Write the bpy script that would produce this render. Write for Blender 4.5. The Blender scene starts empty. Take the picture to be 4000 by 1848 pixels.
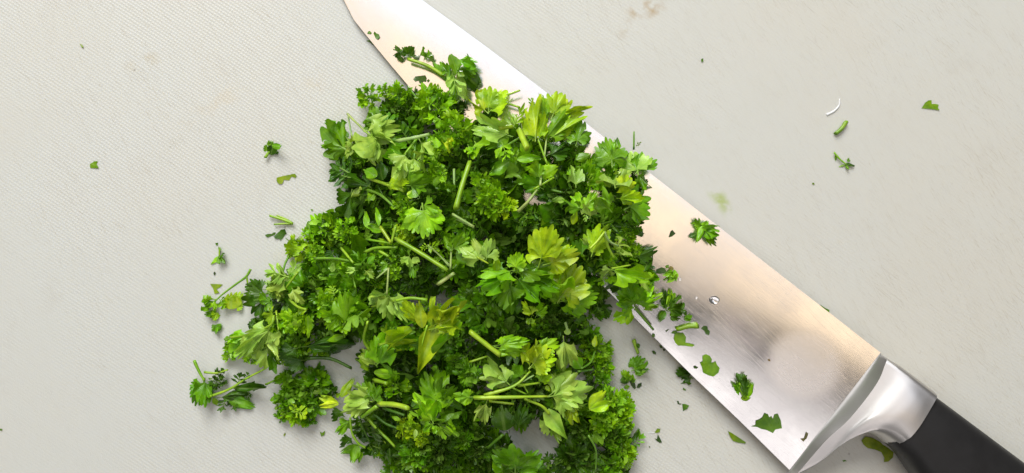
import bpy, bmesh, math, random
from mathutils import Vector, Matrix, noise

MM = 0.001
S = bpy.context.scene
COL = S.collection
R = math.radians

# ------------------------------------------------------------------ camera, world, lamps, exposure
cam_d = bpy.data.cameras.new('camera')
cam_d.sensor_width = 36.0
cam_d.lens = 36.0 * 260.0 / 320.0
cam_d.clip_start = 0.01
cam_d.clip_end = 50.0
cam = bpy.data.objects.new('camera', cam_d)
cam.location = (0, 0, 0.260)
COL.objects.link(cam)
S.camera = cam

world = bpy.data.worlds.new('World')
S.world = world
world.use_nodes = True
world.node_tree.nodes['Background'].inputs[0].default_value = (1.0, 0.965, 0.92, 1)
world.node_tree.nodes['Background'].inputs[1].default_value = 0.15


def area_lamp(name, loc, target, sx, sy, watts, color):
    d = bpy.data.lights.new(name, 'AREA')
    d.shape = 'RECTANGLE'
    d.size, d.size_y = sx, sy
    d.energy = watts
    d.color = color
    o = bpy.data.objects.new(name, d)
    o.location = loc
    o.rotation_euler = (Vector(target) - Vector(loc)).to_track_quat('-Z', 'Y').to_euler()
    COL.objects.link(o)
    return o


# a tall kitchen window beyond the top of the picture gives the direction; above the board hang a warm strip of
# lit ceiling and two added lamps, one cool, one pale, all shaped to the blade's reflections
UP = 1.9
NRM = Vector((0.586, 0.81, 0))


def overhead(name, lo, hi, length, radiance, slide=0.0):
    w = hi - lo
    c = NRM * ((lo + hi) / 2) + Vector((NRM.y, -NRM.x, 0)) * slide
    g = max(radiance)
    o = area_lamp(name, (c.x, c.y, UP), (c.x, c.y, 0), length, w, g * math.pi * length * w, [v / g for v in radiance])
    o.rotation_euler = (0, 0, math.atan2(-NRM.x, NRM.y))
    return o


overhead('warm_ceiling_light', -0.12, 0.16, 2.1, (1.46, 1.13, 0.78), -0.05)
overhead('cool_reflection_lamp', 0.17, 0.85, 1.9, (1.26, 1.36, 1.58), -0.25)  # added lamp for the white reflection along the blade's spine
overhead('pale_reflection_lamp', -1.05, -0.33, 1.6, (1.42, 1.35, 1.36), 0.25)  # added lamp that brightens the reflection in the lower blade
area_lamp('window_light', (-0.30, 1.15, 1.0), (0, 0, 0), 0.95, 0.8, 30.0, (1.0, 1.0, 0.985))

S.view_settings.view_transform = 'Standard'
S.view_settings.look = 'None'
S.view_settings.exposure = 0.0
S.view_settings.gamma = 1.0
S.view_settings.use_curve_mapping = False

# ------------------------------------------------------------------ layout of the board, in millimetres
SPRIGS = [
 dict(label="pale green overturned parsley leaf, stem pointing up, at the heap's upper left edge", group='parsley sprigs heaped on the cutting board', name=None,
  st=[([(-50.09,37.29,6.72),(-46.9,34.25,9.66),(-43.02,30.73,12.61)],0.57,0.48,'p'),
   ([(-50.12,36.62,5.46),(-48.97,32.04,7.2),(-47.88,29.07,8.94)],0.31,0.26,'p')],
  lf=[(-43.13,31.13,14.34,-32.59,31.76,20.52,'F','p',0.75,12),
   (-42.7,30.56,15.62,-34.13,24.52,22.4,'F','p',0.9,22),
   (-42.95,30.88,13.01,-40.39,22.99,19.6,'F','p',0.8,21),
   (-48.8,31.24,6.79,-46.04,25.5,10.89,'F','p',0.7,-2),
   (-47.51,28.47,8.63,-50.02,24.45,10.87,'F','p',0.7,7)],
  hd=[],
  fk=[],
 ),
 dict(label="dark curled parsley leaf with a pointed end at the heap's far upper left", group='parsley sprigs heaped on the cutting board', name=None,
  st=[],
  lf=[(-49.47,25.87,7.29,-58.83,30.67,4.44,'C','m',1.1,-19),
   (-50.92,32.12,3.15,-57.47,35.05,3.79,'F','m',0.8,-13),
   (-50.15,31.18,3.78,-58.27,31.79,4.05,'R','m',0.5,4),
   (-49.13,26.98,6.81,-57.62,29.32,1.2,'W','m',0.8,-14),
   (-52.64,27.48,2.12,-56.11,26.38,0.13,'F','d',0.9,21)],
  hd=[(-54.4,29.99,1.0,3.28,'m',7,'C')],
  fk=[],
 ),
 dict(label='bright curly parsley head forming the top left corner of the heap', group='parsley sprigs heaped on the cutting board', name=None,
  st=[],
  lf=[(-40.51,32.92,10.13,-41.82,39.27,9.83,'W','m',1.0,-17),
   (-37.76,33.14,11.63,-35.26,37.73,11.64,'F','m',0.9,-18)],
  hd=[(-43.78,42.89,3.27,4.15,'b',10,'C'),
   (-39.14,44.73,2.61,2.62,'b',9,'C')],
  fk=[],
 ),
 dict(label='small curly parsley head beside the knife edge at the top of the heap', group='parsley sprigs heaped on the cutting board', name=None,
  st=[([(-32.1,46.29,3.54),(-28.93,42.0,8.59)],0.39,0.33,'m')],
  lf=[],
  hd=[(-34.64,43.22,3.87,4.15,'b',10,'C')],
  fk=[],
 ),
 dict(label='large spiky curly parsley head just below the scalloped scrap on the blade', group='parsley sprigs heaped on the cutting board', name=None,
  st=[],
  lf=[(-24.29,37.55,12.81,-26.36,45.31,8.97,'N','b',1,-19),
   (-26.72,37.46,13.45,-28.9,39.55,10.71,'F','b',1,19),
   (-20.66,34.54,16.49,-23.2,32.63,15.51,'F','b',1,-14)],
  hd=[(-23.64,39.45,8.71,5.9,'b',14,'C'),
   (-19.33,41.82,7.1,3.06,'b',9,'C')],
  fk=[],
 ),
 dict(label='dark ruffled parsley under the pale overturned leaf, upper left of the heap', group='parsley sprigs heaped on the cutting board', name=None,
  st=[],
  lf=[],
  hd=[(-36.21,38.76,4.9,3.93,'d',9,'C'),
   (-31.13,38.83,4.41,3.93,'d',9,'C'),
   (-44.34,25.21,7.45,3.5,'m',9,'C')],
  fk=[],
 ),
 dict(label="long parsley sprig reaching out of the heap's top along the blade", group='parsley sprigs heaped on the cutting board', name=None,
  st=[([(-20.71,48.75,7.28),(-25.64,51.9,7.04),(-31.89,54.1,6.72)],0.87,0.76,'y')],
  lf=[(-31.8,55.15,4.87,-31.82,58.22,7.32,'W','d',0.9,20),
   (-31.01,55.09,5.91,-29.12,57.56,8.07,'R','d',0.5,-11),
   (-33.46,55.83,4.79,-36.44,56.5,6.98,'F','d',0.9,2),
   (-34.45,56.83,4.74,-35.92,58.18,6.03,'R','m',0.6,-15),
   (-34.59,56.06,3.73,-35.27,54.59,5.97,'R','d',0.8,10),
   (-26.82,54.6,5.13,-25.91,57.18,7.57,'F','m',1.0,20),
   (-25.5,54.42,5.2,-24.83,56.71,5.3,'R','d',0.7,-7),
   (-21.44,49.25,6.37,-24.45,53.63,5.83,'R','m',0.4,-18)],
  hd=[],
  fk=[],
 ),
 dict(label='folded drooping parsley leaves standing at the top of the heap against the blade', group='parsley sprigs heaped on the cutting board', name=None,
  st=[([(-18.08,54.24,12.08),(-18.4,51.04,12.04),(-18.72,46.88,11.99)],0.5,0.43,'m')],
  lf=[(-18.99,49.17,8.5,-21.99,52.93,7.6,'F','m',0.8,-10),
   (-18.36,54.13,12.56,-15.73,48.13,13.77,'R','m',0.6,-25),
   (-16.25,53.25,10.67,-9.73,50.01,12.38,'F','m',0.9,-8),
   (-15.72,51.4,8.7,-10.19,48.41,9.07,'F','m',0.8,16),
   (-18.19,51.34,10.56,-16.0,39.75,14.46,'N','p',0.5,-9),
   (-16.31,48.94,9.65,-13.63,41.23,11.29,'R','p',0.35,10),
   (-15.79,50.95,7.69,-10.26,45.18,7.15,'R','d',0.7,24),
   (-18.59,49.94,9.53,-17.84,41.28,10.99,'R','m',0.35,12),
   (-19.8,48.58,6.46,-20.95,47.25,8.33,'F','m',0.8,-24)],
  hd=[],
  fk=[],
 ),
 dict(label='broad yellow-green parsley fan with cut stems lying over the blade, top of the heap', group='parsley sprigs heaped on the cutting board', name=None,
  st=[([(-1.39,42.37,11.0),(2.38,43.71,11.23)],0.57,0.48,'y'),
   ([(-2.66,40.61,8.95),(2.4,38.88,9.23)],0.61,0.52,'y')],
  lf=[(-7.09,37.13,11.46,-6.51,44.93,9.92,'W','y',1.15,-7),
   (-7.5,37.1,11.66,-13.29,43.44,8.79,'F','y',0.75,-25),
   (-6.89,37.15,11.36,-1.05,43.22,7.62,'F','y',0.8,-16),
   (0.28,32.04,14.8,3.83,38.84,12.14,'N','y',0.5,-15),
   (0.91,32.21,13.53,-3.68,37.07,11.47,'F','p',0.9,21)],
  hd=[],
  fk=[],
 ),
 dict(label='pale triangular parsley leaf on the upper middle of the heap', group='parsley sprigs heaped on the cutting board', name=None,
  st=[],
  lf=[(-0.6,29.15,18.77,-11.22,32.46,21.29,'R','p',0.55,-8),
   (-1.01,29.15,17.11,-7.01,25.81,21.5,'R','m',0.5,1)],
  hd=[],
  fk=[],
 ),
 dict(label="yellow parsley fan on a forked stem, nearest the blade's spine at the top", group='parsley sprigs heaped on the cutting board', name=None,
  st=[([(10.01,20.57,23.52),(7.62,28.23,17.44)],0.48,0.41,'b'),
   ([(9.28,22.71,21.88),(10.26,29.78,14.74)],0.35,0.3,'p')],
  lf=[(11.69,34.95,13.15,15.21,43.4,9.86,'W','y',0.95,0),
   (11.95,35.09,12.16,19.46,39.51,6.54,'F','y',0.7,12),
   (10.25,34.14,13.05,8.32,42.55,14.79,'R','b',0.4,18),
   (6.78,28.13,18.26,6.74,39.63,12.39,'F','y',0.62,22),
   (10.13,29.22,15.97,15.73,35.78,11.71,'F','m',0.7,-8),
   (11.8,29.31,15.25,20.34,35.83,11.39,'R','y',0.4,21),
   (7.41,36.94,10.9,5.31,41.95,11.01,'N','m',0.5,21),
   (7.62,27.82,17.43,9.41,34.1,13.34,'F','y',0.6,-9)],
  hd=[],
  fk=[],
 ),
 dict(label="toothed mid-green parsley leaf beside the yellow fan, overhanging the blade's spine", group='parsley sprigs heaped on the cutting board', name=None,
  st=[],
  lf=[(18.8,26.85,15.1,21.14,33.68,11.8,'W','m',0.85,-16),
   (19.34,26.62,13.51,21.81,29.64,8.96,'F','m',1,-18),
   (10.46,23.72,17.69,18.05,27.38,14.1,'R','d',0.5,25),
   (12.29,26.6,13.68,15.9,29.64,8.98,'F','d',0.9,-23),
   (18.51,22.38,18.95,23.0,23.84,18.53,'R','m',0.6,2),
   (21.87,22.1,17.55,18.65,23.78,17.05,'F','m',0.8,-13)],
  hd=[],
  fk=[],
 ),
 dict(label="cluster of large flat parsley leaves at the heap's right corner over the blade's spine", group='parsley sprigs heaped on the cutting board', name=None,
  st=[([(36.84,26.3,8.59),(36.88,31.71,8.59)],0.44,0.37,'m')],
  lf=[(28.75,20.16,21.32,28.41,29.25,17.4,'W','m',1.0,5),
   (29.08,20.25,20.27,32.93,28.67,17.16,'F','m',0.7,-2),
   (36.53,17.93,18.95,36.6,25.69,14.43,'W','p',1.05,-10),
   (35.96,18.35,18.74,40.56,25.02,12.94,'F','m',0.7,21),
   (28.87,13.81,26.88,28.33,20.14,21.55,'F','p',1.25,0),
   (29.43,13.89,25.55,34.98,15.55,21.27,'W','y',0.9,17),
   (32.25,7.7,22.12,40.17,11.97,16.58,'W','m',1.1,12),
   (36.74,18.54,16.22,39.65,14.12,14.69,'F','m',0.8,7),
   (27.86,20.38,18.66,23.12,22.33,19.47,'N','m',0.8,-20),
   (27.85,7.19,25.56,23.27,12.57,28.01,'F','m',0.9,-18),
   (29.88,10.76,25.11,35.06,10.5,22.07,'F','y',0.7,-10),
   (32.99,7.37,19.65,38.12,5.86,15.24,'W','m',0.9,25),
   (37.83,27.41,6.15,39.02,29.1,8.13,'N','p',0.4,24),
   (30.93,16.82,23.07,33.41,20.3,19.57,'F','p',0.8,-1)],
  hd=[],
  fk=[],
 ),
 dict(label='three-lobed bright leaflets on one upright stem, below the forked yellow fan', group='parsley sprigs heaped on the cutting board', name=None,
  st=[([(7.84,14.08,28.84),(8.19,17.94,26.62)],0.52,0.45,'p'),
   ([(6.1,13.13,28.46),(11.87,16.62,25.97)],0.48,0.41,'b')],
  lf=[(7.86,16.07,28.24,5.74,20.43,27.36,'F','b',0.95,-1),
   (8.28,17.29,27.46,13.11,19.85,24.95,'R','b',0.7,-5),
   (11.25,16.58,26.57,9.39,19.92,24.13,'F','b',0.8,-6),
   (17.79,13.92,28.34,17.94,19.73,26.39,'F','p',0.85,23),
   (16.37,15.8,26.38,20.1,19.53,24.06,'F','m',0.8,0),
   (8.54,13.49,25.66,3.04,16.69,24.94,'F','m',0.9,-21)],
  hd=[],
  fk=[],
 ),
 dict(label='fresh green parsley leaves round one small pale leaf, upper right of the heap', group='parsley sprigs heaped on the cutting board', name=None,
  st=[],
  lf=[(19.5,7.02,31.07,17.78,13.72,28.41,'F','b',0.6,14),
   (19.89,7.8,30.98,23.41,12.44,30.48,'F','b',0.8,-7),
   (21.53,5.12,29.99,22.54,10.47,31.46,'F','p',0.95,14),
   (19.58,7.44,30.11,12.94,9.31,31.51,'F','m',0.8,8),
   (16.49,3.34,32.85,17.71,7.11,34.3,'R','y',0.5,-7),
   (20.79,7.07,29.56,19.88,3.94,31.08,'N','p',0.5,-11),
   (14.59,10.16,29.64,10.67,9.73,30.76,'R','p',0.5,13)],
  hd=[],
  fk=[],
 ),
 dict(label='short chopped yellow-green stem with a hollow end on the upper heap', group='parsley sprigs heaped on the cutting board', name='chopped_stalk',
  st=[([(2.09,30.57,19.84),(3.15,27.65,22.4),(4.23,24.95,24.52)],0.87,0.83,'y')],
  lf=[],
  hd=[],
  fk=[],
 ),
 dict(label='small chopped stem lying level beside the broad yellow-green fan', group='parsley sprigs heaped on the cutting board', name='chopped_stalk',
  st=[([(-3.83,31.11,20.4),(0.2,32.03,18.0)],0.66,0.61,'y')],
  lf=[],
  hd=[],
  fk=[],
 ),
 dict(label='curling narrow green leaves in the upper middle of the heap', group='parsley sprigs heaped on the cutting board', name=None,
  st=[([(-1.33,26.21,21.01),(2.73,29.05,17.35)],0.52,0.45,'m')],
  lf=[(-0.91,20.95,25.87,-6.79,17.56,26.5,'R','m',0.55,-10),
   (-2.92,26.87,22.28,-0.51,20.14,28.48,'N','b',0.5,7),
   (-3.49,24.69,24.03,-4.81,21.2,27.43,'R','b',0.5,-24),
   (1.46,21.83,24.88,8.2,21.89,24.23,'R','b',0.4,-12),
   (-0.12,22.22,24.93,1.86,24.26,24.29,'F','b',0.7,-2)],
  hd=[],
  fk=[],
 ),
 dict(label='overturned parsley sprig with two hanging leaflets on forked green stems, upper left', group='parsley sprigs heaped on the cutting board', name=None,
  st=[([(-26.99,27.75,23.78),(-30.68,22.93,24.37)],0.57,0.48,'b'),
   ([(-27.44,26.82,23.26),(-27.65,21.9,24.85)],0.48,0.41,'m')],
  lf=[(-30.02,23.47,24.9,-32.79,15.87,26.28,'F','p',1.05,0),
   (-30.47,23.27,22.92,-35.77,22.15,22.12,'F','m',0.8,15),
   (-27.6,22.25,25.27,-27.89,17.05,26.21,'F','p',1.0,7),
   (-26.24,27.4,23.36,-22.41,19.85,27.96,'F','p',0.75,16),
   (-30.74,22.78,23.87,-31.01,17.15,24.84,'F','p',0.7,17)],
  hd=[],
  fk=[],
 ),
 dict(label='pale cut parsley stem lying level in the upper heap', group='parsley sprigs heaped on the cutting board', name='chopped_stalk',
  st=[([(-32.73,27.07,23.85),(-27.77,27.74,25.55),(-23.35,28.95,24.38)],0.52,0.39,'p')],
  lf=[],
  hd=[],
  fk=[],
 ),
 dict(label='broad ruffled bright parsley leaf in the upper middle of the heap', group='parsley sprigs heaped on the cutting board', name=None,
  st=[],
  lf=[(-10.53,26.82,23.27,-7.99,21.21,27.98,'F','b',0.9,9),
   (-12.47,25.91,24.23,-11.22,21.44,25.55,'F','b',0.9,23),
   (-18.59,27.76,22.01,-17.2,24.29,24.6,'F','Y',0.7,1),
   (-21.13,25.05,24.89,-22.38,29.34,22.15,'R','b',0.6,17)],
  hd=[(-16.73,31.17,14.05,5.24,'b',12,'C'),
   (-21.07,27.6,16.39,3.28,'b',9,'C')],
  fk=[],
 ),
 dict(label='dark feathery parsley frond on the left edge of the heap', group='parsley sprigs heaped on the cutting board', name=None,
  st=[],
  lf=[(-47.87,18.31,8.98,-55.21,22.56,6.26,'N','d',1.1,-1),
   (-47.39,17.45,9.26,-55.12,18.98,5.68,'N','d',0.9,11),
   (-48.13,17.14,7.63,-53.94,15.87,4.19,'F','d',0.8,-16)],
  hd=[(-52.0,19.76,1.0,3.06,'d',7,'N'),
   (-48.27,23.14,6.89,3.06,'m',9,'C')],
  fk=[],
 ),
 dict(label='flat green leaf with a long yellow-green stalk at the left of the heap', group='parsley sprigs heaped on the cutting board', name=None,
  st=[([(-42.43,17.18,15.99),(-36.47,15.08,20.16),(-30.81,13.09,23.35)],0.66,0.87,'y')],
  lf=[(-39.08,17.58,18.96,-44.12,19.98,16.85,'R','b',0.6,4),
   (-36.41,15.46,20.53,-28.92,15.51,25.81,'R','y',0.45,-4),
   (-29.25,14.3,26.26,-21.42,14.44,30.24,'R','m',0.65,14),
   (-28.42,14.67,26.63,-25.01,18.0,29.17,'R','m',0.9,11)],
  hd=[],
  fk=[],
 ),
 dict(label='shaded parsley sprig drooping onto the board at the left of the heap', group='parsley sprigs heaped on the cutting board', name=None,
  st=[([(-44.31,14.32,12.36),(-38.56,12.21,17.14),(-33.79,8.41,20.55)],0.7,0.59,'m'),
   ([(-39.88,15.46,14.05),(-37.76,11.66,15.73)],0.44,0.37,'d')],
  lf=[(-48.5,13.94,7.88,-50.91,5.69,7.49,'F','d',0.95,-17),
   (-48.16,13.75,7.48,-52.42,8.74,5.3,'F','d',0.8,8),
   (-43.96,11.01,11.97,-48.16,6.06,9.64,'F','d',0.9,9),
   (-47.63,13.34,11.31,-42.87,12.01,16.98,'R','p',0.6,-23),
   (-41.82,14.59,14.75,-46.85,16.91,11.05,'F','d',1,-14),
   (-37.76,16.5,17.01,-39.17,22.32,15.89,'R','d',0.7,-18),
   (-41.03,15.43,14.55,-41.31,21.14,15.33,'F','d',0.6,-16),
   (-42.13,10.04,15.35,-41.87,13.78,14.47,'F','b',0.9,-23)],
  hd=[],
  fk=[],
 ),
 dict(label='small bright frilly tuft left of the tall upright stem', group='parsley sprigs heaped on the cutting board', name=None,
  st=[([(-16.47,19.02,23.78),(-16.28,14.16,25.32)],0.57,0.48,'p')],
  lf=[(-18.69,15.12,25.72,-19.87,17.08,25.82,'F','b',1,-6),
   (-16.68,12.34,26.28,-18.21,15.05,26.83,'F','m',0.9,5)],
  hd=[(-21.33,18.9,22.71,2.71,'b',9,'C')],
  fk=[],
 ),
 dict(label="long cut parsley stem standing upright in the heap's centre", group='parsley sprigs heaped on the cutting board', name='chopped_stalk',
  st=[([(-11.81,20.9,27.09),(-13.72,14.46,29.91),(-15.45,7.64,31.79)],0.61,0.74,'b')],
  lf=[],
  hd=[],
  fk=[],
 ),
 dict(label='big flat light green parsley leaf, underside up, in the centre of the heap', group='parsley sprigs heaped on the cutting board', name=None,
  st=[],
  lf=[(-24.87,9.0,29.14,-23.4,-0.5,30.25,'W','b',1.1,0),
   (-25.37,8.07,28.09,-27.46,1.43,30.19,'F','b',0.85,-25),
   (-24.14,5.72,28.69,-18.53,2.2,30.7,'F','b',0.9,-11),
   (-24.97,8.85,28.16,-20.13,6.45,30.09,'F','b',0.8,-19)],
  hd=[],
  fk=[],
 ),
 dict(label='bright yellowish frilly parsley head in the upper centre with a pale stem across it', group='parsley sprigs heaped on the cutting board', name=None,
  st=[([(6.73,12.58,33.5),(4.42,9.55,34.9),(1.6,6.8,32.23)],0.48,0.79,'p')],
  lf=[(-8.84,13.93,25.86,-11.14,16.19,27.29,'C','b',1,-6)],
  hd=[(-5.38,9.94,22.6,5.46,'b',13,'C'),
   (-2.57,8.48,24.17,3.5,'y',9,'C'),
   (-8.98,15.75,22.17,2.84,'b',9,'C')],
  fk=[],
 ),
 dict(label='short forked pale stem in the middle of the heap', group='parsley sprigs heaped on the cutting board', name='chopped_stalk',
  st=[([(-16.35,6.12,31.03),(-10.37,2.66,31.26)],0.57,0.44,'p'),
   ([(-15.25,4.79,30.11),(-10.42,2.4,30.17)],0.44,0.37,'p')],
  lf=[],
  hd=[],
  fk=[],
 ),
 dict(label='small bright frilly tuft left of the big flat central leaf', group='parsley sprigs heaped on the cutting board', name=None,
  st=[],
  lf=[(-28.95,10.8,25.57,-27.82,13.19,25.11,'R','y',0.9,6)],
  hd=[(-31.05,9.38,21.54,3.28,'b',9,'C'),
   (-29.82,5.77,21.73,3.06,'b',9,'C')],
  fk=[],
 ),
 dict(label="wide curly parsley head on the heap's left shoulder", group='parsley sprigs heaped on the cutting board', name=None,
  st=[],
  lf=[(-58.31,4.19,3.15,-58.25,6.8,2.48,'R','d',0.5,2),
   (-47.41,4.03,12.72,-47.5,5.91,12.26,'F','b',1,4)],
  hd=[(-57.93,1.61,1.0,5.9,'b',13,'C'),
   (-62.28,0.74,1.0,3.28,'b',9,'C'),
   (-50.49,1.57,7.72,3.71,'b',9,'C')],
  fk=[],
 ),
 dict(label='loose yellowish curly sprig at the left shoulder with a bent stem below it', group='parsley sprigs heaped on the cutting board', name=None,
  st=[([(-68.67,-5.94,3.96),(-69.73,-8.7,4.82),(-70.13,-11.45,5.68)],0.52,0.45,'b')],
  lf=[(-62.75,-4.36,7.85,-68.41,-3.11,6.5,'F','y',0.9,16),
   (-64.53,-1.42,4.15,-64.85,0.3,4.62,'N','y',0.8,16)],
  hd=[(-65.63,-3.6,1.51,4.37,'y',10,'C'),
   (-59.2,-4.77,8.54,3.06,'b',9,'C')],
  fk=[],
 ),
 dict(label='bluish green toothed parsley rosette left of centre', group='parsley sprigs heaped on the cutting board', name=None,
  st=[([(-49.44,-3.36,19.06),(-45.13,-7.47,23.58)],0.57,0.48,'b'),
   ([(-57.89,-6.48,15.86),(-51.42,-6.39,19.26),(-45.58,-7.11,22.27)],0.57,0.48,'m'),
   ([(-45.81,-10.96,21.07),(-44.58,-14.66,22.91)],0.39,0.33,'b')],
  lf=[(-40.59,-7.6,25.74,-38.82,-5.6,26.89,'R','m',0.7,-7),
   (-41.45,-9.58,25.31,-38.92,-11.51,26.28,'F','p',0.8,5),
   (-43.96,-9.61,24.52,-47.17,-9.62,24.31,'F','p',0.7,23)],
  hd=[(-43.54,-8.66,18.06,4.59,'m',11,'F')],
  fk=[],
 ),
 dict(label="pale curly sprig jutting out at the heap's left edge", group='parsley sprigs heaped on the cutting board', name=None,
  st=[([(-63.44,-10.48,13.42),(-67.41,-15.51,12.52)],0.57,0.48,'b')],
  lf=[(-66.5,-12.25,11.26,-74.8,-9.84,8.65,'N','p',0.7,5),
   (-67.44,-13.1,10.88,-75.99,-13.78,6.11,'F','p',0.7,20),
   (-65.77,-11.77,12.46,-64.61,-7.67,10.5,'W','p',0.8,-20),
   (-64.68,-15.36,14.99,-62.51,-18.37,18.63,'F','p',0.8,6)],
  hd=[(-71.0,-14.32,4.09,4.59,'p',10,'C')],
  fk=[],
 ),
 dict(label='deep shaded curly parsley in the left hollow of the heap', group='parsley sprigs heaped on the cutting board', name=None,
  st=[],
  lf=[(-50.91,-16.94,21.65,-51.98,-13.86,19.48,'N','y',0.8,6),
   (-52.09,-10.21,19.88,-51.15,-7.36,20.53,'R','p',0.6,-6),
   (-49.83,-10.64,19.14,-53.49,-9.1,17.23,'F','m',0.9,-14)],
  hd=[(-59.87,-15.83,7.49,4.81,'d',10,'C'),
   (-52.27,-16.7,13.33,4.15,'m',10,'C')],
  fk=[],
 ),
 dict(label='bright rosette of pointed leaflets with pale tips, left of the yellow leaf', group='parsley sprigs heaped on the cutting board', name=None,
  st=[([(-49.46,-25.44,16.96),(-49.6,-29.98,13.22)],0.57,0.48,'b')],
  lf=[(-48.53,-25.17,19.55,-42.77,-18.32,24.57,'F','m',1,24),
   (-50.05,-29.71,12.01,-56.41,-31.02,11.53,'R','b',0.35,23),
   (-51.26,-23.11,19.98,-54.81,-21.15,23.84,'F','b',0.8,5)],
  hd=[(-49.58,-22.42,14.33,6.12,'b',14,'F'),
   (-54.12,-19.23,18.05,3.71,'b',9,'C')],
  fk=[],
 ),
 dict(label='light green curly tuft above the hanging fans at the left', group='parsley sprigs heaped on the cutting board', name=None,
  st=[([(-65.62,-18.68,14.56),(-62.41,-20.5,17.44),(-59.49,-21.15,19.36)],0.61,0.52,'b')],
  lf=[(-59.17,-23.2,19.02,-59.44,-28.99,14.55,'R','b',0.4,24)],
  hd=[(-64.23,-25.38,13.58,4.59,'b',11,'C')],
  fk=[],
 ),
 dict(label="thin stemmed parsley sprig poking out at the heap's left edge beside a yellow heart leaf", group='parsley sprigs heaped on the cutting board', name=None,
  st=[([(-80.53,-10.12,3.74),(-81.92,-12.38,3.74),(-85.38,-14.93,3.74),(-89.02,-17.67,3.74),(-91.57,-20.04,3.74)],0.59,0.26,'b'),
   ([(-81.77,-12.39,3.63),(-81.41,-14.58,3.63)],0.48,0.41,'b')],
  lf=[(-91.59,-19.46,1.65,-96.45,-19.59,2.39,'C','b',0.9,-4),
   (-92.13,-19.87,1.15,-96.14,-22.44,1.27,'C','m',0.9,24),
   (-90.85,-19.46,1.65,-88.77,-22.71,2.37,'C','b',0.9,-11),
   (-92.5,-20.42,1.15,-92.26,-23.12,1.82,'F','b',0.9,-19)],
  hd=[],
  fk=[],
 ),
 dict(label='yellow-green heart shaped leaf lying flat at the left edge of the heap', group='parsley sprigs heaped on the cutting board', name='parsley_leaf',
  st=[],
  lf=[(-87.18,-22.59,1.65,-87.18,-17.26,1.65,'R','y',1.2,0),
   (-86.91,-22.43,1.35,-84.34,-17.28,1.35,'W','y',0.95,0)],
  hd=[],
  fk=[],
 ),
 dict(label='small crinkled leaf bit on the board below the thin stemmed sprig', group='chopped parsley bits scattered on the cutting board', name=None,
  st=[],
  lf=[(-91.98,-24.16,0.55,-95.6,-24.05,1.73,'F','m',0.7,-3),
   (-91.61,-23.6,0.55,-93.07,-26.18,0.58,'F','y',0.8,14),
   (-92.38,-27.3,0.45,-92.44,-28.94,2.34,'F','m',0.9,-24),
   (-92.75,-29.15,0.45,-90.23,-27.21,1.31,'R','m',0.7,-11),
   (-92.75,-28.78,0.45,-91.2,-29.81,2.72,'R','m',0.8,14)],
  hd=[],
  fk=[],
 ),
 dict(label="dark flat parsley leaf at the heap's left edge beside the yellow heart leaf", group='parsley sprigs heaped on the cutting board', name=None,
  st=[],
  lf=[(-75.33,-16.35,4.46,-82.38,-15.65,4.01,'W','d',0.9,-12),
   (-75.08,-17.38,5.29,-82.11,-20.4,3.69,'F','d',1,24),
   (-75.98,-19.23,4.7,-78.92,-24.33,4.6,'F','d',1.1,5),
   (-74.27,-18.71,6.81,-73.3,-22.38,10.12,'R','m',0.6,7),
   (-73.02,-20.01,8.65,-75.44,-18.73,6.54,'F','m',1,12)],
  hd=[],
  fk=[],
 ),
 dict(label='underside of a small yellow-green leaf at the lower left edge of the heap', group='parsley sprigs heaped on the cutting board', name=None,
  st=[([(-70.18,-22.18,12.37),(-68.54,-27.44,15.71)],0.33,0.28,'y')],
  lf=[(-70.95,-22.66,10.89,-75.24,-24.74,7.79,'W','y',1.0,13)],
  hd=[],
  fk=[],
 ),
 dict(label='drooping pale fans hanging from one stem at the lower left of the heap', group='parsley sprigs heaped on the cutting board', name=None,
  st=[([(-69.93,-23.27,15.69),(-70.85,-26.0,16.12),(-78.39,-29.22,10.89),(-85.67,-30.67,7.7)],0.55,0.63,'b')],
  lf=[(-86.7,-31.1,4.15,-88.68,-31.82,4.2,'R','m',0.8,2),
   (-70.74,-26.37,15.9,-79.68,-33.24,11.29,'F','p',0.6,-10),
   (-71.09,-27.07,15.9,-76.51,-34.85,12.4,'F','p',0.55,-2),
   (-71.49,-27.43,15.73,-73.18,-36.44,11.17,'F','p',0.6,12),
   (-77.61,-29.01,11.11,-81.71,-32.06,9.4,'R','p',0.5,-23),
   (-79.48,-29.8,7.45,-87.1,-33.48,4.03,'C','b',0.8,-2),
   (-77.7,-28.6,8.54,-78.59,-24.6,7.42,'F','d',0.9,19),
   (-74.15,-27.59,14.37,-75.5,-31.61,15.66,'R','p',0.35,-24),
   (-72.85,-27.97,14.04,-68.92,-35.81,13.08,'R','p',0.35,-4),
   (-73.1,-32.51,12.35,-71.78,-39.45,8.36,'F','p',0.8,10),
   (-74.58,-32.04,13.25,-77.14,-38.21,9.46,'F','p',0.7,-1),
   (-73.5,-34.79,8.57,-71.08,-40.58,5.76,'F','m',0.8,-6)],
  hd=[(-86.36,-35.47,1.0,3.5,'b',9,'C'),
   (-80.24,-37.02,2.97,2.95,'b',9,'C')],
  fk=[],
 ),
 dict(label='leftmost parsley sprig of the heap, its cut stem pointing up and away', group='parsley sprigs heaped on the cutting board', name=None,
  st=[([(-97.8,-38.26,3.89),(-96.46,-41.24,3.89),(-94.64,-44.51,3.89)],0.74,0.55,'b'),
   ([(-94.9,-41.9,3.2),(-91.08,-42.15,3.2),(-87.8,-41.17,3.2)],0.55,0.41,'y'),
   ([(-94.14,-49.7,3.28),(-87.41,-47.23,3.28),(-82.32,-44.07,3.28),(-76.32,-40.9,3.28)],0.63,0.44,'y')],
  lf=[(-95.66,-44.25,1.15,-98.27,-52.97,1.52,'W','m',0.85,-10),
   (-95.47,-44.61,1.15,-95.47,-53.01,3.13,'F','m',0.7,-15),
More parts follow.
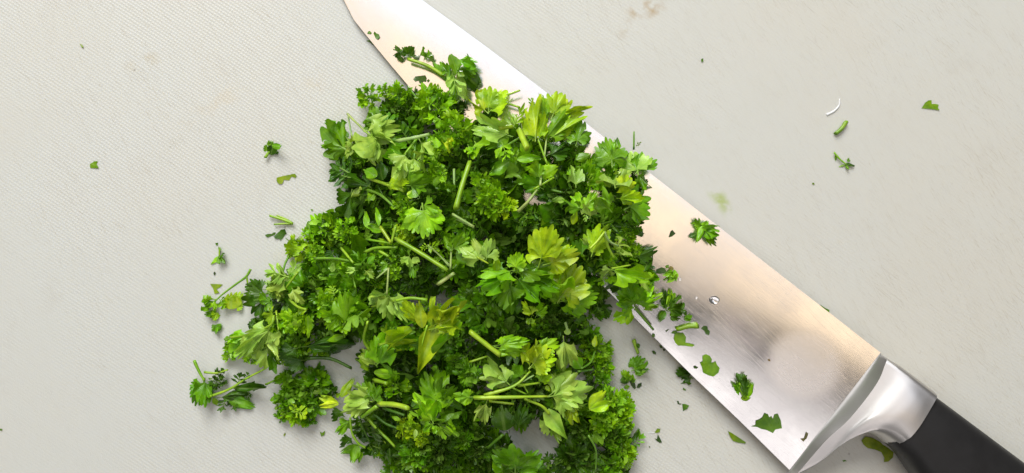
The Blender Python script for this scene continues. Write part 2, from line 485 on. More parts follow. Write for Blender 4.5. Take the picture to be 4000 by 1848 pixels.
   (-92.55,-43.35,2.15,-88.52,-40.78,2.19,'C','d',0.8,17),
   (-92.91,-50.12,1.15,-91.71,-52.84,0.38,'R','y',0.7,17),
   (-84.88,-46.09,2.15,-83.68,-41.65,3.58,'N','d',1,-3),
   (-82.68,-44.44,2.15,-81.59,-41.89,2.15,'N','d',0.8,14),
   (-90.72,-49.92,2.15,-82.71,-48.77,4.34,'F','d',0.5,-18),
   (-87.97,-50.38,1.65,-80.26,-53.36,2.32,'R','m',0.5,2),
   (-88.87,-50.12,1.15,-90.08,-54.72,1.89,'N','d',0.9,-8),
   (-87.77,-50.48,1.15,-85.72,-54.25,0.69,'N','d',0.9,4),
   (-86.34,-47.0,2.15,-74.48,-46.85,3.99,'R','d',0.22,-22),
   (-81.9,-47.92,1.15,-81.97,-51.07,0.96,'N','d',0.9,16),
   (-81.38,-47.46,1.65,-79.19,-44.59,3.42,'F','d',0.8,8),
   (-83.01,-47.18,1.15,-86.24,-48.45,0.24,'N','d',0.8,11)],
  hd=[(-91.49,-45.37,1.0,2.95,'d',8,'C')],
  fk=[],
 ),
 dict(label='square shaded curly parsley clump standing alone at the lower left', group='parsley sprigs heaped on the cutting board', name=None,
  st=[([(-76.14,-45.81,2.67),(-71.58,-43.62,2.67)],0.52,0.44,'b')],
  lf=[(-58.87,-47.88,7.15,-59.02,-45.65,9.58,'R','p',0.8,25),
   (-66.3,-53.46,6.15,-61.99,-53.87,7.6,'N','y',1.0,-23),
   (-66.3,-53.82,6.15,-65.79,-50.55,8.1,'N','y',1,-14)],
  hd=[(-69.11,-44.27,1.0,3.87,'m',11,'F'),
   (-61.04,-44.64,1.0,4.79,'m',14,'F'),
   (-69.48,-50.14,1.0,4.42,'m',12,'C'),
   (-66.91,-53.45,1.0,4.79,'b',12,'C'),
   (-62.51,-52.71,1.0,4.42,'m',12,'F'),
   (-70.95,-55.28,1.0,2.58,'m',9,'C'),
   (-57.25,-47.48,1.53,3.5,'d',10,'F'),
   (-63.24,-56.75,1.0,2.76,'m',9,'C'),
   (-65.05,-48.29,1.11,4.05,'m',11,'C')],
  fk=[],
 ),
 dict(label='dark wilted parsley behind the lower left clump', group='parsley sprigs heaped on the cutting board', name=None,
  st=[([(-62.58,-37.03,6.65),(-55.42,-37.22,6.56),(-48.97,-40.11,6.47)],0.83,0.7,'d')],
  lf=[(-62.97,-37.8,5.05,-69.9,-38.17,7.43,'W','d',0.9,23),
   (-62.72,-33.12,10.37,-49.39,-31.9,11.63,'R','d',0.4,-18),
   (-64.23,-33.34,11.37,-69.65,-36.06,9.63,'F','d',0.9,21)],
  hd=[(-65.06,-32.35,8.15,3.68,'m',9,'C'),
   (-56.76,-31.62,5.4,3.68,'d',9,'C')],
  fk=[],
 ),
 dict(label='narrow yellow-green leaf stub between the lower left clump and the heap', group='parsley sprigs heaped on the cutting board', name='parsley_leaf',
  st=[],
  lf=[(-52.69,-49.35,4.15,-48.69,-43.9,4.22,'R','y',0.42,6),
   (-54.35,-49.55,3.15,-52.8,-48.37,3.6,'R','y',0.7,-17)],
  hd=[],
  fk=[],
 ),
 dict(label='long thick parsley stem running slantwise across the centre of the heap', group='parsley sprigs heaped on the cutting board', name=None,
  st=[([(-32.2,-0.62,29.39),(-24.52,-4.89,32.36),(-17.43,-9.3,33.99)],0.92,0.87,'b'),
   ([(-37.1,2.64,25.36),(-33.8,-1.75,27.76)],0.74,0.63,'y'),
   ([(-32.45,3.01,27.66),(-33.67,-1.87,27.84)],0.74,0.52,'b'),
   ([(-41.31,-0.92,21.54),(-36.9,-1.5,24.15),(-34.33,-1.89,25.43)],0.48,0.41,'b'),
   ([(-41.91,-4.5,22.71),(-38.39,-3.28,24.72),(-32.18,-3.06,26.73)],0.74,0.52,'b'),
   ([(-37.63,-4.07,24.54),(-34.62,-5.62,26.18)],0.66,0.56,'y')],
  lf=[(-36.33,1.86,25.25,-42.4,3.08,22.2,'R','b',0.4,-23),
   (-41.85,2.7,20.79,-42.17,7.17,18.94,'R','b',0.4,-6),
   (-37.83,3.06,23.28,-38.59,8.31,21.07,'R','b',0.3,-22)],
  hd=[],
  fk=[],
 ),
 dict(label='small twisted pale leaves beside the slanting central stem', group='parsley sprigs heaped on the cutting board', name=None,
  st=[([(-23.23,-2.43,30.01),(-20.06,-5.12,30.84),(-17.32,-8.18,31.44)],0.39,0.33,'p')],
  lf=[(-28.44,-5.17,28.51,-29.85,-8.63,29.58,'F','p',1,12),
   (-27.62,-5.94,28.83,-25.37,-7.41,31.58,'R','p',0.6,-18),
   (-27.71,-7.91,28.07,-27.19,-11.75,29.19,'F','m',0.8,-9),
   (-34.65,-7.59,25.99,-37.32,-8.75,26.45,'F','m',1,-1),
   (-23.56,-2.81,30.56,-19.82,-2.78,33.59,'N','b',0.7,-6),
   (-23.17,-2.43,30.62,-25.22,-3.6,29.43,'N','b',0.8,10)],
  hd=[(-30.01,1.48,22.18,3.06,'y',9,'C'),
   (-34.06,-9.72,21.86,2.62,'b',9,'C')],
  fk=[],
 ),
 dict(label='slender stemmed leaflets fanning upward right of the central stem', group='parsley sprigs heaped on the cutting board', name=None,
  st=[([(-16.93,-9.13,31.67),(-16.68,-3.57,31.44)],0.52,0.35,'p'),
   ([(-18.91,-6.3,30.07),(-16.95,-8.21,30.46)],0.35,0.3,'p')],
  lf=[(-16.72,-3.95,31.92,-18.64,0.08,30.92,'R','m',0.45,7),
   (-16.53,-3.75,31.94,-15.25,1.03,32.66,'N','m',0.7,21),
   (-16.45,-3.75,31.95,-11.79,0.08,33.1,'F','m',0.8,6)],
  hd=[],
  fk=[],
 ),
 dict(label='two pale leaflets with tapering stalks in the middle of the heap', group='parsley sprigs heaped on the cutting board', name=None,
  st=[([(-9.47,-5.62,33.92),(-6.37,-7.42,33.44)],0.39,0.33,'y')],
  lf=[(-8.35,-6.59,33.35,-14.08,-2.4,33.13,'F','p',0.85,3),
   (-7.59,-6.21,33.27,-10.65,-0.49,33.06,'R','p',0.5,13),
   (-7.02,-6.21,33.2,-5.68,-0.49,33.71,'F','p',0.8,-18),
   (-15.42,-4.36,30.14,-9.62,-7.84,30.26,'R','m',0.6,-6)],
  hd=[],
  fk=[],
 ),
 dict(label='short pale cut stem in the middle of the heap, pointing lower left', group='parsley sprigs heaped on the cutting board', name='chopped_stalk',
  st=[([(-20.33,-13.17,31.46),(-15.88,-10.08,31.85)],0.52,0.45,'p')],
  lf=[],
  hd=[],
  fk=[],
 ),
 dict(label='large yellow-green overlapping rounded leaves right of the centre', group='parsley sprigs heaped on the cutting board', name=None,
  st=[],
  lf=[(7.37,-8.23,30.11,10.53,3.27,36.69,'W','y',0.72,-5),
   (8.19,-7.5,28.82,16.49,-0.88,32.11,'F','y',0.7,0),
   (8.9,-7.83,30.49,18.22,-4.47,34.4,'R','y',0.62,15),
   (9.78,-9.87,27.79,13.66,-7.52,28.21,'R','y',0.8,-21),
   (8.23,-8.31,27.67,5.83,-6.69,29.98,'R','p',0.7,-20)],
  hd=[],
  fk=[],
 ),
 dict(label='yellow leaf with a forked pale stem at the right of the heap', group='parsley sprigs heaped on the cutting board', name=None,
  st=[([(25.46,1.23,30.66),(23.43,-1.26,31.7),(21.22,-3.36,32.73)],0.52,0.45,'Y'),
   ([(25.46,1.23,30.66),(26.97,-1.28,29.3),(29.89,-2.74,26.8)],0.52,0.39,'p'),
   ([(25.6,0.66,28.77),(26.97,-3.24,27.68),(28.66,-6.2,26.59)],0.66,0.56,'b')],
  lf=[(22.16,-5.16,28.93,25.05,3.01,27.32,'R','y',0.75,5),
   (21.85,-4.01,28.1,27.67,3.04,25.04,'R','y',0.6,19),
   (29.36,-2.3,24.13,34.26,-4.15,20.32,'F','p',0.9,-9),
   (29.93,-2.51,22.75,30.1,-5.66,24.57,'F','p',0.8,-24),
   (21.35,-2.83,29.33,19.58,-0.5,31.81,'F','p',0.6,-22),
   (19.79,-5.15,29.38,15.79,-0.88,31.28,'F','m',0.8,23)],
  hd=[],
  fk=[],
 ),
 dict(label='deep green glossy ruffled parsley leaf right of the centre', group='parsley sprigs heaped on the cutting board', name=None,
  st=[],
  lf=[(0.6,-9.32,31.64,2.31,-4.31,33.18,'W','b',1.0,-14),
   (0.03,-9.36,30.77,-8.42,-12.01,31.56,'F','b',0.8,24),
   (0.41,-9.79,29.65,-9.53,-15.78,32.56,'F','m',0.8,16),
   (-0.17,-12.89,29.57,-1.14,-22.24,28.99,'F','m',0.85,6),
   (1.57,-9.37,30.41,11.36,-9.49,27.5,'F','m',0.7,-13),
   (1.97,-10.2,29.24,11.06,-14.7,25.5,'F','m',0.75,6),
   (1.2,-11.4,28.33,6.7,-17.0,26.35,'F','m',0.8,-6),
   (-0.16,-10.09,31.75,-2.66,-15.09,31.53,'F','b',0.85,17),
   (-4.21,-9.75,30.59,-4.57,-5.28,32.18,'R','y',0.55,15)],
  hd=[(-5.96,-17.29,22.35,4.37,'m',9,'F'),
   (6.08,-13.44,19.81,3.93,'m',9,'F')],
  fk=[],
 ),
 dict(label='large fan-shaped light green leaf with rounded teeth at the right of centre', group='parsley sprigs heaped on the cutting board', name=None,
  st=[],
  lf=[(12.96,-18.14,26.77,20.03,-8.35,26.66,'W','y',0.95,-8),
   (13.83,-18.26,25.25,25.2,-17.3,22.23,'W','b',0.8,8),
   (13.02,-18.22,25.77,15.26,-9.1,27.53,'F','b',0.7,5),
   (13.43,-18.64,25.48,11.73,-14.54,27.93,'W','b',0.9,12),
   (14.72,-18.38,23.69,21.89,-21.98,19.08,'F','b',0.8,-20)],
  hd=[],
  fk=[],
 ),
 dict(label='folded glossy leaf with a stout cut stem reaching onto the blade', group='parsley sprigs heaped on the cutting board', name=None,
  st=[([(37.21,-21.77,9.72),(39.62,-24.61,9.75),(42.54,-28.09,9.78)],0.7,0.55,'m'),
   ([(27.73,-8.93,28.79),(33.48,-8.06,25.38)],0.3,0.25,'Y')],
  lf=[(36.34,-21.37,16.23,33.18,-12.66,20.35,'W','m',0.9,-15),
   (36.45,-21.57,11.98,31.36,-16.2,15.88,'F','b',1.0,19),
   (36.39,-21.39,9.97,33.74,-24.27,5.83,'F','b',1,13),
   (37.49,-20.85,12.1,41.46,-13.37,13.62,'F','b',0.75,-1),
   (38.14,-20.31,10.17,45.78,-18.32,13.01,'F','b',0.6,6),
   (27.93,-9.32,27.19,36.9,-12.2,22.69,'F','b',0.75,-25),
   (36.37,-11.91,21.73,39.8,-16.27,17.36,'R','p',0.25,-20),
   (28.25,-9.1,24.49,25.16,-11.9,22.07,'F','p',0.9,-17),
   (37.86,-13.21,16.53,44.59,-14.53,11.84,'F','b',0.8,-6)],
  hd=[],
  fk=[],
 ),
 dict(label="small dark fringe of curly leaves beside the blade at the heap's right edge", group='parsley sprigs heaped on the cutting board', name=None,
  st=[],
  lf=[(36.61,-6.02,13.31,42.72,-4.32,10.39,'F','d',0.7,-17),
   (39.0,-10.21,13.68,41.96,-5.78,8.57,'R','d',0.35,-11),
   (39.72,-7.48,11.37,41.34,-5.43,8.0,'R','b',0.6,-11),
   (37.59,0.65,11.46,40.96,1.01,8.13,'R','d',0.4,-1),
   (35.98,-1.82,12.81,35.7,-3.93,12.3,'W','b',1,21)],
  hd=[(35.38,2.76,12.1,3.14,'m',9,'N'),
   (33.94,-0.06,12.31,2.96,'b',9,'C'),
   (36.26,-4.66,10.88,2.96,'b',9,'C')],
  fk=[],
 ),
 dict(label='curly deep green parsley under the fan-shaped leaf', group='parsley sprigs heaped on the cutting board', name=None,
  st=[([(15.32,-24.66,20.56),(16.4,-28.42,19.44)],0.66,0.44,'p')],
  lf=[(5.92,-22.12,26.22,2.76,-18.06,27.81,'F','y',0.7,22),
   (6.74,-22.64,24.87,9.09,-18.25,25.41,'F','b',0.8,9),
   (5.57,-22.69,24.36,5.16,-25.39,25.05,'F','b',0.9,22),
   (15.95,-28.34,20.12,15.98,-26.37,19.71,'R','p',1,8)],
  hd=[(11.52,-24.74,15.84,5.02,'d',11,'C'),
   (8.58,-26.18,17.71,3.06,'m',9,'C')],
  fk=[],
 ),
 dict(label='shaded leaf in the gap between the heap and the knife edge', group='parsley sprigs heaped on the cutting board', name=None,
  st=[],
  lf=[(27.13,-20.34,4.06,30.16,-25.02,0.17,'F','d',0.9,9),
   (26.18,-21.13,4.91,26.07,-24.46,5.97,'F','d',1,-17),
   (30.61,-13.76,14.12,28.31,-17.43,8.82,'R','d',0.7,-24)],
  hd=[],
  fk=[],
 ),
 dict(label="brightest yellow leaf cluster, curled, just below the heap's centre", group='parsley sprigs heaped on the cutting board', name=None,
  st=[([(-32.63,-17.79,32.37),(-27.8,-16.77,33.73),(-22.95,-17.23,34.63)],0.61,0.66,'b')],
  lf=[(-22.25,-25.2,32.12,-19.08,-18.01,33.42,'F','Y',0.6,0),
   (-24.2,-24.27,31.81,-29.69,-17.83,30.86,'R','Y',0.45,-5),
   (-24.5,-24.96,32.57,-25.28,-17.82,35.83,'R','Y',0.45,-7),
   (-21.47,-25.37,32.27,-13.87,-16.41,34.48,'F','Y',0.6,-2),
   (-22.15,-25.28,33.09,-13.85,-23.19,34.85,'R','Y',0.38,12),
   (-21.99,-20.17,34.82,-21.22,-16.04,36.92,'R','Y',0.4,-17),
   (-20.97,-24.09,33.53,-14.03,-19.4,34.99,'R','Y',0.42,9)],
  hd=[],
  fk=[],
 ),
 dict(label='long folded kite-shaped yellow leaf pointing down, below the brightest leaf cluster', group='parsley sprigs heaped on the cutting board', name='parsley_leaf',
  st=[([(-23.09,-24.11,33.31),(-25.19,-31.22,31.47)],0.26,0.22,'y')],
  lf=[(-20.68,-24.57,32.56,-26.11,-37.56,29.11,'K','Y',0.46,-5),
   (-14.16,-23.01,32.86,-21.04,-32.19,32.75,'K','b',0.42,30)],
  hd=[],
  fk=[],
 ),
 dict(label='olive folded leaf with a thin stalk left of the kite-shaped leaf', group='parsley sprigs heaped on the cutting board', name=None,
  st=[([(-38.02,-30.74,23.35),(-33.25,-29.6,26.1)],0.44,0.57,'y')],
  lf=[(-36.86,-30.6,24.43,-24.7,-25.93,30.69,'R','y',0.55,-3),
   (-32.84,-30.15,24.82,-25.15,-29.28,30.09,'R','m',0.4,-25)],
  hd=[],
  fk=[],
 ),
 dict(label='pale overturned fan on a thin white-green stem, left of the brightest leaf cluster', group='parsley sprigs heaped on the cutting board', name=None,
  st=[([(-33.88,-8.75,31.67),(-33.98,-12.34,32.54),(-34.29,-15.8,32.29)],0.37,0.44,'p'),
   ([(-34.03,-8.79,30.65),(-37.46,-11.57,30.44)],0.35,0.3,'p')],
  lf=[(-34.52,-15.44,31.99,-40.49,-19.17,28.56,'F','p',0.75,14),
   (-34.34,-15.83,31.92,-37.28,-22.81,29.16,'F','p',0.95,0),
   (-34.14,-15.82,31.96,-32.59,-24.14,29.41,'F','p',0.7,2),
   (-33.91,-16.28,30.94,-28.03,-22.97,33.35,'F','p',0.6,1)],
  hd=[],
  fk=[],
 ),
 dict(label='pale green three-fingered leaf below the overturned fan', group='parsley sprigs heaped on the cutting board', name=None,
  st=[([(-40.75,-23.83,24.8),(-42.29,-29.21,22.82),(-41.03,-32.67,20.84)],0.52,0.66,'y')],
  lf=[(-39.17,-37.42,18.72,-38.33,-29.23,22.68,'F','b',0.75,-20),
   (-39.4,-37.45,18.56,-44.9,-32.89,16.24,'F','p',0.7,20),
   (-38.83,-36.89,19.56,-32.78,-30.88,25.28,'F','m',0.7,22),
   (-39.33,-36.57,18.99,-41.62,-29.59,19.8,'N','b',0.6,-13),
   (-46.25,-36.76,12.27,-40.36,-38.38,15.17,'F','b',0.8,-5)],
  hd=[(-36.17,-27.63,15.71,3.06,'m',9,'C')],
  fk=[],
 ),
 dict(label='light green spreading leaves with a stub of stem, lower left of centre', group='parsley sprigs heaped on the cutting board', name=None,
  st=[([(-37.9,-47.84,22.53),(-33.22,-47.33,25.86),(-28.85,-47.79,28.46)],1.07,1.11,'Y'),
   ([(-38.94,-49.09,19.19),(-41.65,-51.11,17.36),(-44.41,-53.44,15.38)],1.03,0.88,'b'),
   ([(-40.29,-41.85,17.22),(-35.94,-42.22,20.99)],0.92,0.78,'b')],
  lf=[(-52.51,-50.73,8.15,-58.94,-48.74,7.36,'R','Y',0.5,-12),
   (-52.86,-50.55,8.15,-58.48,-51.89,8.58,'R','Y',0.45,-10),
   (-40.83,-47.87,18.09,-50.24,-48.32,12.27,'F','p',0.8,-23),
   (-42.01,-48.73,17.21,-50.64,-52.39,14.61,'R','p',0.45,-16),
   (-40.05,-47.41,18.68,-48.41,-45.46,14.46,'F','p',0.65,-5),
   (-40.28,-47.29,19.33,-43.93,-42.89,15.19,'W','m',0.85,-21),
   (-39.87,-47.54,19.78,-37.69,-42.96,20.65,'F','m',0.95,-20),
   (-45.27,-45.1,12.61,-46.56,-43.75,11.34,'R','p',0.7,21),
   (-40.15,-39.65,18.07,-33.12,-39.65,24.17,'R','b',0.35,18)],
  hd=[(-34.25,-43.42,16.13,3.87,'b',10,'F')],
  fk=[],
 ),
 dict(label='loose stems and dangling rounded leaflets at the lower left bottom of the heap', group='parsley sprigs heaped on the cutting board', name=None,
  st=[([(-42.95,-53.42,13.84),(-39.36,-57.29,14.48),(-36.64,-59.54,15.22),(-34.32,-61.86,15.65)],0.74,0.55,'b'),
   ([(-45.87,-55.12,9.29),(-44.78,-58.34,8.42),(-43.17,-62.52,7.41)],0.52,0.44,'d'),
   ([(-48.89,-54.71,8.75),(-48.36,-59.42,8.39),(-46.46,-62.72,8.03),(-44.38,-64.06,7.67)],0.48,0.63,'b'),
   ([(-37.66,-50.27,16.43),(-34.21,-50.8,18.86),(-30.96,-51.52,20.25)],0.66,0.56,'d'),
   ([(-40.91,-52.63,13.49),(-37.18,-55.06,15.09),(-33.49,-56.08,16.68)],0.63,0.53,'d')],
  lf=[(-47.33,-64.68,2.34,-53.26,-67.9,1.9,'R','m',0.5,-24),
   (-47.73,-64.91,2.15,-49.38,-69.97,3.04,'R','m',0.62,-1),
   (-46.81,-65.83,2.15,-47.0,-69.94,3.15,'R','m',0.4,-6),
   (-49.37,-62.36,2.15,-53.51,-64.62,3.34,'F','d',0.85,11),
   (-49.23,-55.88,6.64,-53.81,-60.5,5.35,'F','m',0.8,-10),
   (-52.09,-53.74,3.15,-55.61,-56.53,3.72,'F','d',1,16),
   (-43.1,-59.3,8.89,-35.99,-56.43,13.67,'R','d',0.7,-19),
   (-43.74,-63.8,5.16,-41.24,-67.82,4.97,'N','d',0.7,-21),
   (-42.51,-63.93,6.05,-37.05,-64.03,11.27,'N','d',0.6,16),
   (-36.69,-63.32,11.3,-36.74,-69.01,8.53,'R','d',0.3,-19),
   (-37.42,-61.02,13.45,-38.73,-61.42,11.82,'R','y',0.5,-13)],
  hd=[],
  fk=[],
 ),
 dict(label='glossy deep green leaf with pale-edged pointed lobes at the bottom of the heap', group='parsley sprigs heaped on the cutting board', name=None,
  st=[],
  lf=[(-21.94,-51.55,29.25,-25.36,-44.61,27.94,'F','b',0.9,0),
   (-22.39,-52.15,28.06,-27.2,-47.3,27.66,'F','b',0.7,4),
   (-22.09,-49.92,27.7,-27.98,-43.79,25.25,'F','b',0.6,-22),
   (-21.47,-48.03,27.3,-21.02,-37.91,28.67,'W','b',0.9,-23),
   (-20.46,-47.97,27.57,-16.79,-39.31,28.17,'F','m',0.7,-11),
   (-21.95,-51.89,29.18,-19.84,-44.03,30.93,'F','b',0.7,-20),
   (-22.05,-52.12,28.18,-24.44,-54.31,27.24,'F','b',0.9,-9),
   (-21.46,-52.29,27.4,-14.73,-51.17,29.5,'F','m',0.6,3),
   (-20.38,-52.38,28.49,-16.75,-56.6,28.66,'F','b',0.9,8),
   (-21.04,-52.39,28.43,-21.64,-54.88,29.01,'F','b',0.8,4),
   (-18.78,-51.17,27.99,-14.57,-55.38,26.9,'F','b',0.7,16)],
  hd=[],
  fk=[],
 ),
 dict(label='finely frilled dark parsley head at the bottom edge of the photo', group='parsley sprigs heaped on the cutting board', name=None,
  st=[],
  lf=[],
  hd=[(-27.68,-62.85,13.12,5.53,'m',16,'C'),
   (-22.03,-63.76,13.67,5.16,'d',15,'C'),
   (-26.64,-68.32,9.74,4.42,'d',12,'C'),
   (-19.64,-58.36,17.27,3.68,'d',9,'C'),
   (-31.42,-69.41,8.38,3.32,'d',9,'C')],
  fk=[],
 ),
 dict(label='small yellowish frilly tuft above the dark frilled head', group='parsley sprigs heaped on the cutting board', name=None,
  st=[],
  lf=[(-32.29,-52.85,20.41,-34.62,-51.75,20.76,'R','b',0.5,23),
   (-27.5,-54.81,23.68,-27.07,-57.29,24.46,'R','p',0.6,10)],
  hd=[(-30.31,-55.6,17.29,3.5,'y',10,'C'),
   (-26.49,-57.94,17.57,3.13,'y',9,'C')],
  fk=[],
 ),
 dict(label='bright yellow-green branching stem with pale fan leaves, lower right of the heap', group='parsley sprigs heaped on the cutting board', name=None,
  st=[([(-10.24,-44.08,32.69),(0.23,-43.92,32.68),(10.04,-44.31,29.48)],0.88,0.44,'Y'),
   ([(-7.5,-43.37,32.71),(0.56,-40.94,32.25),(5.11,-37.12,30.52)],0.74,0.41,'Y'),
   ([(-6.28,-45.5,30.1),(0.56,-46.35,29.89)],0.52,0.44,'y'),
   ([(0.24,-41.74,31.04),(3.98,-43.59,30.16)],0.41,0.34,'y'),
   ([(3.49,-44.83,30.52),(8.07,-46.89,29.66),(10.4,-49.36,28.8)],0.52,0.66,'y'),
   ([(1.53,-41.12,30.89),(7.78,-40.68,28.76)],0.63,0.37,'y'),
   ([(3.35,-41.44,29.09),(4.5,-43.6,28.92)],0.33,0.28,'y'),
   ([(2.83,-39.93,31.18),(6.11,-38.36,29.91)],0.37,0.31,'p')],
  lf=[(9.43,-48.44,28.47,15.44,-56.39,26.8,'K','p',0.5,0),
   (-1.06,-40.3,31.85,-7.43,-33.74,34.65,'F','p',0.85,-6),
   (-1.39,-40.3,30.92,-9.0,-38.77,31.35,'F','p',0.7,-22),
   (-1.39,-40.96,29.95,-5.3,-41.26,30.1,'R','p',0.35,-12),
   (2.52,-39.03,29.81,-0.09,-34.84,31.61,'F','m',0.9,-11),
   (10.41,-44.51,28.45,23.45,-43.6,22.67,'F','p',0.7,0),
   (10.46,-44.38,27.41,18.97,-39.0,24.08,'F','p',0.8,3),
   (10.75,-44.54,28.3,21.12,-47.36,22.4,'F','p',0.6,-22),
   (13.78,-45.46,26.95,16.48,-50.24,26.2,'F','p',1.0,-7),
   (16.29,-47.68,24.11,17.08,-52.38,27.01,'F','y',0.9,22),
   (7.16,-40.76,27.37,10.83,-38.26,26.54,'F','b',0.9,-13),
   (9.55,-42.08,25.53,10.87,-43.72,25.63,'R','y',0.7,-7),
   (10.21,-50.4,25.47,11.29,-57.44,23.85,'F','p',0.6,-24)],
  hd=[],
  fk=[],
 ),
 dict(label='crinkled yellow-green fan above the branching stem', group='parsley sprigs heaped on the cutting board', name=None,
  st=[],
  lf=[(4.78,-36.26,30.82,10.4,-30.37,28.65,'W','y',1.0,0),
   (4.8,-36.42,29.82,5.1,-28.1,31.12,'F','y',0.65,11),
   (5.13,-36.44,29.7,11.53,-34.08,25.71,'F','y',0.8,2),
   (7.5,-31.22,27.22,12.8,-30.01,23.8,'F','b',0.7,10),
   (8.17,-30.61,26.87,10.17,-28.35,26.36,'R','b',0.5,22)],
  hd=[],
  fk=[],
 ),
 dict(label='thick yellowish stem with a folded green leaf beside it, lower centre', group='parsley sprigs heaped on the cutting board', name=None,
  st=[([(-11.36,-25.6,35.99),(-7.4,-28.81,35.69),(-3.12,-32.27,34.87)],0.96,1.03,'y'),
   ([(-11.72,-34.44,32.09),(-6.87,-32.82,32.14)],0.48,0.41,'b')],
  lf=[(-4.91,-29.77,33.25,4.76,-28.62,32.14,'R','b',0.42,-19),
   (-4.61,-30.23,32.19,4.48,-32.19,29.68,'R','b',0.4,21),
   (-3.63,-32.37,33.02,-1.05,-32.21,33.0,'R','b',0.4,-3)],
  hd=[],
  fk=[],
 ),
 dict(label='yellow paired leaflets right of the branching stem', group='parsley sprigs heaped on the cutting board', name=None,
  st=[],
  lf=[(22.09,-49.29,22.84,27.3,-44.73,18.39,'R','y',0.5,13),
   (22.45,-49.34,22.59,28.5,-47.69,19.86,'R','y',0.48,2)],
  hd=[],
  fk=[],
 ),
 dict(label='pale triangular fan with its point upward, lower right of the heap', group='parsley sprigs heaped on the cutting board', name=None,
  st=[],
  lf=[(14.56,-28.82,23.94,15.44,-37.23,26.78,'F','p',0.75,0)],
  hd=[(14.26,-40.53,18.93,2.58,'b',9,'C')],
  fk=[],
 ),
 dict(label='bright curled leaf edge at the left end of the branching stem', group='parsley sprigs heaped on the cutting board', name=None,
  st=[],
  lf=[(-10.69,-44.4,29.86,-16.34,-44.08,30.69,'W','b',0.85,-20),
   (-7.01,-45.99,27.58,-9.32,-52.28,27.47,'F','p',0.7,-4)],
  hd=[(-12.48,-39.06,23.72,3.68,'m',10,'F'),
   (-16.24,-35.88,22.6,2.95,'m',9,'C')],
  fk=[],
 ),
 dict(label='tightly curled parsley head on the right edge of the heap below the blade', group='parsley sprigs heaped on the cutting board', name=None,
  st=[([(24.61,-34.21,12.73),(23.11,-36.93,15.63),(20.1,-38.37,18.53)],0.48,0.41,'m'),
   ([(19.06,-39.21,18.64),(24.34,-39.32,13.69)],0.48,0.41,'m')],
  lf=[(20.39,-38.76,15.01,17.93,-34.89,15.38,'R','m',0.9,24),
   (24.81,-33.31,8.98,25.51,-29.96,7.26,'R','y',0.5,4)],
  hd=[(27.34,-35.35,1.85,4.24,'b',14,'C'),
   (28.31,-40.66,2.97,3.5,'b',12,'C'),
   (24.51,-31.72,4.63,2.58,'m',9,'C'),
   (27.69,-44.25,5.38,2.76,'m',9,'C')],
  fk=[],
 ),
 dict(label='large tightly curled dense parsley head at the lower right corner of the heap', group='parsley sprigs heaped on the cutting board', name=None,
  st=[],
  lf=[],
  hd=[(32.21,-52.13,3.89,5.16,'b',15,'C'),
   (28.13,-49.18,7.87,3.5,'b',9,'C'),
   (33.92,-56.69,4.62,3.68,'b',12,'C'),
   (27.73,-54.82,11.45,4.05,'b',12,'C'),
   (35.14,-53.46,1.01,2.76,'m',9,'C')],
  fk=[],
 ),
 dict(label='curly parsley sprig with a thin stem at the bottom right of the heap', group='parsley sprigs heaped on the cutting board', name=None,
  st=[([(21.67,-56.47,23.74),(24.01,-61.23,22.15),(24.12,-68.08,19.38)],0.44,0.38,'m')],
  lf=[(36.82,-63.53,3.33,39.12,-59.32,1.84,'R','d',0.35,19),
   (37.49,-64.82,2.52,40.93,-61.23,1.52,'N','m',0.9,-14),
   (36.17,-68.05,4.1,38.79,-64.44,1.12,'R','m',0.4,-15)],
  hd=[(30.65,-60.65,7.72,4.61,'m',13,'C'),
   (33.63,-66.61,4.07,4.42,'b',13,'C'),
   (29.92,-69.55,7.86,4.05,'m',10,'C')],
  fk=[],
 ),
 dict(label='round flat scalloped leaf at the bottom edge of the photo', group='parsley sprigs heaped on the cutting board', name='parsley_leaf',
  st=[],
  lf=[(0.95,-70.02,14.97,0.93,-59.75,19.97,'W','m',1.25,0),
   (0.6,-70.2,13.11,-5.61,-64.65,16.87,'F','m',0.9,0),
   (1.3,-70.2,13.11,7.49,-64.65,16.87,'F','m',0.9,0)],
  hd=[],
  fk=[],
 ),
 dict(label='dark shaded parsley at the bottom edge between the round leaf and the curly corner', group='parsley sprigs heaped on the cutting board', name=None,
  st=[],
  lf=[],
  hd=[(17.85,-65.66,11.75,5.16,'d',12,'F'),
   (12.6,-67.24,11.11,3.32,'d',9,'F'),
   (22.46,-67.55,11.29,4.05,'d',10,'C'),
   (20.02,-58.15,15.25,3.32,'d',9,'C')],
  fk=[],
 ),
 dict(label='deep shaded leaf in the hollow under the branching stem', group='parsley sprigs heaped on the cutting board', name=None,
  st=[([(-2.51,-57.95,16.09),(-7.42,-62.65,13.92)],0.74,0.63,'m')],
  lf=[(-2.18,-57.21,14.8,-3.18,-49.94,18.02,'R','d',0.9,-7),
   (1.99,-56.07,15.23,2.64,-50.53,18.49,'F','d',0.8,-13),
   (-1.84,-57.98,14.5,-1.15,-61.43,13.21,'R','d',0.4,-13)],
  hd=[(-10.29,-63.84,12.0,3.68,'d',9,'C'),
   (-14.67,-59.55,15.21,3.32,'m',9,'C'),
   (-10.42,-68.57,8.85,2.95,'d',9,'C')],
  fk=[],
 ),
 dict(label='curled parsley scrap alone on the board, uppermost of those left of the heap', group='chopped parsley bits scattered on the cutting board', name=None,
  st=[([(-76.77,24.57,1.16),(-75.43,26.57,1.16)],0.71,0.5,'y')],
  lf=[(-75.24,25.45,0.65,-73.54,28.87,3.09,'R','d',0.7,17),
   (-74.33,28.25,2.65,-71.12,27.37,4.62,'R','m',0.5,6),
   (-74.93,26.13,0.55,-73.14,26.76,0.95,'F','d',0.9,-18),
   (-74.48,29.11,0.95,-75.76,28.73,2.86,'R','m',0.3,0),
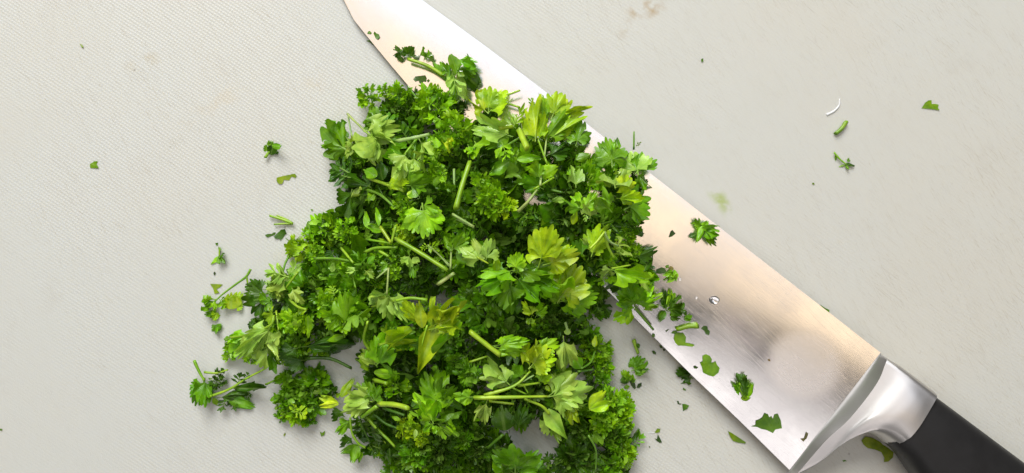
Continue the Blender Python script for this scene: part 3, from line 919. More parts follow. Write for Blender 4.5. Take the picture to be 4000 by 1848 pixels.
   (-75.43,26.07,1.15,-75.01,29.85,0.28,'F','m',0.7,-17)],
  hd=[],
  fk=[],
 ),
 dict(label='flat yellow-green scalloped scrap on the board left of the heap', group='chopped parsley bits scattered on the cutting board', name='parsley_flake',
  st=[],
  lf=[],
  hd=[],
  fk=[([(-73.55,18.38,0.12),(-71.7,18.85,0.12),(-69.68,19.26,0.12),(-67.83,19.66,0.12),(-67.23,18.95,0.12),(-67.67,18.28,0.12),(-68.84,18.72,0.12),(-69.21,18.18,0.12),(-69.61,17.51,0.12),(-70.69,17.64,0.12),(-71.19,17.84,0.12),(-71.43,17.11,0.12),(-71.77,16.43,0.12),(-72.87,16.43,0.12),(-73.51,17.27,0.12)],'y',0.6)],
 ),
 dict(label='three-pronged cut stem lying on the board left of the heap', group='chopped parsley bits scattered on the cutting board', name='chopped_stalk',
  st=[([(-68.15,4.05,1.09),(-71.43,5.33,1.09),(-75.51,6.5,1.09)],0.64,0.57,'y'),
   ([(-68.43,4.32,1.05),(-70.44,5.49,1.05),(-73.28,6.6,1.05)],0.4,0.34,'y'),
   ([(-68.8,3.99,0.92),(-71.14,3.99,0.92),(-74.16,3.76,0.92)],0.47,0.4,'y')],
  lf=[],
  hd=[],
  fk=[],
 ),
 dict(label='dark folded leaf scrap with a thin tail below the three-pronged stem', group='chopped parsley bits scattered on the cutting board', name='parsley_flake',
  st=[],
  lf=[],
  hd=[],
  fk=[([(-74.39,-0.03,0.12),(-73.55,0.81,0.12),(-72.03,2.15,0.12),(-70.69,2.32,0.12),(-70.35,0.91,0.12),(-70.86,0.58,0.12),(-71.7,-0.7,0.12),(-72.37,-1.21,0.12),(-72.71,-0.7,0.12),(-73.71,-0.63,0.12)],'d',2),
   ([(-77.17,0.47,0.12),(-76.23,0.81,0.12),(-75.06,0.81,0.12),(-74.39,1.31,0.12),(-73.71,1.25,0.12),(-74.22,0.47,0.12),(-75.39,0.04,0.12),(-76.4,-0.3,0.12)],'d',0.5)],
 ),
 dict(label='tiny forked sprig with three fingers on the board far left of the heap', group='chopped parsley bits scattered on the cutting board', name=None,
  st=[([(-91.24,-3.5,0.53),(-91.32,-6.27,0.53)],0.18,0.16,'b')],
  lf=[(-91.35,-6.27,0.45,-93.91,-8.69,-0.2,'R','b',0.4,11),
   (-91.27,-5.9,0.45,-90.88,-8.41,2.6,'R','m',0.4,-15),
   (-91.16,-5.9,0.55,-88.41,-7.14,2.34,'F','m',0.7,-9),
   (-91.09,-6.27,0.45,-89.13,-8.25,1.84,'R','m',0.5,18),
   (-91.64,-3.87,0.45,-89.94,-3.85,1.63,'R','b',0.8,15)],
  hd=[],
  fk=[],
 ),
 dict(label='minute green speck above the tiny forked sprig', group='chopped parsley bits scattered on the cutting board', name='parsley_flake',
  st=[],
  lf=[],
  hd=[],
  fk=[([(-92.68,-2.03,0.12),(-91.76,-1.95,0.12),(-91.94,-2.77,0.12),(-92.42,-2.73,0.12)],'m',0.6)],
 ),
 dict(label='minute dark speck below the tiny forked sprig', group='chopped parsley bits scattered on the cutting board', name='parsley_flake',
  st=[],
  lf=[],
  hd=[],
  fk=[([(-93.24,-11.45,0.12),(-92.79,-10.9,0.12),(-92.5,-11.63,0.12),(-92.98,-12.19,0.12)],'d',0.6)],
 ),
 dict(label="yellow-green notched flake above the thin stemmed sprig's tip", group='chopped parsley bits scattered on the cutting board', name='parsley_flake',
  st=[],
  lf=[],
  hd=[],
  fk=[([(-94.16,-14.78,0.12),(-92.13,-14.85,0.12),(-90.35,-14.96,0.12),(-91.2,-15.88,0.12),(-92.31,-16.44,0.12),(-91.31,-17.55,0.12),(-92.87,-17.92,0.12),(-93.31,-16.25,0.12)],'y',0.6)],
 ),
 dict(label='v-shaped flake, the leftmost bit on the board', group='chopped parsley bits scattered on the cutting board', name='parsley_flake',
  st=[],
  lf=[],
  hd=[],
  fk=[([(-131.7,22.62,0.12),(-130.53,23.46,0.12),(-129.35,23.56,0.12),(-129.82,22.62,0.12),(-129.26,21.91,0.12),(-129.12,21.3,0.12),(-131.7,21.39,0.12)],'b',0.6)],
 ),
 dict(label='pale yellow speck in the upper left of the board', group='chopped parsley bits scattered on the cutting board', name='parsley_flake',
  st=[],
  lf=[],
  hd=[],
  fk=[([(-135.0,60.15,0.12),(-134.29,59.92,0.12),(-133.68,59.07,0.12),(-134.29,58.93,0.12)],'Y',0.6)],
 ),
 dict(label="green speck on the board just left of the heap's shoulder", group='chopped parsley bits scattered on the cutting board', name='parsley_flake',
  st=[],
  lf=[],
  hd=[],
  fk=[([(-62.9,8.47,0.12),(-62.29,8.57,0.12),(-62.09,8.17,0.12),(-62.63,7.97,0.12)],'b',0.6)],
 ),
 dict(label='folded green flake on the board below the lower left clump', group='chopped parsley bits scattered on the cutting board', name='parsley_flake',
  st=[],
  lf=[],
  hd=[],
  fk=[([(-59.96,-60.92,0.12),(-59.33,-61.36,0.12),(-58.3,-60.62,0.12),(-58.6,-62.02,0.12),(-59.59,-62.46,0.12)],'b',1.5)],
 ),
 dict(label='faint pale sliver on the board below the lower left clump', group='chopped parsley bits scattered on the cutting board', name='parsley_flake',
  st=[],
  lf=[],
  hd=[],
  fk=[([(-71.37,-61.91,0.12),(-70.82,-61.18,0.12),(-70.63,-61.73,0.12),(-71.19,-62.46,0.12)],'y',0.6)],
 ),
 dict(label='dark speck at the left edge of the photo', group='chopped parsley bits scattered on the cutting board', name='parsley_flake',
  st=[],
  lf=[],
  hd=[],
  fk=[([(-159.93,-59.97,0.12),(-159.21,-60.13,0.12),(-159.29,-60.61,0.12),(-159.93,-60.61,0.12)],'m',0.6)],
 ),
 dict(label='short cut stem lying alone on the right of the board', group='chopped parsley bits scattered on the cutting board', name='chopped_stalk',
  st=[([(104.1,35.8,0.96),(102.62,33.59,0.96),(100.69,31.98,0.96)],0.61,0.56,'b')],
  lf=[],
  hd=[],
  fk=[],
 ),
 dict(label='star-shaped sprig with a stalk, right of the knife on the board', group='chopped parsley bits scattered on the cutting board', name=None,
  st=[([(100.31,26.16,0.89),(102.24,23.95,0.89),(104.25,22.34,0.89)],0.44,0.32,'b')],
  lf=[(103.99,22.77,0.55,106.99,21.94,0.87,'R','d',0.35,-24),
   (103.99,22.37,0.55,104.87,20.7,1.34,'R','m',0.4,4),
   (103.99,22.37,0.55,102.03,21.68,0.2,'R','p',0.35,-6),
   (104.39,23.18,0.55,105.55,24.37,0.66,'F','m',0.6,-24),
   (101.04,25.61,0.35,101.13,23.59,0.44,'R','m',0.4,-6)],
  hd=[],
  fk=[],
 ),
 dict(label='heart-notched leaf flake, the rightmost bit on the board', group='chopped parsley bits scattered on the cutting board', name='parsley_flake',
  st=[],
  lf=[],
  hd=[],
  fk=[([(127.95,40.03,0.12),(128.96,41.76,0.12),(129.97,42.49,0.12),(131.01,42.57,0.12),(131.09,41.36,0.12),(132.18,41.44,0.12),(133.27,41.16,0.12),(132.99,40.15,0.12),(133.51,39.42,0.12),(130.77,39.83,0.12)],'b',1)],
 ),
 dict(label='yellow speck right of the knife, below the star-shaped sprig', group='chopped parsley bits scattered on the cutting board', name='parsley_flake',
  st=[],
  lf=[],
  hd=[],
  fk=[([(93.67,16.68,0.12),(94.16,16.84,0.12),(94.56,16.36,0.12),(94.0,16.12,0.12)],'y',0.6)],
 ),
 dict(label="leaf tip peeping out behind the blade's spine near the bolster", group='chopped parsley bits scattered on the cutting board', name='parsley_flake',
  st=[],
  lf=[],
  hd=[],
  fk=[([(96.2,-21.2,0.12),(97.72,-22.29,0.12),(99.16,-22.94,0.12),(99.07,-23.72,0.12),(97.51,-22.94,0.12)],'m',0.6)],
 ),
 dict(label='tiny green flake above the blade on the right half of the board', group='chopped parsley bits scattered on the cutting board', name='parsley_flake',
  st=[],
  lf=[],
  hd=[],
  fk=[([(59.01,55.33,0.12),(59.65,55.65,0.12),(59.81,54.69,0.12),(59.17,54.45,0.12)],'m',0.6)],
 ),
 dict(label='crumpled deep green sprig alone on the blade near the spine', group='chopped parsley bits lying on the knife blade', name=None,
  st=[],
  lf=[(57.06,2.43,10.07,54.8,5.61,10.66,'F','m',0.7,10),
   (57.07,1.01,10.03,54.9,-1.84,10.18,'R','m',0.45,24),
   (56.82,3.13,11.09,55.05,-1.82,12.69,'R','b',0.35,21),
   (56.71,2.41,11.57,63.8,2.63,8.0,'R','m',0.3,9),
   (57.12,1.71,10.57,61.96,0.65,11.8,'F','m',0.6,15),
   (57.3,1.36,10.57,61.44,-2.54,11.05,'F','m',0.6,5),
   (57.77,0.65,10.08,59.9,-2.71,11.54,'R','b',0.35,1),
   (56.94,2.78,10.58,59.02,4.55,10.77,'F','b',0.7,-21),
   (55.41,4.22,9.49,53.98,3.69,8.66,'R','m',0.4,-7),
   (55.65,0.66,8.39,53.68,-0.06,9.26,'R','d',0.8,13)],
  hd=[(57.73,2.44,8.71,1.85,'m',6,'F')],
  fk=[],
 ),
 dict(label='triangular green flake on the blade left of the crumpled sprig', group='chopped parsley bits lying on the knife blade', name='parsley_flake',
  st=[],
  lf=[],
  hd=[],
  fk=[([(47.67,-0.24,6.71),(48.26,1.56,6.81),(48.79,1.99,6.87),(49.51,1.2,6.89),(49.79,0.91,6.91),(48.63,-0.06,6.79)],'d',0.6)],
 ),
 dict(label='pale three-lobed leaf with a brown spot on the blade beside the heap', group='chopped parsley bits lying on the knife blade', name=None,
  st=[],
  lf=[(49.33,-10.5,6.87,48.36,-14.03,8.16,'F','b',0.8,-10),
   (49.35,-10.5,6.77,45.77,-13.28,8.64,'F','b',0.6,-11),
   (49.5,-10.14,6.9,49.77,-13.66,8.29,'R','b',0.4,-21),
   (49.17,-9.78,6.79,47.79,-9.72,8.34,'R','o',0.6,8)],
  hd=[],
  fk=[],
 ),
 dict(label='dark oval leaf on the blade beside the heap', group='chopped parsley bits lying on the knife blade', name='parsley_flake',
  st=[],
  lf=[],
  hd=[],
  fk=[([(43.55,-11.26,5.95),(44.25,-9.99,6.06),(45.67,-9.37,6.2),(46.81,-9.8,6.27),(47.03,-10.52,6.25),(46.58,-11.18,6.19),(45.33,-11.4,6.08)],'d',1)],
 ),
 dict(label='small leaf fleck at the end of the dark oval leaf on the blade', group='chopped parsley bits lying on the knife blade', name='parsley_flake',
  st=[],
  lf=[],
  hd=[],
  fk=[([(46.67,-9.26,6.28),(47.09,-8.72,6.34),(47.87,-8.71,6.4),(47.74,-9.44,6.36),(47.1,-9.8,6.29)],'m',0.6)],
 ),
 dict(label="dark notched leaf strip on the blade, below the folded glossy leaf's stem", group='chopped parsley bits lying on the knife blade', name=None,
  st=[],
  lf=[(47.06,-22.41,6.52,45.16,-16.12,9.07,'F','d',0.7,20),
   (47.01,-22.03,6.74,49.52,-16.5,8.64,'F','b',0.7,17),
   (47.69,-22.73,6.96,51.93,-18.97,9.1,'F','d',0.75,6),
   (47.35,-23.45,6.89,52.7,-22.35,7.11,'W','m',0.65,1),
   (48.18,-24.23,6.31,51.3,-24.71,8.7,'F','d',0.6,-13),
   (46.74,-22.79,6.27,44.56,-25.64,8.38,'R','m',0.5,2),
   (52.1,-24.57,6.51,54.69,-25.23,7.06,'F','m',0.7,-25),
   (52.45,-23.84,6.57,53.07,-22.72,7.05,'R','d',0.8,-16),
   (43.55,-19.93,5.97,41.38,-20.56,7.07,'F','d',0.9,20)],
  hd=[],
  fk=[],
 ),
 dict(label='short light green stem piece on the blade', group='chopped parsley bits lying on the knife blade', name='chopped_stalk',
  st=[([(50.22,-28.36,6.5),(53.64,-27.3,6.84),(56.64,-27.19,7.1)],0.66,0.83,'b')],
  lf=[],
  hd=[],
  fk=[],
 ),
 dict(label='two-lobed small flake on the blade right of the short stem piece', group='chopped parsley bits lying on the knife blade', name='parsley_flake',
  st=[],
  lf=[],
  hd=[],
  fk=[([(57.69,-28.09,6.24),(58.43,-27.27,6.34),(59.48,-27.35,6.43),(59.7,-28.29,6.39),(60.34,-28.93,6.41),(60.06,-30.09,6.32),(59.09,-29.8,6.26),(58.66,-28.81,6.28)],'d',1)],
 ),
 dict(label='round leaf scrap with a pointed tail on the blade below the short stem piece', group='chopped parsley bits lying on the knife blade', name='parsley_flake',
  st=[],
  lf=[],
  hd=[],
  fk=[([(49.46,-31.4,5.37),(49.74,-29.89,5.48),(50.7,-29.32,5.59),(52.38,-29.43,5.72),(53.19,-30.72,5.72),(53.05,-32.44,5.6),(54.31,-32.64,5.7),(55.79,-33.14,5.79),(54.95,-33.67,5.69),(53.06,-33.43,5.55),(50.74,-33.37,5.36),(49.89,-32.47,5.35)],'b',1.2)],
 ),
 dict(label='dark fleck touching the left end of the short stem piece on the blade', group='chopped parsley bits lying on the knife blade', name='parsley_flake',
  st=[],
  lf=[],
  hd=[],
  fk=[([(48.68,-29.6,5.42),(49.3,-28.82,5.51),(50.27,-28.72,5.59),(50.7,-29.45,5.59),(49.65,-29.85,5.48)],'m',0.6)],
 ),
 dict(label='curled leaf with a torn edge in the middle of the lower blade', group='chopped parsley bits lying on the knife blade', name='parsley_flake',
  st=[],
  lf=[],
  hd=[],
  fk=[([(58.14,-36.47,5.78),(59.18,-35.95,5.9),(60.44,-36.45,5.97),(61.0,-37.52,5.95),(60.89,-38.6,5.88),(61.72,-38.37,5.96),(62.14,-38.15,6.01),(62.57,-39.22,5.98),(63.34,-40.07,5.98),(63.03,-41.59,5.86),(61.58,-42.82,5.65),(60.11,-42.49,5.55),(58.42,-41.65,5.47),(58.02,-39.93,5.55),(57.45,-38.64,5.59),(58.24,-38.2,5.68)],'b',2)],
 ),
 dict(label='looped dark sprig on the lower blade right of the curled leaf', group='chopped parsley bits lying on the knife blade', name=None,
  st=[([(69.05,-44.76,7.27),(69.71,-47.32,7.18),(70.59,-49.25,7.09)],0.48,0.41,'b')],
  lf=[(71.79,-48.99,7.33,68.57,-41.37,9.79,'F','d',0.5,6),
   (71.02,-49.04,7.06,73.1,-44.0,7.94,'R','m',0.45,-20),
   (69.85,-47.42,6.67,66.53,-45.05,7.97,'F','m',0.7,3),
   (69.67,-43.47,7.33,71.71,-42.32,9.1,'F','d',0.7,-6),
   (69.95,-49.61,6.32,72.24,-48.51,8.72,'R','b',0.5,-14),
   (69.32,-46.92,7.06,69.05,-44.33,7.29,'R','b',0.5,-12)],
  hd=[],
  fk=[],
 ),
 dict(label='toothed green leaf with a pointed end near the heel of the blade', group='chopped parsley bits lying on the knife blade', name='parsley_flake',
  st=[],
  lf=[],
  hd=[],
  fk=[([(73.16,-58.1,5.54),(74.4,-57.64,5.68),(74.45,-56.34,5.78),(75.61,-55.88,5.92),(76.43,-55.22,6.04),(77.02,-53.9,6.19),(78.07,-54.23,6.25),(78.5,-55.18,6.22),(79.12,-54.73,6.31),(79.55,-55.59,6.29),(79.94,-54.28,6.42),(80.97,-53.96,6.53),(81.84,-55.98,6.46),(82.14,-58.35,6.31),(80.25,-58.83,6.11),(79.52,-59.93,5.96),(77.76,-59.1,5.87),(76.09,-58.78,5.75),(74.83,-58.2,5.68)],'m',2)],
 ),
 dict(label='tiny oval flake on the blade left of the curled torn leaf', group='chopped parsley bits lying on the knife blade', name='parsley_flake',
  st=[],
  lf=[],
  hd=[],
  fk=[([(55.45,-39.88,5.34),(56.08,-39.52,5.42),(56.93,-40.03,5.46),(56.51,-40.47,5.39),(55.76,-40.39,5.34)],'d',0.6)],
 ),
 dict(label='grey-green speck on the blade left of the short stem piece', group='chopped parsley bits lying on the knife blade', name='parsley_flake',
  st=[],
  lf=[],
  hd=[],
  fk=[([(46.94,-28.92,5.32),(47.74,-28.4,5.41),(48.04,-28.48,5.43),(47.33,-29.18,5.33)],'d',0.6)],
 ),
 dict(label='small flake on the cutting edge below the stout cut stem', group='chopped parsley bits lying on the knife blade', name='parsley_flake',
  st=[],
  lf=[],
  hd=[],
  fk=[([(42.82,-30.38,4.92),(43.15,-29.56,4.98),(43.83,-29.94,5.01),(43.75,-30.81,4.96),(43.11,-30.94,4.93)],'m',0.6)],
 ),
 dict(label='brownish leaf crumb on the blade beside the bolster', group='chopped parsley bits lying on the knife blade', name='parsley_flake',
  st=[],
  lf=[],
  hd=[],
  fk=[([(87.86,-61.66,6.58),(88.89,-61.42,6.69),(89.45,-59.46,6.89),(90.08,-59.88,6.92),(89.71,-61.4,6.77),(88.71,-62.5,6.59)],'o',0.6)],
 ),
 dict(label='tan crumb at the rim of the smudge on the blade', group='chopped parsley bits lying on the knife blade', name='parsley_flake',
  st=[],
  lf=[],
  hd=[],
  fk=[([(77.64,-37.33,7.36),(78.26,-37.24,7.42),(78.48,-37.83,7.4),(77.94,-37.88,7.35)],'o',0.6)],
 ),
 dict(label='flat scalloped scrap on the blade above the heap', group='chopped parsley bits lying on the knife blade', name='parsley_flake',
  st=[],
  lf=[],
  hd=[],
  fk=[([(-30.58,48.57,2.86),(-29.86,49.48,2.91),(-28.17,49.62,3.0),(-26.77,49.76,3.07),(-26.37,48.93,3.09),(-26.57,47.73,3.06),(-27.37,47.86,3.02),(-27.77,47.15,2.99),(-28.57,47.36,2.95),(-28.89,48.15,2.94),(-29.98,47.89,2.88)],'m',1)],
 ),
 dict(label='tiny flake right of the scalloped scrap on the upper blade', group='chopped parsley bits lying on the knife blade', name='parsley_flake',
  st=[],
  lf=[],
  hd=[],
  fk=[([(-26.37,48.13,3.08),(-25.69,48.64,3.12),(-25.37,48.12,3.13),(-25.97,47.53,3.09)],'m',0.6)],
 ),
 dict(label='small leaf flake on the blade near its upper cutting edge', group='chopped parsley bits lying on the knife blade', name='parsley_flake',
  st=[],
  lf=[],
  hd=[],
  fk=[([(-42.84,62.79,2.31),(-42.48,63.42,2.34),(-42.03,62.94,2.36),(-41.23,62.65,2.4),(-40.86,61.56,2.41),(-41.63,60.93,2.37),(-42.24,61.34,2.34)],'m',1)],
 ),
 dict(label="round flake on the cutting edge, nearest the blade's tip", group='chopped parsley bits lying on the knife blade', name='parsley_flake',
  st=[],
  lf=[],
  hd=[],
  fk=[([(-44.82,62.81,2.21),(-44.57,63.53,2.22),(-44.05,63.68,2.25),(-43.52,63.19,2.28),(-43.77,62.64,2.26)],'m',0.6)],
 ),
 dict(label="pointed flake half under the cutting edge near the blade's tip", group='chopped parsley bits scattered on the cutting board', name='parsley_flake',
  st=[],
  lf=[],
  hd=[],
  fk=[([(-45.58,61.14,0.12),(-44.61,61.3,0.12),(-44.21,61.71,0.12),(-43.61,61.18,0.12),(-42.8,59.97,0.12),(-43.41,59.77,0.12),(-44.41,60.66,0.12)],'m',0.6)],
 ),
 dict(label='hollow stem piece on the board between heap and blade', group='chopped parsley bits scattered on the cutting board', name='chopped_stalk',
  st=[([(37.76,-32.1,1.41),(38.36,-34.06,1.41),(39.23,-36.45,1.41)],0.96,0.7,'y')],
  lf=[(38.74,-33.03,2.65,39.21,-34.6,3.83,'R','d',0.6,20)],
  hd=[],
  fk=[],
 ),
 dict(label='dark toothed leaf on the board between heap and blade, largest of that cluster', group='chopped parsley bits scattered on the cutting board', name=None,
  st=[],
  lf=[(37.5,-41.77,0.75,40.18,-37.26,0.34,'W','m',0.9,0),
   (37.49,-41.76,0.85,42.73,-39.18,2.06,'F','m',0.8,13),
   (37.75,-41.8,0.55,42.36,-42.06,0.34,'F','m',0.7,-22)],
  hd=[],
  fk=[],
 ),
 dict(label='wedge leaf on the board left of the dark toothed leaf, three crumbs below it', group='chopped parsley bits scattered on the cutting board', name=None,
  st=[],
  lf=[(36.22,-45.29,0.55,34.35,-41.65,1.53,'W','b',0.9,0),
   (36.01,-45.29,0.55,37.04,-42.15,2.46,'F','m',0.7,19),
   (36.69,-44.67,0.35,33.43,-44.84,1.9,'R','d',0.7,-4)],
  hd=[],
  fk=[],
 ),
 dict(label='round bright crumb under the wedge leaf, leftmost of three', group='chopped parsley bits scattered on the cutting board', name='parsley_flake',
  st=[],
  lf=[],
  hd=[],
  fk=[([(34.89,-46.81,0.12),(35.85,-46.24,0.12),(36.81,-46.68,0.12),(36.07,-47.68,0.12),(35.19,-47.55,0.12)],'b',1)],
 ),
 dict(label='long dark crumb under the wedge leaf, middle one of three', group='chopped parsley bits scattered on the cutting board', name='parsley_flake',
  st=[],
  lf=[],
  hd=[],
  fk=[([(36.63,-44.93,0.12),(37.38,-44.71,0.12),(38.47,-46.02,0.12),(38.69,-47.33,0.12),(38.12,-47.64,0.12),(37.16,-46.46,0.12)],'d',1)],
 ),
 dict(label='oval dark crumb under the wedge leaf, rightmost of three', group='chopped parsley bits scattered on the cutting board', name='parsley_flake',
  st=[],
  lf=[],
  hd=[],
  fk=[([(38.91,-47.24,0.12),(39.34,-46.02,0.12),(40.43,-45.58,0.12),(40.48,-46.68,0.12),(39.78,-47.24,0.12)],'d',1)],
 ),
 dict(label='small dark flake on the board between the stem piece and the cutting edge', group='chopped parsley bits scattered on the cutting board', name='parsley_flake',
  st=[],
  lf=[],
  hd=[],
  fk=[([(43.58,-35.63,0.12),(44.36,-35.63,0.12),(45.02,-36.2,0.12),(44.93,-36.85,0.12),(44.06,-36.59,0.12)],'d',0.6)],
 ),
 dict(label='dark crumb right at the cutting edge, upper one of a pair', group='chopped parsley bits scattered on the cutting board', name='parsley_flake',
  st=[],
  lf=[],
  hd=[],
  fk=[([(45.98,-34.01,0.12),(46.77,-33.88,0.12),(47.03,-34.89,0.12),(46.24,-34.84,0.12)],'d',0.6)],
 ),
 dict(label='dark crumb right at the cutting edge, lower one of a pair', group='chopped parsley bits scattered on the cutting board', name='parsley_flake',
  st=[],
  lf=[],
  hd=[],
  fk=[([(47.03,-35.02,0.12),(47.86,-35.1,0.12),(47.73,-35.76,0.12),(47.29,-35.76,0.12)],'d',0.6)],
 ),
 dict(label='dark shaded leaf on the board, tucked under the cutting edge', group='chopped parsley bits scattered on the cutting board', name=None,
  st=[],
  lf=[(56.3,-44.22,0.45,50.85,-41.6,0.45,'W','d',0.85,0),
   (56.3,-44.22,0.45,51.5,-45.09,0.45,'F','d',0.8,0),
   (55.87,-43.78,0.45,52.81,-40.29,0.45,'F','d',0.8,0)],
  hd=[],
  fk=[],
 ),
 dict(label='tiny flake on the board below the tucked dark leaf', group='chopped parsley bits scattered on the cutting board', name='parsley_flake',
  st=[],
  lf=[],
  hd=[],
  fk=[([(53.32,-47.11,0.12),(54.41,-47.86,0.12),(54.19,-48.12,0.12),(53.4,-47.86,0.12)],'m',0.6)],
 ),
 dict(label='triangular flake on the board below the tucked dark leaf', group='chopped parsley bits scattered on the cutting board', name='parsley_flake',
  st=[],
  lf=[],
  hd=[],
  fk=[([(53.14,-52.22,0.12),(54.19,-52.35,0.12),(55.33,-52.79,0.12),(54.63,-53.88,0.12),(53.4,-54.49,0.12)],'m',0.6)],
 ),
 dict(label='bent dark crumb beside the triangular flake on the board', group='chopped parsley bits scattered on the cutting board', name='parsley_flake',
  st=[],
  lf=[],
  hd=[],
  fk=[([(51.48,-51.35,0.12),(52.01,-51.35,0.12),(52.22,-52.14,0.12),(52.97,-52.22,0.12),(52.44,-52.49,0.12),(51.79,-52.31,0.12)],'d',0.6)],
 ),
 dict(label='pale yellowish flake on the board right of the lower heap', group='chopped parsley bits scattered on the cutting board', name='parsley_flake',
  st=[],
  lf=[],
  hd=[],
  fk=[([(44.58,-61.09,0.12),(45.46,-59.91,0.12),(46.33,-60.08,0.12),(46.11,-61.09,0.12),(45.02,-61.39,0.12)],'y',0.6)],
 ),
 dict(label='thin white shred on the board beside the pale yellowish flake', group='chopped parsley bits scattered on the cutting board', name='plastic_shred',
  st=[],
  lf=[],
  hd=[],
  fk=[([(42.4,-61.31,0.12),(44.58,-61.22,0.12),(44.58,-61.39,0.12),(42.4,-61.48,0.12)],'w',0.6)],
 ),
 dict(label='small folded dark leaf on the board right of the lower heap', group='chopped parsley bits scattered on the cutting board', name='parsley_flake',
  st=[],
  lf=[],
  hd=[],
  fk=[([(44.5,-62.97,0.12),(45.24,-63.27,0.12),(45.54,-61.74,0.12),(46.24,-63.05,0.12),(46.85,-64.28,0.12),(46.11,-64.45,0.12),(45.24,-63.84,0.12)],'d',1.5)],
 ),
 dict(label='smallest speck on the board right of the lower heap', group='chopped parsley bits scattered on the cutting board', name='parsley_flake',
  st=[],
  lf=[],
  hd=[],
  fk=[([(42.66,-65.32,0.12),(43.18,-65.59,0.12),(43.05,-66.11,0.12)],'d',0.6)],
 ),
 dict(label='half-moon leaf scrap on the board below the heel of the blade', group='chopped parsley bits scattered on the cutting board', name='parsley_flake',
  st=[],
  lf=[],
  hd=[],
  fk=[([(67.29,-60.65,0.12),(68.6,-61.31,0.12),(70.57,-62.62,0.12),(72.97,-64.19,0.12),(72.75,-64.63,0.12),(70.57,-64.36,0.12),(69.04,-63.84,0.12),(68.17,-62.62,0.12)],'y',1)],
 ),
 dict(label="olive leaf strip on the board under the bolster's finger notch", group='chopped parsley bits scattered on the cutting board', name='parsley_flake',
  st=[],
  lf=[],
  hd=[],
  fk=[([(109.05,-63.66,0.12),(110.14,-62.36,0.12),(112.31,-62.79,0.12),(114.93,-64.1,0.12),(115.8,-64.97,0.12),(117.54,-66.06,0.12),(119.06,-67.36,0.12),(118.85,-68.89,0.12),(117.32,-70.2,0.12),(116.02,-70.33,0.12),(116.23,-69.11,0.12),(115.36,-67.36,0.12),(113.19,-66.49,0.12),(111.01,-66.06,0.12),(109.7,-64.97,0.12)],'y',2)],
 ),
 dict(label='speck on the board below the finger notch', group='chopped parsley bits scattered on the cutting board', name='parsley_flake',
  st=[],
  lf=[],
  hd=[],
  fk=[([(100.45,-68.05,6.96),(101.27,-67.86,7.04),(101.78,-68.29,7.04),(100.67,-68.48,6.94)],'m',0.6)],
 ),
]
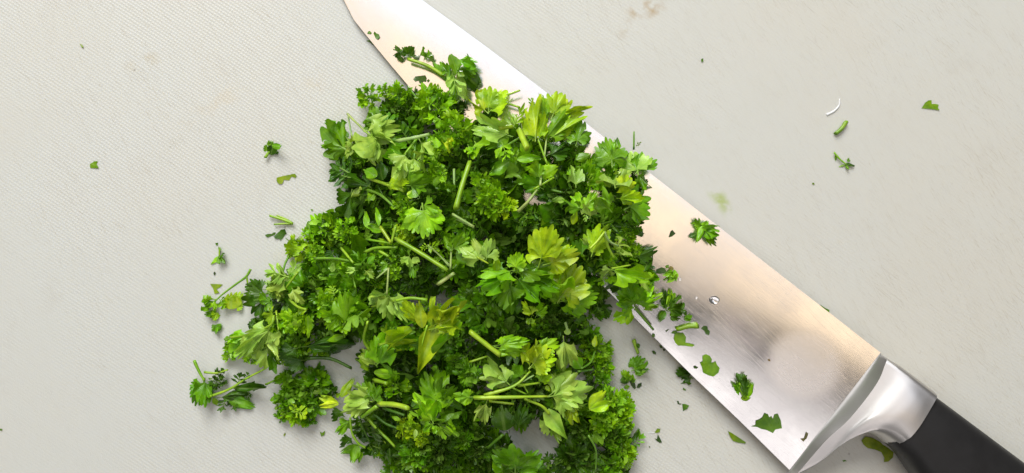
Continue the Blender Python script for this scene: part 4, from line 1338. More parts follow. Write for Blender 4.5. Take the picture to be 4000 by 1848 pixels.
BLADE = [[(-61.76,96.18,1.22,0.285),(-61.77,96.17,1.22,0.283),(-61.79,96.15,1.21,0.279),(-61.81,96.12,1.2,0.272),(-61.84,96.1,1.19,0.262),(-61.87,96.06,1.18,0.248),(-61.91,96.03,1.16,0.231),(-61.95,95.99,1.14,0.209),(-62.0,95.94,1.12,0.183),(-62.05,95.9,1.09,0.154),(-62.09,95.86,1.06,0.124),(-62.14,95.82,1.02,0.092),(-62.18,95.79,1.0,0.065),(-62.21,95.77,0.98,0.048),(-62.22,95.76,0.97,0.038),(-62.23,95.75,0.96,0.03)],
 [(-59.82,94.9,1.31,0.297),(-59.87,94.85,1.31,0.295),(-59.93,94.77,1.31,0.291),(-60.0,94.68,1.3,0.283),(-60.09,94.57,1.29,0.273),(-60.2,94.45,1.27,0.259),(-60.32,94.3,1.26,0.241),(-60.46,94.14,1.23,0.218),(-60.61,93.96,1.21,0.19),(-60.76,93.78,1.17,0.16),(-60.92,93.61,1.14,0.128),(-61.07,93.43,1.11,0.095),(-61.19,93.29,1.08,0.067),(-61.27,93.2,1.06,0.049),(-61.32,93.15,1.05,0.038),(-61.35,93.11,1.04,0.03)],
 [(-57.13,93.13,1.45,0.314),(-57.22,93.02,1.44,0.312),(-57.34,92.87,1.44,0.307),(-57.49,92.68,1.43,0.3),(-57.66,92.46,1.42,0.289),(-57.87,92.2,1.4,0.273),(-58.11,91.91,1.38,0.254),(-58.38,91.58,1.36,0.23),(-58.68,91.21,1.33,0.2),(-58.98,90.84,1.3,0.169),(-59.28,90.48,1.26,0.135),(-59.58,90.11,1.23,0.099),(-59.82,89.82,1.2,0.069),(-59.97,89.64,1.18,0.05),(-60.06,89.54,1.16,0.039),(-60.13,89.46,1.16,0.03)],
 [(-54.44,91.36,1.58,0.331),(-54.58,91.19,1.58,0.329),(-54.75,90.96,1.57,0.324),(-54.97,90.68,1.56,0.316),(-55.24,90.35,1.55,0.304),(-55.55,89.96,1.53,0.288),(-55.91,89.51,1.51,0.268),(-56.31,89.01,1.48,0.242),(-56.75,88.46,1.45,0.211),(-57.2,87.91,1.42,0.177),(-57.65,87.35,1.38,0.141),(-58.1,86.8,1.34,0.103),(-58.45,86.36,1.31,0.071),(-58.68,86.08,1.29,0.051),(-58.8,85.93,1.27,0.039),(-58.9,85.81,1.26,0.03)],
 [(-51.76,89.59,1.71,0.349),(-51.93,89.37,1.71,0.346),(-52.15,89.08,1.7,0.341),(-52.43,88.72,1.69,0.332),(-52.77,88.3,1.68,0.32),(-53.17,87.8,1.66,0.303),(-53.62,87.23,1.64,0.281),(-54.13,86.59,1.61,0.254),(-54.7,85.87,1.57,0.221),(-55.27,85.16,1.54,0.185),(-55.84,84.45,1.5,0.147),(-56.41,83.74,1.45,0.107),(-56.87,83.18,1.42,0.074),(-57.15,82.82,1.4,0.052),(-57.31,82.62,1.38,0.04),(-57.44,82.47,1.37,0.03)],
 [(-49.08,87.82,1.84,0.366),(-49.27,87.56,1.84,0.363),(-49.54,87.23,1.83,0.358),(-49.87,86.81,1.82,0.348),(-50.26,86.31,1.81,0.335),(-50.73,85.72,1.79,0.318),(-51.26,85.05,1.76,0.295),(-51.85,84.3,1.73,0.266),(-52.52,83.47,1.69,0.231),(-53.18,82.64,1.65,0.194),(-53.85,81.81,1.61,0.154),(-54.51,80.98,1.56,0.111),(-55.04,80.31,1.53,0.076),(-55.38,79.9,1.5,0.053),(-55.56,79.66,1.49,0.04),(-55.71,79.48,1.48,0.03)],
 [(-46.4,86.05,1.98,0.383),(-46.62,85.76,1.97,0.38),(-46.92,85.38,1.97,0.374),(-47.3,84.9,1.95,0.365),(-47.75,84.32,1.94,0.351),(-48.28,83.65,1.92,0.332),(-48.89,82.89,1.89,0.308),(-49.57,82.03,1.85,0.278),(-50.33,81.07,1.81,0.242),(-51.09,80.12,1.77,0.202),(-51.85,79.16,1.72,0.16),(-52.61,78.21,1.67,0.116),(-53.22,77.45,1.63,0.078),(-53.6,76.97,1.61,0.054),(-53.82,76.7,1.59,0.041),(-53.98,76.49,1.58,0.03)],
 [(-43.76,84.23,2.11,0.4),(-44.02,83.9,2.11,0.397),(-44.35,83.47,2.1,0.391),(-44.78,82.94,2.08,0.381),(-45.28,82.29,2.07,0.366),(-45.88,81.54,2.04,0.347),(-46.56,80.68,2.01,0.322),(-47.32,79.72,1.98,0.29),(-48.17,78.65,1.93,0.252),(-49.02,77.58,1.89,0.211),(-49.87,76.51,1.84,0.166),(-50.72,75.44,1.78,0.12),(-51.41,74.58,1.74,0.081),(-51.83,74.05,1.71,0.056),(-52.07,73.75,1.7,0.041),(-52.26,73.51,1.68,0.03)],
 [(-41.14,82.4,2.24,0.417),(-41.42,82.04,2.24,0.414),(-41.8,81.55,2.23,0.408),(-42.28,80.95,2.21,0.397),(-42.85,80.23,2.19,0.382),(-43.51,79.38,2.17,0.362),(-44.27,78.42,2.14,0.335),(-45.13,77.33,2.1,0.302),(-46.08,76.13,2.05,0.262),(-47.04,74.93,2.0,0.219),(-47.99,73.72,1.95,0.173),(-48.95,72.52,1.89,0.124),(-49.71,71.56,1.84,0.083),(-50.19,70.96,1.81,0.057),(-50.46,70.62,1.8,0.042),(-50.67,70.36,1.78,0.03)],
 [(-38.52,80.58,2.38,0.434),(-38.83,80.17,2.37,0.431),(-39.25,79.64,2.36,0.425),(-39.78,78.97,2.34,0.414),(-40.41,78.17,2.32,0.398),(-41.14,77.23,2.3,0.376),(-41.98,76.16,2.26,0.349),(-42.93,74.96,2.22,0.314),(-43.99,73.63,2.17,0.272),(-45.04,72.29,2.11,0.227),(-46.1,70.96,2.06,0.179),(-47.16,69.63,2.0,0.128),(-48.01,68.56,1.95,0.085),(-48.53,67.9,1.91,0.058),(-48.83,67.52,1.9,0.042),(-49.06,67.23,1.88,0.03)],
 [(-35.9,78.75,2.51,0.451),(-36.23,78.33,2.5,0.448),(-36.67,77.76,2.49,0.441),(-37.22,77.06,2.47,0.43),(-37.89,76.21,2.45,0.413),(-38.67,75.22,2.42,0.391),(-39.55,74.1,2.38,0.362),(-40.55,72.83,2.34,0.326),(-41.67,71.42,2.28,0.283),(-42.78,70.02,2.23,0.236),(-43.89,68.61,2.16,0.185),(-45.01,67.2,2.1,0.132),(-45.9,66.08,2.05,0.088),(-46.46,65.38,2.01,0.059),(-46.77,64.98,1.99,0.043),(-47.02,64.67,1.98,0.03)],
 [(-33.28,76.93,2.64,0.469),(-33.63,76.48,2.63,0.465),(-34.09,75.89,2.62,0.458),(-34.68,75.15,2.6,0.446),(-35.38,74.26,2.58,0.429),(-36.19,73.22,2.55,0.406),(-37.13,72.03,2.51,0.376),(-38.18,70.7,2.46,0.338),(-39.35,69.22,2.4,0.293),(-40.52,67.74,2.34,0.244),(-41.69,66.26,2.27,0.192),(-42.86,64.78,2.2,0.136),(-43.8,63.6,2.15,0.09),(-44.39,62.86,2.11,0.06),(-44.72,62.44,2.09,0.043),(-44.98,62.12,2.07,0.03)],
 [(-30.67,75.11,2.77,0.486),(-31.03,74.64,2.77,0.482),(-31.52,74.02,2.75,0.475),(-32.13,73.24,2.73,0.462),(-32.86,72.31,2.71,0.444),(-33.71,71.23,2.67,0.42),(-34.69,69.99,2.63,0.389),(-35.79,68.59,2.58,0.35),(-37.02,67.04,2.51,0.303),(-38.24,65.49,2.45,0.252),(-39.47,63.94,2.38,0.198),(-40.7,62.39,2.31,0.141),(-41.68,61.15,2.25,0.092),(-42.29,60.38,2.21,0.062),(-42.64,59.94,2.19,0.044),(-42.91,59.6,2.17,0.03)],
 [(-28.05,73.29,2.91,0.503),(-28.44,72.8,2.9,0.499),(-28.94,72.15,2.88,0.491),(-29.58,71.34,2.86,0.479),(-30.35,70.37,2.83,0.46),(-31.24,69.24,2.8,0.435),(-32.26,67.94,2.75,0.403),(-33.41,66.48,2.69,0.362),(-34.69,64.86,2.63,0.314),(-35.96,63.25,2.56,0.261),(-37.24,61.63,2.48,0.204),(-38.53,60.01,2.41,0.145),(-39.55,58.71,2.34,0.095),(-40.19,57.9,2.3,0.063),(-40.55,57.45,2.28,0.044),(-40.84,57.09,2.26,0.03)],
 [(-25.5,71.41,3.04,0.52),(-25.89,70.9,3.03,0.516),(-26.42,70.23,3.01,0.508),(-27.08,69.39,2.99,0.495),(-27.87,68.38,2.96,0.476),(-28.8,67.2,2.92,0.45),(-29.86,65.85,2.87,0.416),(-31.05,64.34,2.81,0.375),(-32.38,62.66,2.74,0.324),(-33.71,60.98,2.67,0.269),(-35.04,59.3,2.59,0.211),(-36.37,57.62,2.51,0.149),(-37.43,56.27,2.44,0.097),(-38.1,55.43,2.4,0.064),(-38.47,54.96,2.37,0.045),(-38.77,54.59,2.35,0.03)],
 [(-22.95,69.52,3.17,0.537),(-23.36,69.0,3.16,0.533),(-23.9,68.3,3.14,0.525),(-24.59,67.43,3.12,0.511),(-25.41,66.38,3.09,0.491),(-26.37,65.16,3.04,0.464),(-27.47,63.77,2.99,0.43),(-28.7,62.2,2.93,0.387),(-30.08,60.46,2.85,0.334),(-31.45,58.72,2.77,0.277),(-32.83,56.97,2.69,0.217),(-34.21,55.23,2.6,0.153),(-35.31,53.84,2.53,0.1),(-36.0,52.96,2.49,0.065),(-36.39,52.48,2.46,0.046),(-36.69,52.09,2.44,0.03)],
 [(-20.4,67.64,3.31,0.554),(-20.82,67.1,3.29,0.55),(-21.39,66.38,3.28,0.542),(-22.09,65.47,3.25,0.527),(-22.94,64.39,3.21,0.507),(-23.93,63.13,3.17,0.479),(-25.07,61.69,3.11,0.443),(-26.34,60.07,3.04,0.399),(-27.76,58.27,2.96,0.344),(-29.18,56.47,2.88,0.286),(-30.6,54.67,2.79,0.223),(-32.03,52.87,2.7,0.157),(-33.17,51.43,2.63,0.102),(-33.88,50.53,2.58,0.066),(-34.28,50.03,2.55,0.046),(-34.59,49.63,2.53,0.03)],
 [(-17.85,65.76,3.44,0.571),(-18.29,65.2,3.43,0.567),(-18.87,64.45,3.41,0.558),(-19.6,63.52,3.38,0.544),(-20.48,62.41,3.34,0.522),(-21.5,61.11,3.29,0.494),(-22.67,59.62,3.23,0.457),(-23.99,57.95,3.16,0.411),(-25.45,56.09,3.08,0.355),(-26.92,54.23,2.99,0.294),(-28.38,52.38,2.89,0.23),(-29.85,50.52,2.8,0.161),(-31.03,49.03,2.72,0.104),(-31.76,48.1,2.67,0.068),(-32.17,47.58,2.64,0.047),(-32.5,47.17,2.62,0.03)],
 [(-15.31,63.88,3.57,0.589),(-15.76,63.3,3.56,0.584),(-16.36,62.54,3.54,0.575),(-17.1,61.59,3.51,0.56),(-18.0,60.45,3.46,0.538),(-19.05,59.11,3.41,0.508),(-20.24,57.59,3.35,0.47),(-21.59,55.88,3.27,0.423),(-23.09,53.98,3.19,0.365),(-24.59,52.07,3.09,0.303),(-26.09,50.17,2.99,0.236),(-27.59,48.27,2.89,0.165),(-28.8,46.74,2.81,0.107),(-29.55,45.79,2.75,0.069),(-29.97,45.26,2.72,0.047),(-30.3,44.84,2.7,0.03)],
 [(-12.77,62.0,3.7,0.606),(-13.23,61.41,3.69,0.601),(-13.84,60.63,3.67,0.592),(-14.6,59.66,3.63,0.576),(-15.52,58.49,3.59,0.554),(-16.59,57.13,3.54,0.523),(-17.82,55.57,3.47,0.484),(-19.19,53.82,3.39,0.435),(-20.73,51.87,3.29,0.375),(-22.26,49.92,3.2,0.311),(-23.8,47.97,3.09,0.242),(-25.34,46.02,2.99,0.17),(-26.57,44.46,2.9,0.109),(-27.34,43.49,2.84,0.07),(-27.77,42.94,2.81,0.048),(-28.11,42.51,2.78,0.03)],
 [(-10.23,60.12,3.84,0.623),(-10.7,59.52,3.82,0.618),(-11.33,58.72,3.8,0.609),(-12.11,57.73,3.76,0.592),(-13.05,56.53,3.72,0.569),(-14.14,55.14,3.66,0.538),(-15.39,53.55,3.59,0.497),(-16.8,51.75,3.5,0.447),(-18.37,49.76,3.4,0.386),(-19.94,47.77,3.3,0.319),(-21.51,45.78,3.19,0.249),(-23.08,43.78,3.08,0.174),(-24.34,42.19,2.99,0.111),(-25.13,41.19,2.93,0.071),(-25.57,40.63,2.89,0.048),(-25.91,40.19,2.87,0.03)],
 [(-7.7,58.24,3.97,0.64),(-8.18,57.63,3.95,0.635),(-8.82,56.81,3.93,0.625),(-9.62,55.8,3.89,0.609),(-10.57,54.58,3.84,0.585),(-11.69,53.15,3.78,0.552),(-12.97,51.52,3.7,0.511),(-14.41,49.69,3.62,0.459),(-16.01,47.66,3.51,0.396),(-17.61,45.62,3.4,0.328),(-19.22,43.58,3.29,0.255),(-20.83,41.54,3.17,0.178),(-22.11,39.91,3.07,0.114),(-22.92,38.89,3.01,0.072),(-23.37,38.32,2.98,0.049),(-23.72,37.87,2.95,0.03)],
 [(-5.21,56.32,4.1,0.657),(-5.69,55.7,4.08,0.653),(-6.34,54.87,4.06,0.642),(-7.16,53.83,4.02,0.625),(-8.13,52.59,3.97,0.6),(-9.27,51.13,3.9,0.567),(-10.57,49.47,3.82,0.524),(-12.04,47.61,3.73,0.471),(-13.67,45.53,3.62,0.406),(-15.31,43.45,3.5,0.336),(-16.94,41.38,3.38,0.261),(-18.58,39.3,3.26,0.182),(-19.89,37.63,3.16,0.116),(-20.71,36.59,3.09,0.073),(-21.17,36.01,3.06,0.049),(-21.53,35.55,3.03,0.03)],
 [(-2.71,54.41,4.24,0.674),(-3.21,53.77,4.22,0.67),(-3.87,52.93,4.19,0.659),(-4.7,51.87,4.14,0.641),(-5.69,50.6,4.09,0.616),(-6.85,49.12,4.02,0.582),(-8.18,47.43,3.94,0.538),(-9.67,45.52,3.84,0.483),(-11.34,43.41,3.73,0.416),(-13.0,41.29,3.6,0.344),(-14.67,39.17,3.48,0.268),(-16.33,37.05,3.35,0.186),(-17.67,35.36,3.24,0.118),(-18.5,34.3,3.17,0.075),(-18.97,33.7,3.14,0.05),(-19.34,33.23,3.11,0.03)],
 [(-0.22,52.5,4.37,0.691),(-0.72,51.85,4.35,0.687),(-1.4,50.99,4.32,0.675),(-2.24,49.91,4.27,0.657),(-3.25,48.61,4.21,0.631),(-4.44,47.11,4.14,0.596),(-5.79,45.38,4.06,0.551),(-7.31,43.44,3.95,0.495),(-9.0,41.29,3.83,0.427),(-10.7,39.13,3.7,0.353),(-12.39,36.97,3.57,0.274),(-14.09,34.81,3.44,0.19),(-15.45,33.08,3.33,0.121),(-16.3,32.0,3.25,0.076),(-16.78,31.39,3.21,0.05),(-17.15,30.92,3.18,0.03)],
 [(2.27,50.58,4.5,0.709),(1.76,49.92,4.48,0.704),(1.07,49.05,4.45,0.692),(0.21,47.95,4.4,0.674),(-0.82,46.63,4.34,0.647),(-2.02,45.1,4.26,0.611),(-3.4,43.34,4.17,0.565),(-4.95,41.37,4.06,0.507),(-6.67,39.17,3.94,0.437),(-8.39,36.97,3.8,0.361),(-10.12,34.77,3.67,0.28),(-11.85,32.57,3.52,0.195),(-13.23,30.81,3.41,0.123),(-14.1,29.71,3.33,0.077),(-14.58,29.09,3.29,0.051),(-14.96,28.6,3.26,0.03)],
 [(4.76,48.67,4.63,0.726),(4.23,48.0,4.61,0.721),(3.54,47.11,4.58,0.709),(2.66,45.99,4.53,0.69),(1.61,44.65,4.46,0.663),(0.39,43.09,4.38,0.626),(-1.01,41.3,4.29,0.578),(-2.58,39.29,4.17,0.519),(-4.34,37.05,4.04,0.447),(-6.09,34.81,3.9,0.369),(-7.85,32.57,3.76,0.286),(-9.61,30.33,3.61,0.199),(-11.01,28.54,3.49,0.125),(-11.9,27.42,3.41,0.078),(-12.39,26.79,3.37,0.051),(-12.78,26.29,3.33,0.03)],
 [(7.24,46.77,4.77,0.743),(6.71,46.08,4.74,0.738),(6.0,45.17,4.7,0.726),(5.11,44.04,4.65,0.706),(4.04,42.67,4.59,0.678),(2.8,41.08,4.5,0.64),(1.38,39.26,4.4,0.592),(-0.23,37.21,4.28,0.531),(-2.01,34.94,4.14,0.457),(-3.79,32.66,4.0,0.378),(-5.58,30.38,3.85,0.293),(-7.37,28.1,3.7,0.203),(-8.8,26.27,3.57,0.128),(-9.7,25.12,3.49,0.079),(-10.2,24.48,3.44,0.052),(-10.59,23.98,3.41,0.03)],
 [(9.72,44.86,4.9,0.76),(9.18,44.17,4.87,0.755),(8.46,43.24,4.83,0.742),(7.56,42.08,4.78,0.722),(6.47,40.69,4.71,0.694),(5.21,39.08,4.62,0.655),(3.76,37.22,4.52,0.605),(2.13,35.14,4.39,0.543),(0.32,32.82,4.25,0.468),(-1.49,30.5,4.1,0.386),(-3.31,28.18,3.94,0.299),(-5.13,25.86,3.78,0.207),(-6.59,24.0,3.65,0.13),(-7.5,22.84,3.56,0.081),(-8.01,22.18,3.52,0.052),(-8.41,21.67,3.48,0.03)],
 [(12.2,42.95,5.03,0.777),(11.65,42.24,5.01,0.772),(10.91,41.3,4.96,0.759),(10.0,40.13,4.91,0.739),(8.9,38.72,4.83,0.709),(7.61,37.07,4.74,0.67),(6.14,35.19,4.63,0.619),(4.48,33.07,4.5,0.555),(2.64,30.71,4.35,0.478),(0.8,28.35,4.19,0.395),(-1.05,25.99,4.03,0.305),(-2.89,23.62,3.86,0.211),(-4.37,21.73,3.72,0.132),(-5.3,20.55,3.64,0.082),(-5.82,19.88,3.59,0.053),(-6.23,19.36,3.55,0.03)],
 [(14.65,41.01,5.17,0.794),(14.09,40.29,5.14,0.789),(13.34,39.34,5.09,0.776),(12.41,38.14,5.03,0.755),(11.3,36.71,4.96,0.725),(9.99,35.04,4.86,0.685),(8.5,33.13,4.75,0.632),(6.82,30.97,4.61,0.567),(4.95,28.58,4.45,0.488),(3.08,26.19,4.29,0.403),(1.21,23.79,4.12,0.312),(-0.66,21.39,3.94,0.215),(-2.17,19.46,3.8,0.135),(-3.11,18.26,3.71,0.083),(-3.63,17.59,3.66,0.053),(-4.05,17.06,3.62,0.03)],
 [(17.09,39.07,5.3,0.811),(16.52,38.35,5.27,0.806),(15.77,37.38,5.22,0.793),(14.83,36.16,5.16,0.771),(13.69,34.71,5.08,0.741),(12.37,33.01,4.98,0.699),(10.86,31.07,4.86,0.646),(9.15,28.89,4.72,0.579),(7.26,26.45,4.55,0.499),(5.36,24.02,4.38,0.411),(3.46,21.59,4.21,0.318),(1.56,19.15,4.03,0.22),(0.04,17.19,3.88,0.137),(-0.91,15.97,3.78,0.084),(-1.45,15.29,3.73,0.054),(-1.87,14.75,3.69,0.03)],
 [(19.53,37.14,5.43,0.829),(18.96,36.4,5.4,0.823),(18.19,35.42,5.35,0.809),(17.24,34.19,5.28,0.788),(16.09,32.71,5.2,0.756),(14.75,30.99,5.1,0.714),(13.22,29.02,4.97,0.659),(11.49,26.8,4.82,0.592),(9.57,24.34,4.65,0.509),(7.65,21.87,4.48,0.42),(5.72,19.4,4.29,0.324),(3.8,16.92,4.11,0.224),(2.25,14.94,3.95,0.14),(1.29,13.7,3.85,0.085),(0.74,13.0,3.8,0.054),(0.32,12.46,3.75,0.03)],
 [(21.97,35.21,5.56,0.846),(21.39,34.46,5.53,0.84),(20.62,33.46,5.48,0.826),(19.65,32.22,5.41,0.804),(18.49,30.73,5.32,0.772),(17.14,28.98,5.21,0.729),(15.59,26.99,5.08,0.673),(13.84,24.75,4.93,0.604),(11.9,22.25,4.75,0.519),(9.96,19.75,4.57,0.428),(8.01,17.25,4.38,0.331),(6.07,14.74,4.18,0.228),(4.5,12.73,4.02,0.142),(3.53,11.48,3.92,0.087),(2.98,10.78,3.86,0.055),(2.55,10.22,3.82,0.03)],
 [(24.41,33.28,5.7,0.863),(23.82,32.52,5.66,0.857),(23.04,31.51,5.61,0.843),(22.07,30.25,5.54,0.82),(20.89,28.74,5.45,0.787),(19.52,26.98,5.33,0.743),(17.96,24.96,5.2,0.686),(16.19,22.69,5.04,0.616),(14.23,20.16,4.85,0.529),(12.27,17.63,4.66,0.436),(10.3,15.1,4.46,0.337),(8.33,12.56,4.26,0.232),(6.76,10.53,4.1,0.144),(5.77,9.26,3.99,0.088),(5.21,8.55,3.93,0.056),(4.78,7.99,3.88,0.03)],
 [(26.85,31.35,5.83,0.88),(26.25,30.58,5.79,0.874),(25.46,29.56,5.74,0.859),(24.48,28.29,5.66,0.836),(23.29,26.76,5.57,0.803),(21.91,24.98,5.45,0.758),(20.32,22.93,5.31,0.7),(18.54,20.64,5.14,0.628),(16.56,18.08,4.95,0.54),(14.58,15.52,4.75,0.445),(12.59,12.96,4.55,0.343),(10.6,10.39,4.34,0.236),(9.0,8.33,4.17,0.147),(8.01,7.05,4.06,0.089),(7.45,6.32,3.99,0.056),(7.01,5.76,3.95,0.03)],
 [(29.28,29.42,5.96,0.897),(28.68,28.65,5.92,0.891),(27.88,27.62,5.87,0.876),(26.88,26.33,5.79,0.853),(25.69,24.78,5.69,0.819),(24.29,22.98,5.57,0.773),(22.69,20.91,5.42,0.713),(20.89,18.59,5.25,0.64),(18.89,16.0,5.05,0.55),(16.88,13.41,4.84,0.453),(14.88,10.81,4.63,0.35),(12.86,8.21,4.41,0.24),(11.25,6.13,4.24,0.149),(10.25,4.83,4.12,0.09),(9.68,4.1,4.06,0.057),(9.24,3.53,4.01,0.03)],
 [(31.71,27.49,6.1,0.914),(31.1,26.71,6.05,0.908),(30.3,25.67,5.99,0.893),(29.29,24.37,5.91,0.869),(28.08,22.8,5.81,0.834),(26.67,20.98,5.68,0.787),(25.05,18.89,5.53,0.727),(23.24,16.54,5.35,0.652),(21.21,13.92,5.15,0.56),(19.19,11.3,4.93,0.461),(17.16,8.67,4.71,0.356),(15.13,6.04,4.49,0.245),(13.5,3.93,4.3,0.151),(12.48,2.62,4.19,0.091),(11.91,1.88,4.12,0.057),(11.46,1.3,4.07,0.03)],
 [(34.14,25.57,6.23,0.931),(33.52,24.78,6.19,0.925),(32.71,23.73,6.12,0.91),(31.69,22.41,6.04,0.885),(30.47,20.83,5.93,0.85),(29.04,18.98,5.8,0.802),(27.41,16.87,5.64,0.741),(25.58,14.49,5.46,0.664),(23.54,11.84,5.24,0.571),(21.49,9.19,5.02,0.47),(19.44,6.53,4.8,0.362),(17.39,3.87,4.56,0.249),(15.75,1.74,4.37,0.154),(14.72,0.4,4.25,0.092),(14.14,-0.34,4.18,0.058),(13.69,-0.93,4.13,0.03)],
 [(36.56,23.65,6.36,0.949),(35.94,22.85,6.32,0.942),(35.12,21.78,6.25,0.926),(34.09,20.45,6.16,0.901),(32.86,18.85,6.05,0.865),(31.42,16.98,5.92,0.817),(29.77,14.85,5.75,0.754),(27.92,12.44,5.56,0.676),(25.86,9.76,5.34,0.581),(23.79,7.08,5.11,0.478),(21.72,4.39,4.88,0.369),(19.65,1.7,4.64,0.253),(17.99,-0.46,4.44,0.156),(16.95,-1.81,4.31,0.094),(16.37,-2.56,4.24,0.058),(15.91,-3.16,4.19,0.03)],
 [(38.98,21.73,6.49,0.966),(38.36,20.92,6.45,0.959),(37.53,19.85,6.38,0.943),(36.49,18.5,6.29,0.918),(35.25,16.88,6.17,0.881),(33.79,14.99,6.03,0.831),(32.13,12.83,5.86,0.768),(30.26,10.4,5.66,0.688),(28.18,7.69,5.44,0.591),(26.09,4.97,5.2,0.487),(24.0,2.25,4.96,0.375),(21.91,-0.47,4.71,0.257),(20.24,-2.65,4.5,0.158),(19.19,-4.02,4.37,0.095),(18.6,-4.78,4.3,0.059),(18.14,-5.39,4.24,0.03)],
 [(41.4,19.81,6.63,0.983),(40.77,19.0,6.58,0.976),(39.93,17.91,6.51,0.96),(38.89,16.55,6.41,0.934),(37.63,14.91,6.29,0.896),(36.16,13.0,6.15,0.846),(34.49,10.81,5.97,0.781),(32.6,8.35,5.77,0.7),(30.5,5.61,5.53,0.601),(28.39,2.87,5.29,0.495),(26.28,0.12,5.04,0.381),(24.17,-2.64,4.78,0.261),(22.48,-4.85,4.57,0.161),(21.42,-6.23,4.43,0.096),(20.83,-7.0,4.36,0.059),(20.36,-7.61,4.3,0.03)],
 [(43.82,17.9,6.76,1.0),(43.18,17.07,6.71,0.993),(42.34,15.97,6.64,0.977),(41.28,14.59,6.54,0.95),(40.01,12.94,6.41,0.912),(38.53,11.01,6.26,0.861),(36.84,8.8,6.08,0.795),(34.93,6.31,5.87,0.712),(32.81,3.54,5.63,0.612),(30.69,0.76,5.37,0.503),(28.56,-2.02,5.11,0.388),(26.43,-4.8,4.85,0.265),(24.72,-7.04,4.63,0.163),(23.65,-8.44,4.49,0.097),(23.05,-9.22,4.42,0.06),(22.58,-9.84,4.35,0.03)],
 [(46.24,15.99,6.89,1.017),(45.6,15.15,6.84,1.01),(44.74,14.04,6.76,0.993),(43.67,12.65,6.66,0.966),(42.39,10.98,6.53,0.928),(40.9,9.02,6.38,0.875),(39.19,6.79,6.19,0.808),(37.27,4.27,5.97,0.724),(35.13,1.47,5.72,0.622),(32.98,-1.34,5.46,0.512),(30.84,-4.15,5.19,0.394),(28.69,-6.97,4.92,0.269),(26.96,-9.23,4.69,0.165),(25.88,-10.64,4.55,0.098),(25.28,-11.44,4.47,0.06),(24.8,-12.06,4.41,0.03)],
 [(48.65,14.08,7.03,1.034),(48.0,13.24,6.97,1.027),(47.14,12.11,6.89,1.01),(46.07,10.71,6.79,0.983),(44.77,9.01,6.65,0.943),(43.27,7.04,6.49,0.89),(41.54,4.78,6.3,0.822),(39.6,2.24,6.07,0.736),(37.44,-0.6,5.81,0.632),(35.28,-3.44,5.54,0.52),(33.11,-6.28,5.27,0.4),(30.94,-9.13,4.99,0.274),(29.2,-11.42,4.75,0.168),(28.11,-12.85,4.61,0.1),(27.5,-13.65,4.53,0.061),(27.02,-14.28,4.46,0.03)],
 [(51.06,12.18,7.16,1.051),(50.41,11.32,7.1,1.044),(49.54,10.19,7.02,1.027),(48.45,8.76,6.91,0.999),(47.15,7.05,6.77,0.959),(45.63,5.06,6.61,0.905),(43.89,2.78,6.41,0.835),(41.93,0.2,6.17,0.748),(39.75,-2.66,5.9,0.643),(37.57,-5.53,5.63,0.528),(35.39,-8.41,5.34,0.407),(33.2,-11.3,5.05,0.278),(31.44,-13.61,4.81,0.17),(30.34,-15.06,4.66,0.101),(29.73,-15.87,4.58,0.061),(29.24,-16.51,4.51,0.03)],
 [(53.47,10.27,7.29,1.069),(52.81,9.41,7.23,1.061),(51.94,8.26,7.15,1.043),(50.84,6.82,7.04,1.015),(49.53,5.1,6.89,0.974),(47.99,3.08,6.72,0.919),(46.24,0.77,6.51,0.849),(44.26,-1.83,6.27,0.76),(42.07,-4.73,6.0,0.653),(39.86,-7.63,5.71,0.537),(37.66,-10.54,5.42,0.413),(35.45,-13.46,5.12,0.282),(33.68,-15.8,4.87,0.172),(32.57,-17.26,4.72,0.102),(31.95,-18.08,4.63,0.062),(31.46,-18.73,4.56,0.03)],
 [(55.88,8.37,7.42,1.086),(55.21,7.5,7.36,1.078),(54.33,6.34,7.28,1.06),(53.23,4.88,7.16,1.031),(51.9,3.14,7.01,0.99),(50.35,1.1,6.83,0.934),(48.58,-1.23,6.62,0.862),(46.59,-3.86,6.37,0.772),(44.38,-6.79,6.09,0.663),(42.16,-9.73,5.79,0.545),(39.93,-12.67,5.49,0.419),(37.7,-15.62,5.18,0.286),(35.92,-17.98,4.93,0.175),(34.8,-19.46,4.77,0.103),(34.17,-20.29,4.68,0.062),(33.68,-20.95,4.61,0.03)],
 [(58.28,6.47,7.56,1.103),(57.61,5.59,7.49,1.095),(56.72,4.42,7.4,1.077),(55.61,2.95,7.28,1.048),(54.27,1.18,7.13,1.006),(52.71,-0.88,6.95,0.949),(50.93,-3.23,6.73,0.876),(48.92,-5.89,6.47,0.784),(46.68,-8.85,6.18,0.673),(44.44,-11.82,5.88,0.553),(42.2,-14.79,5.57,0.426),(39.95,-17.78,5.25,0.29),(38.15,-20.17,4.99,0.177),(37.03,-21.67,4.82,0.104),(36.39,-22.51,4.73,0.063),(35.9,-23.17,4.66,0.03)],
 [(60.68,4.57,7.69,1.12),(60.01,3.68,7.63,1.112),(59.11,2.5,7.53,1.094),(57.99,1.01,7.41,1.064),(56.64,-0.77,7.25,1.021),(55.07,-2.85,7.06,0.963),(53.27,-5.23,6.83,0.889),(51.24,-7.92,6.57,0.796),(48.99,-10.91,6.27,0.684),(46.73,-13.91,5.96,0.562),(44.47,-16.92,5.64,0.432),(42.2,-19.94,5.31,0.294),(40.39,-22.36,5.04,0.179),(39.25,-23.87,4.88,0.106),(38.61,-24.72,4.78,0.063),(38.11,-25.39,4.71,0.03)],
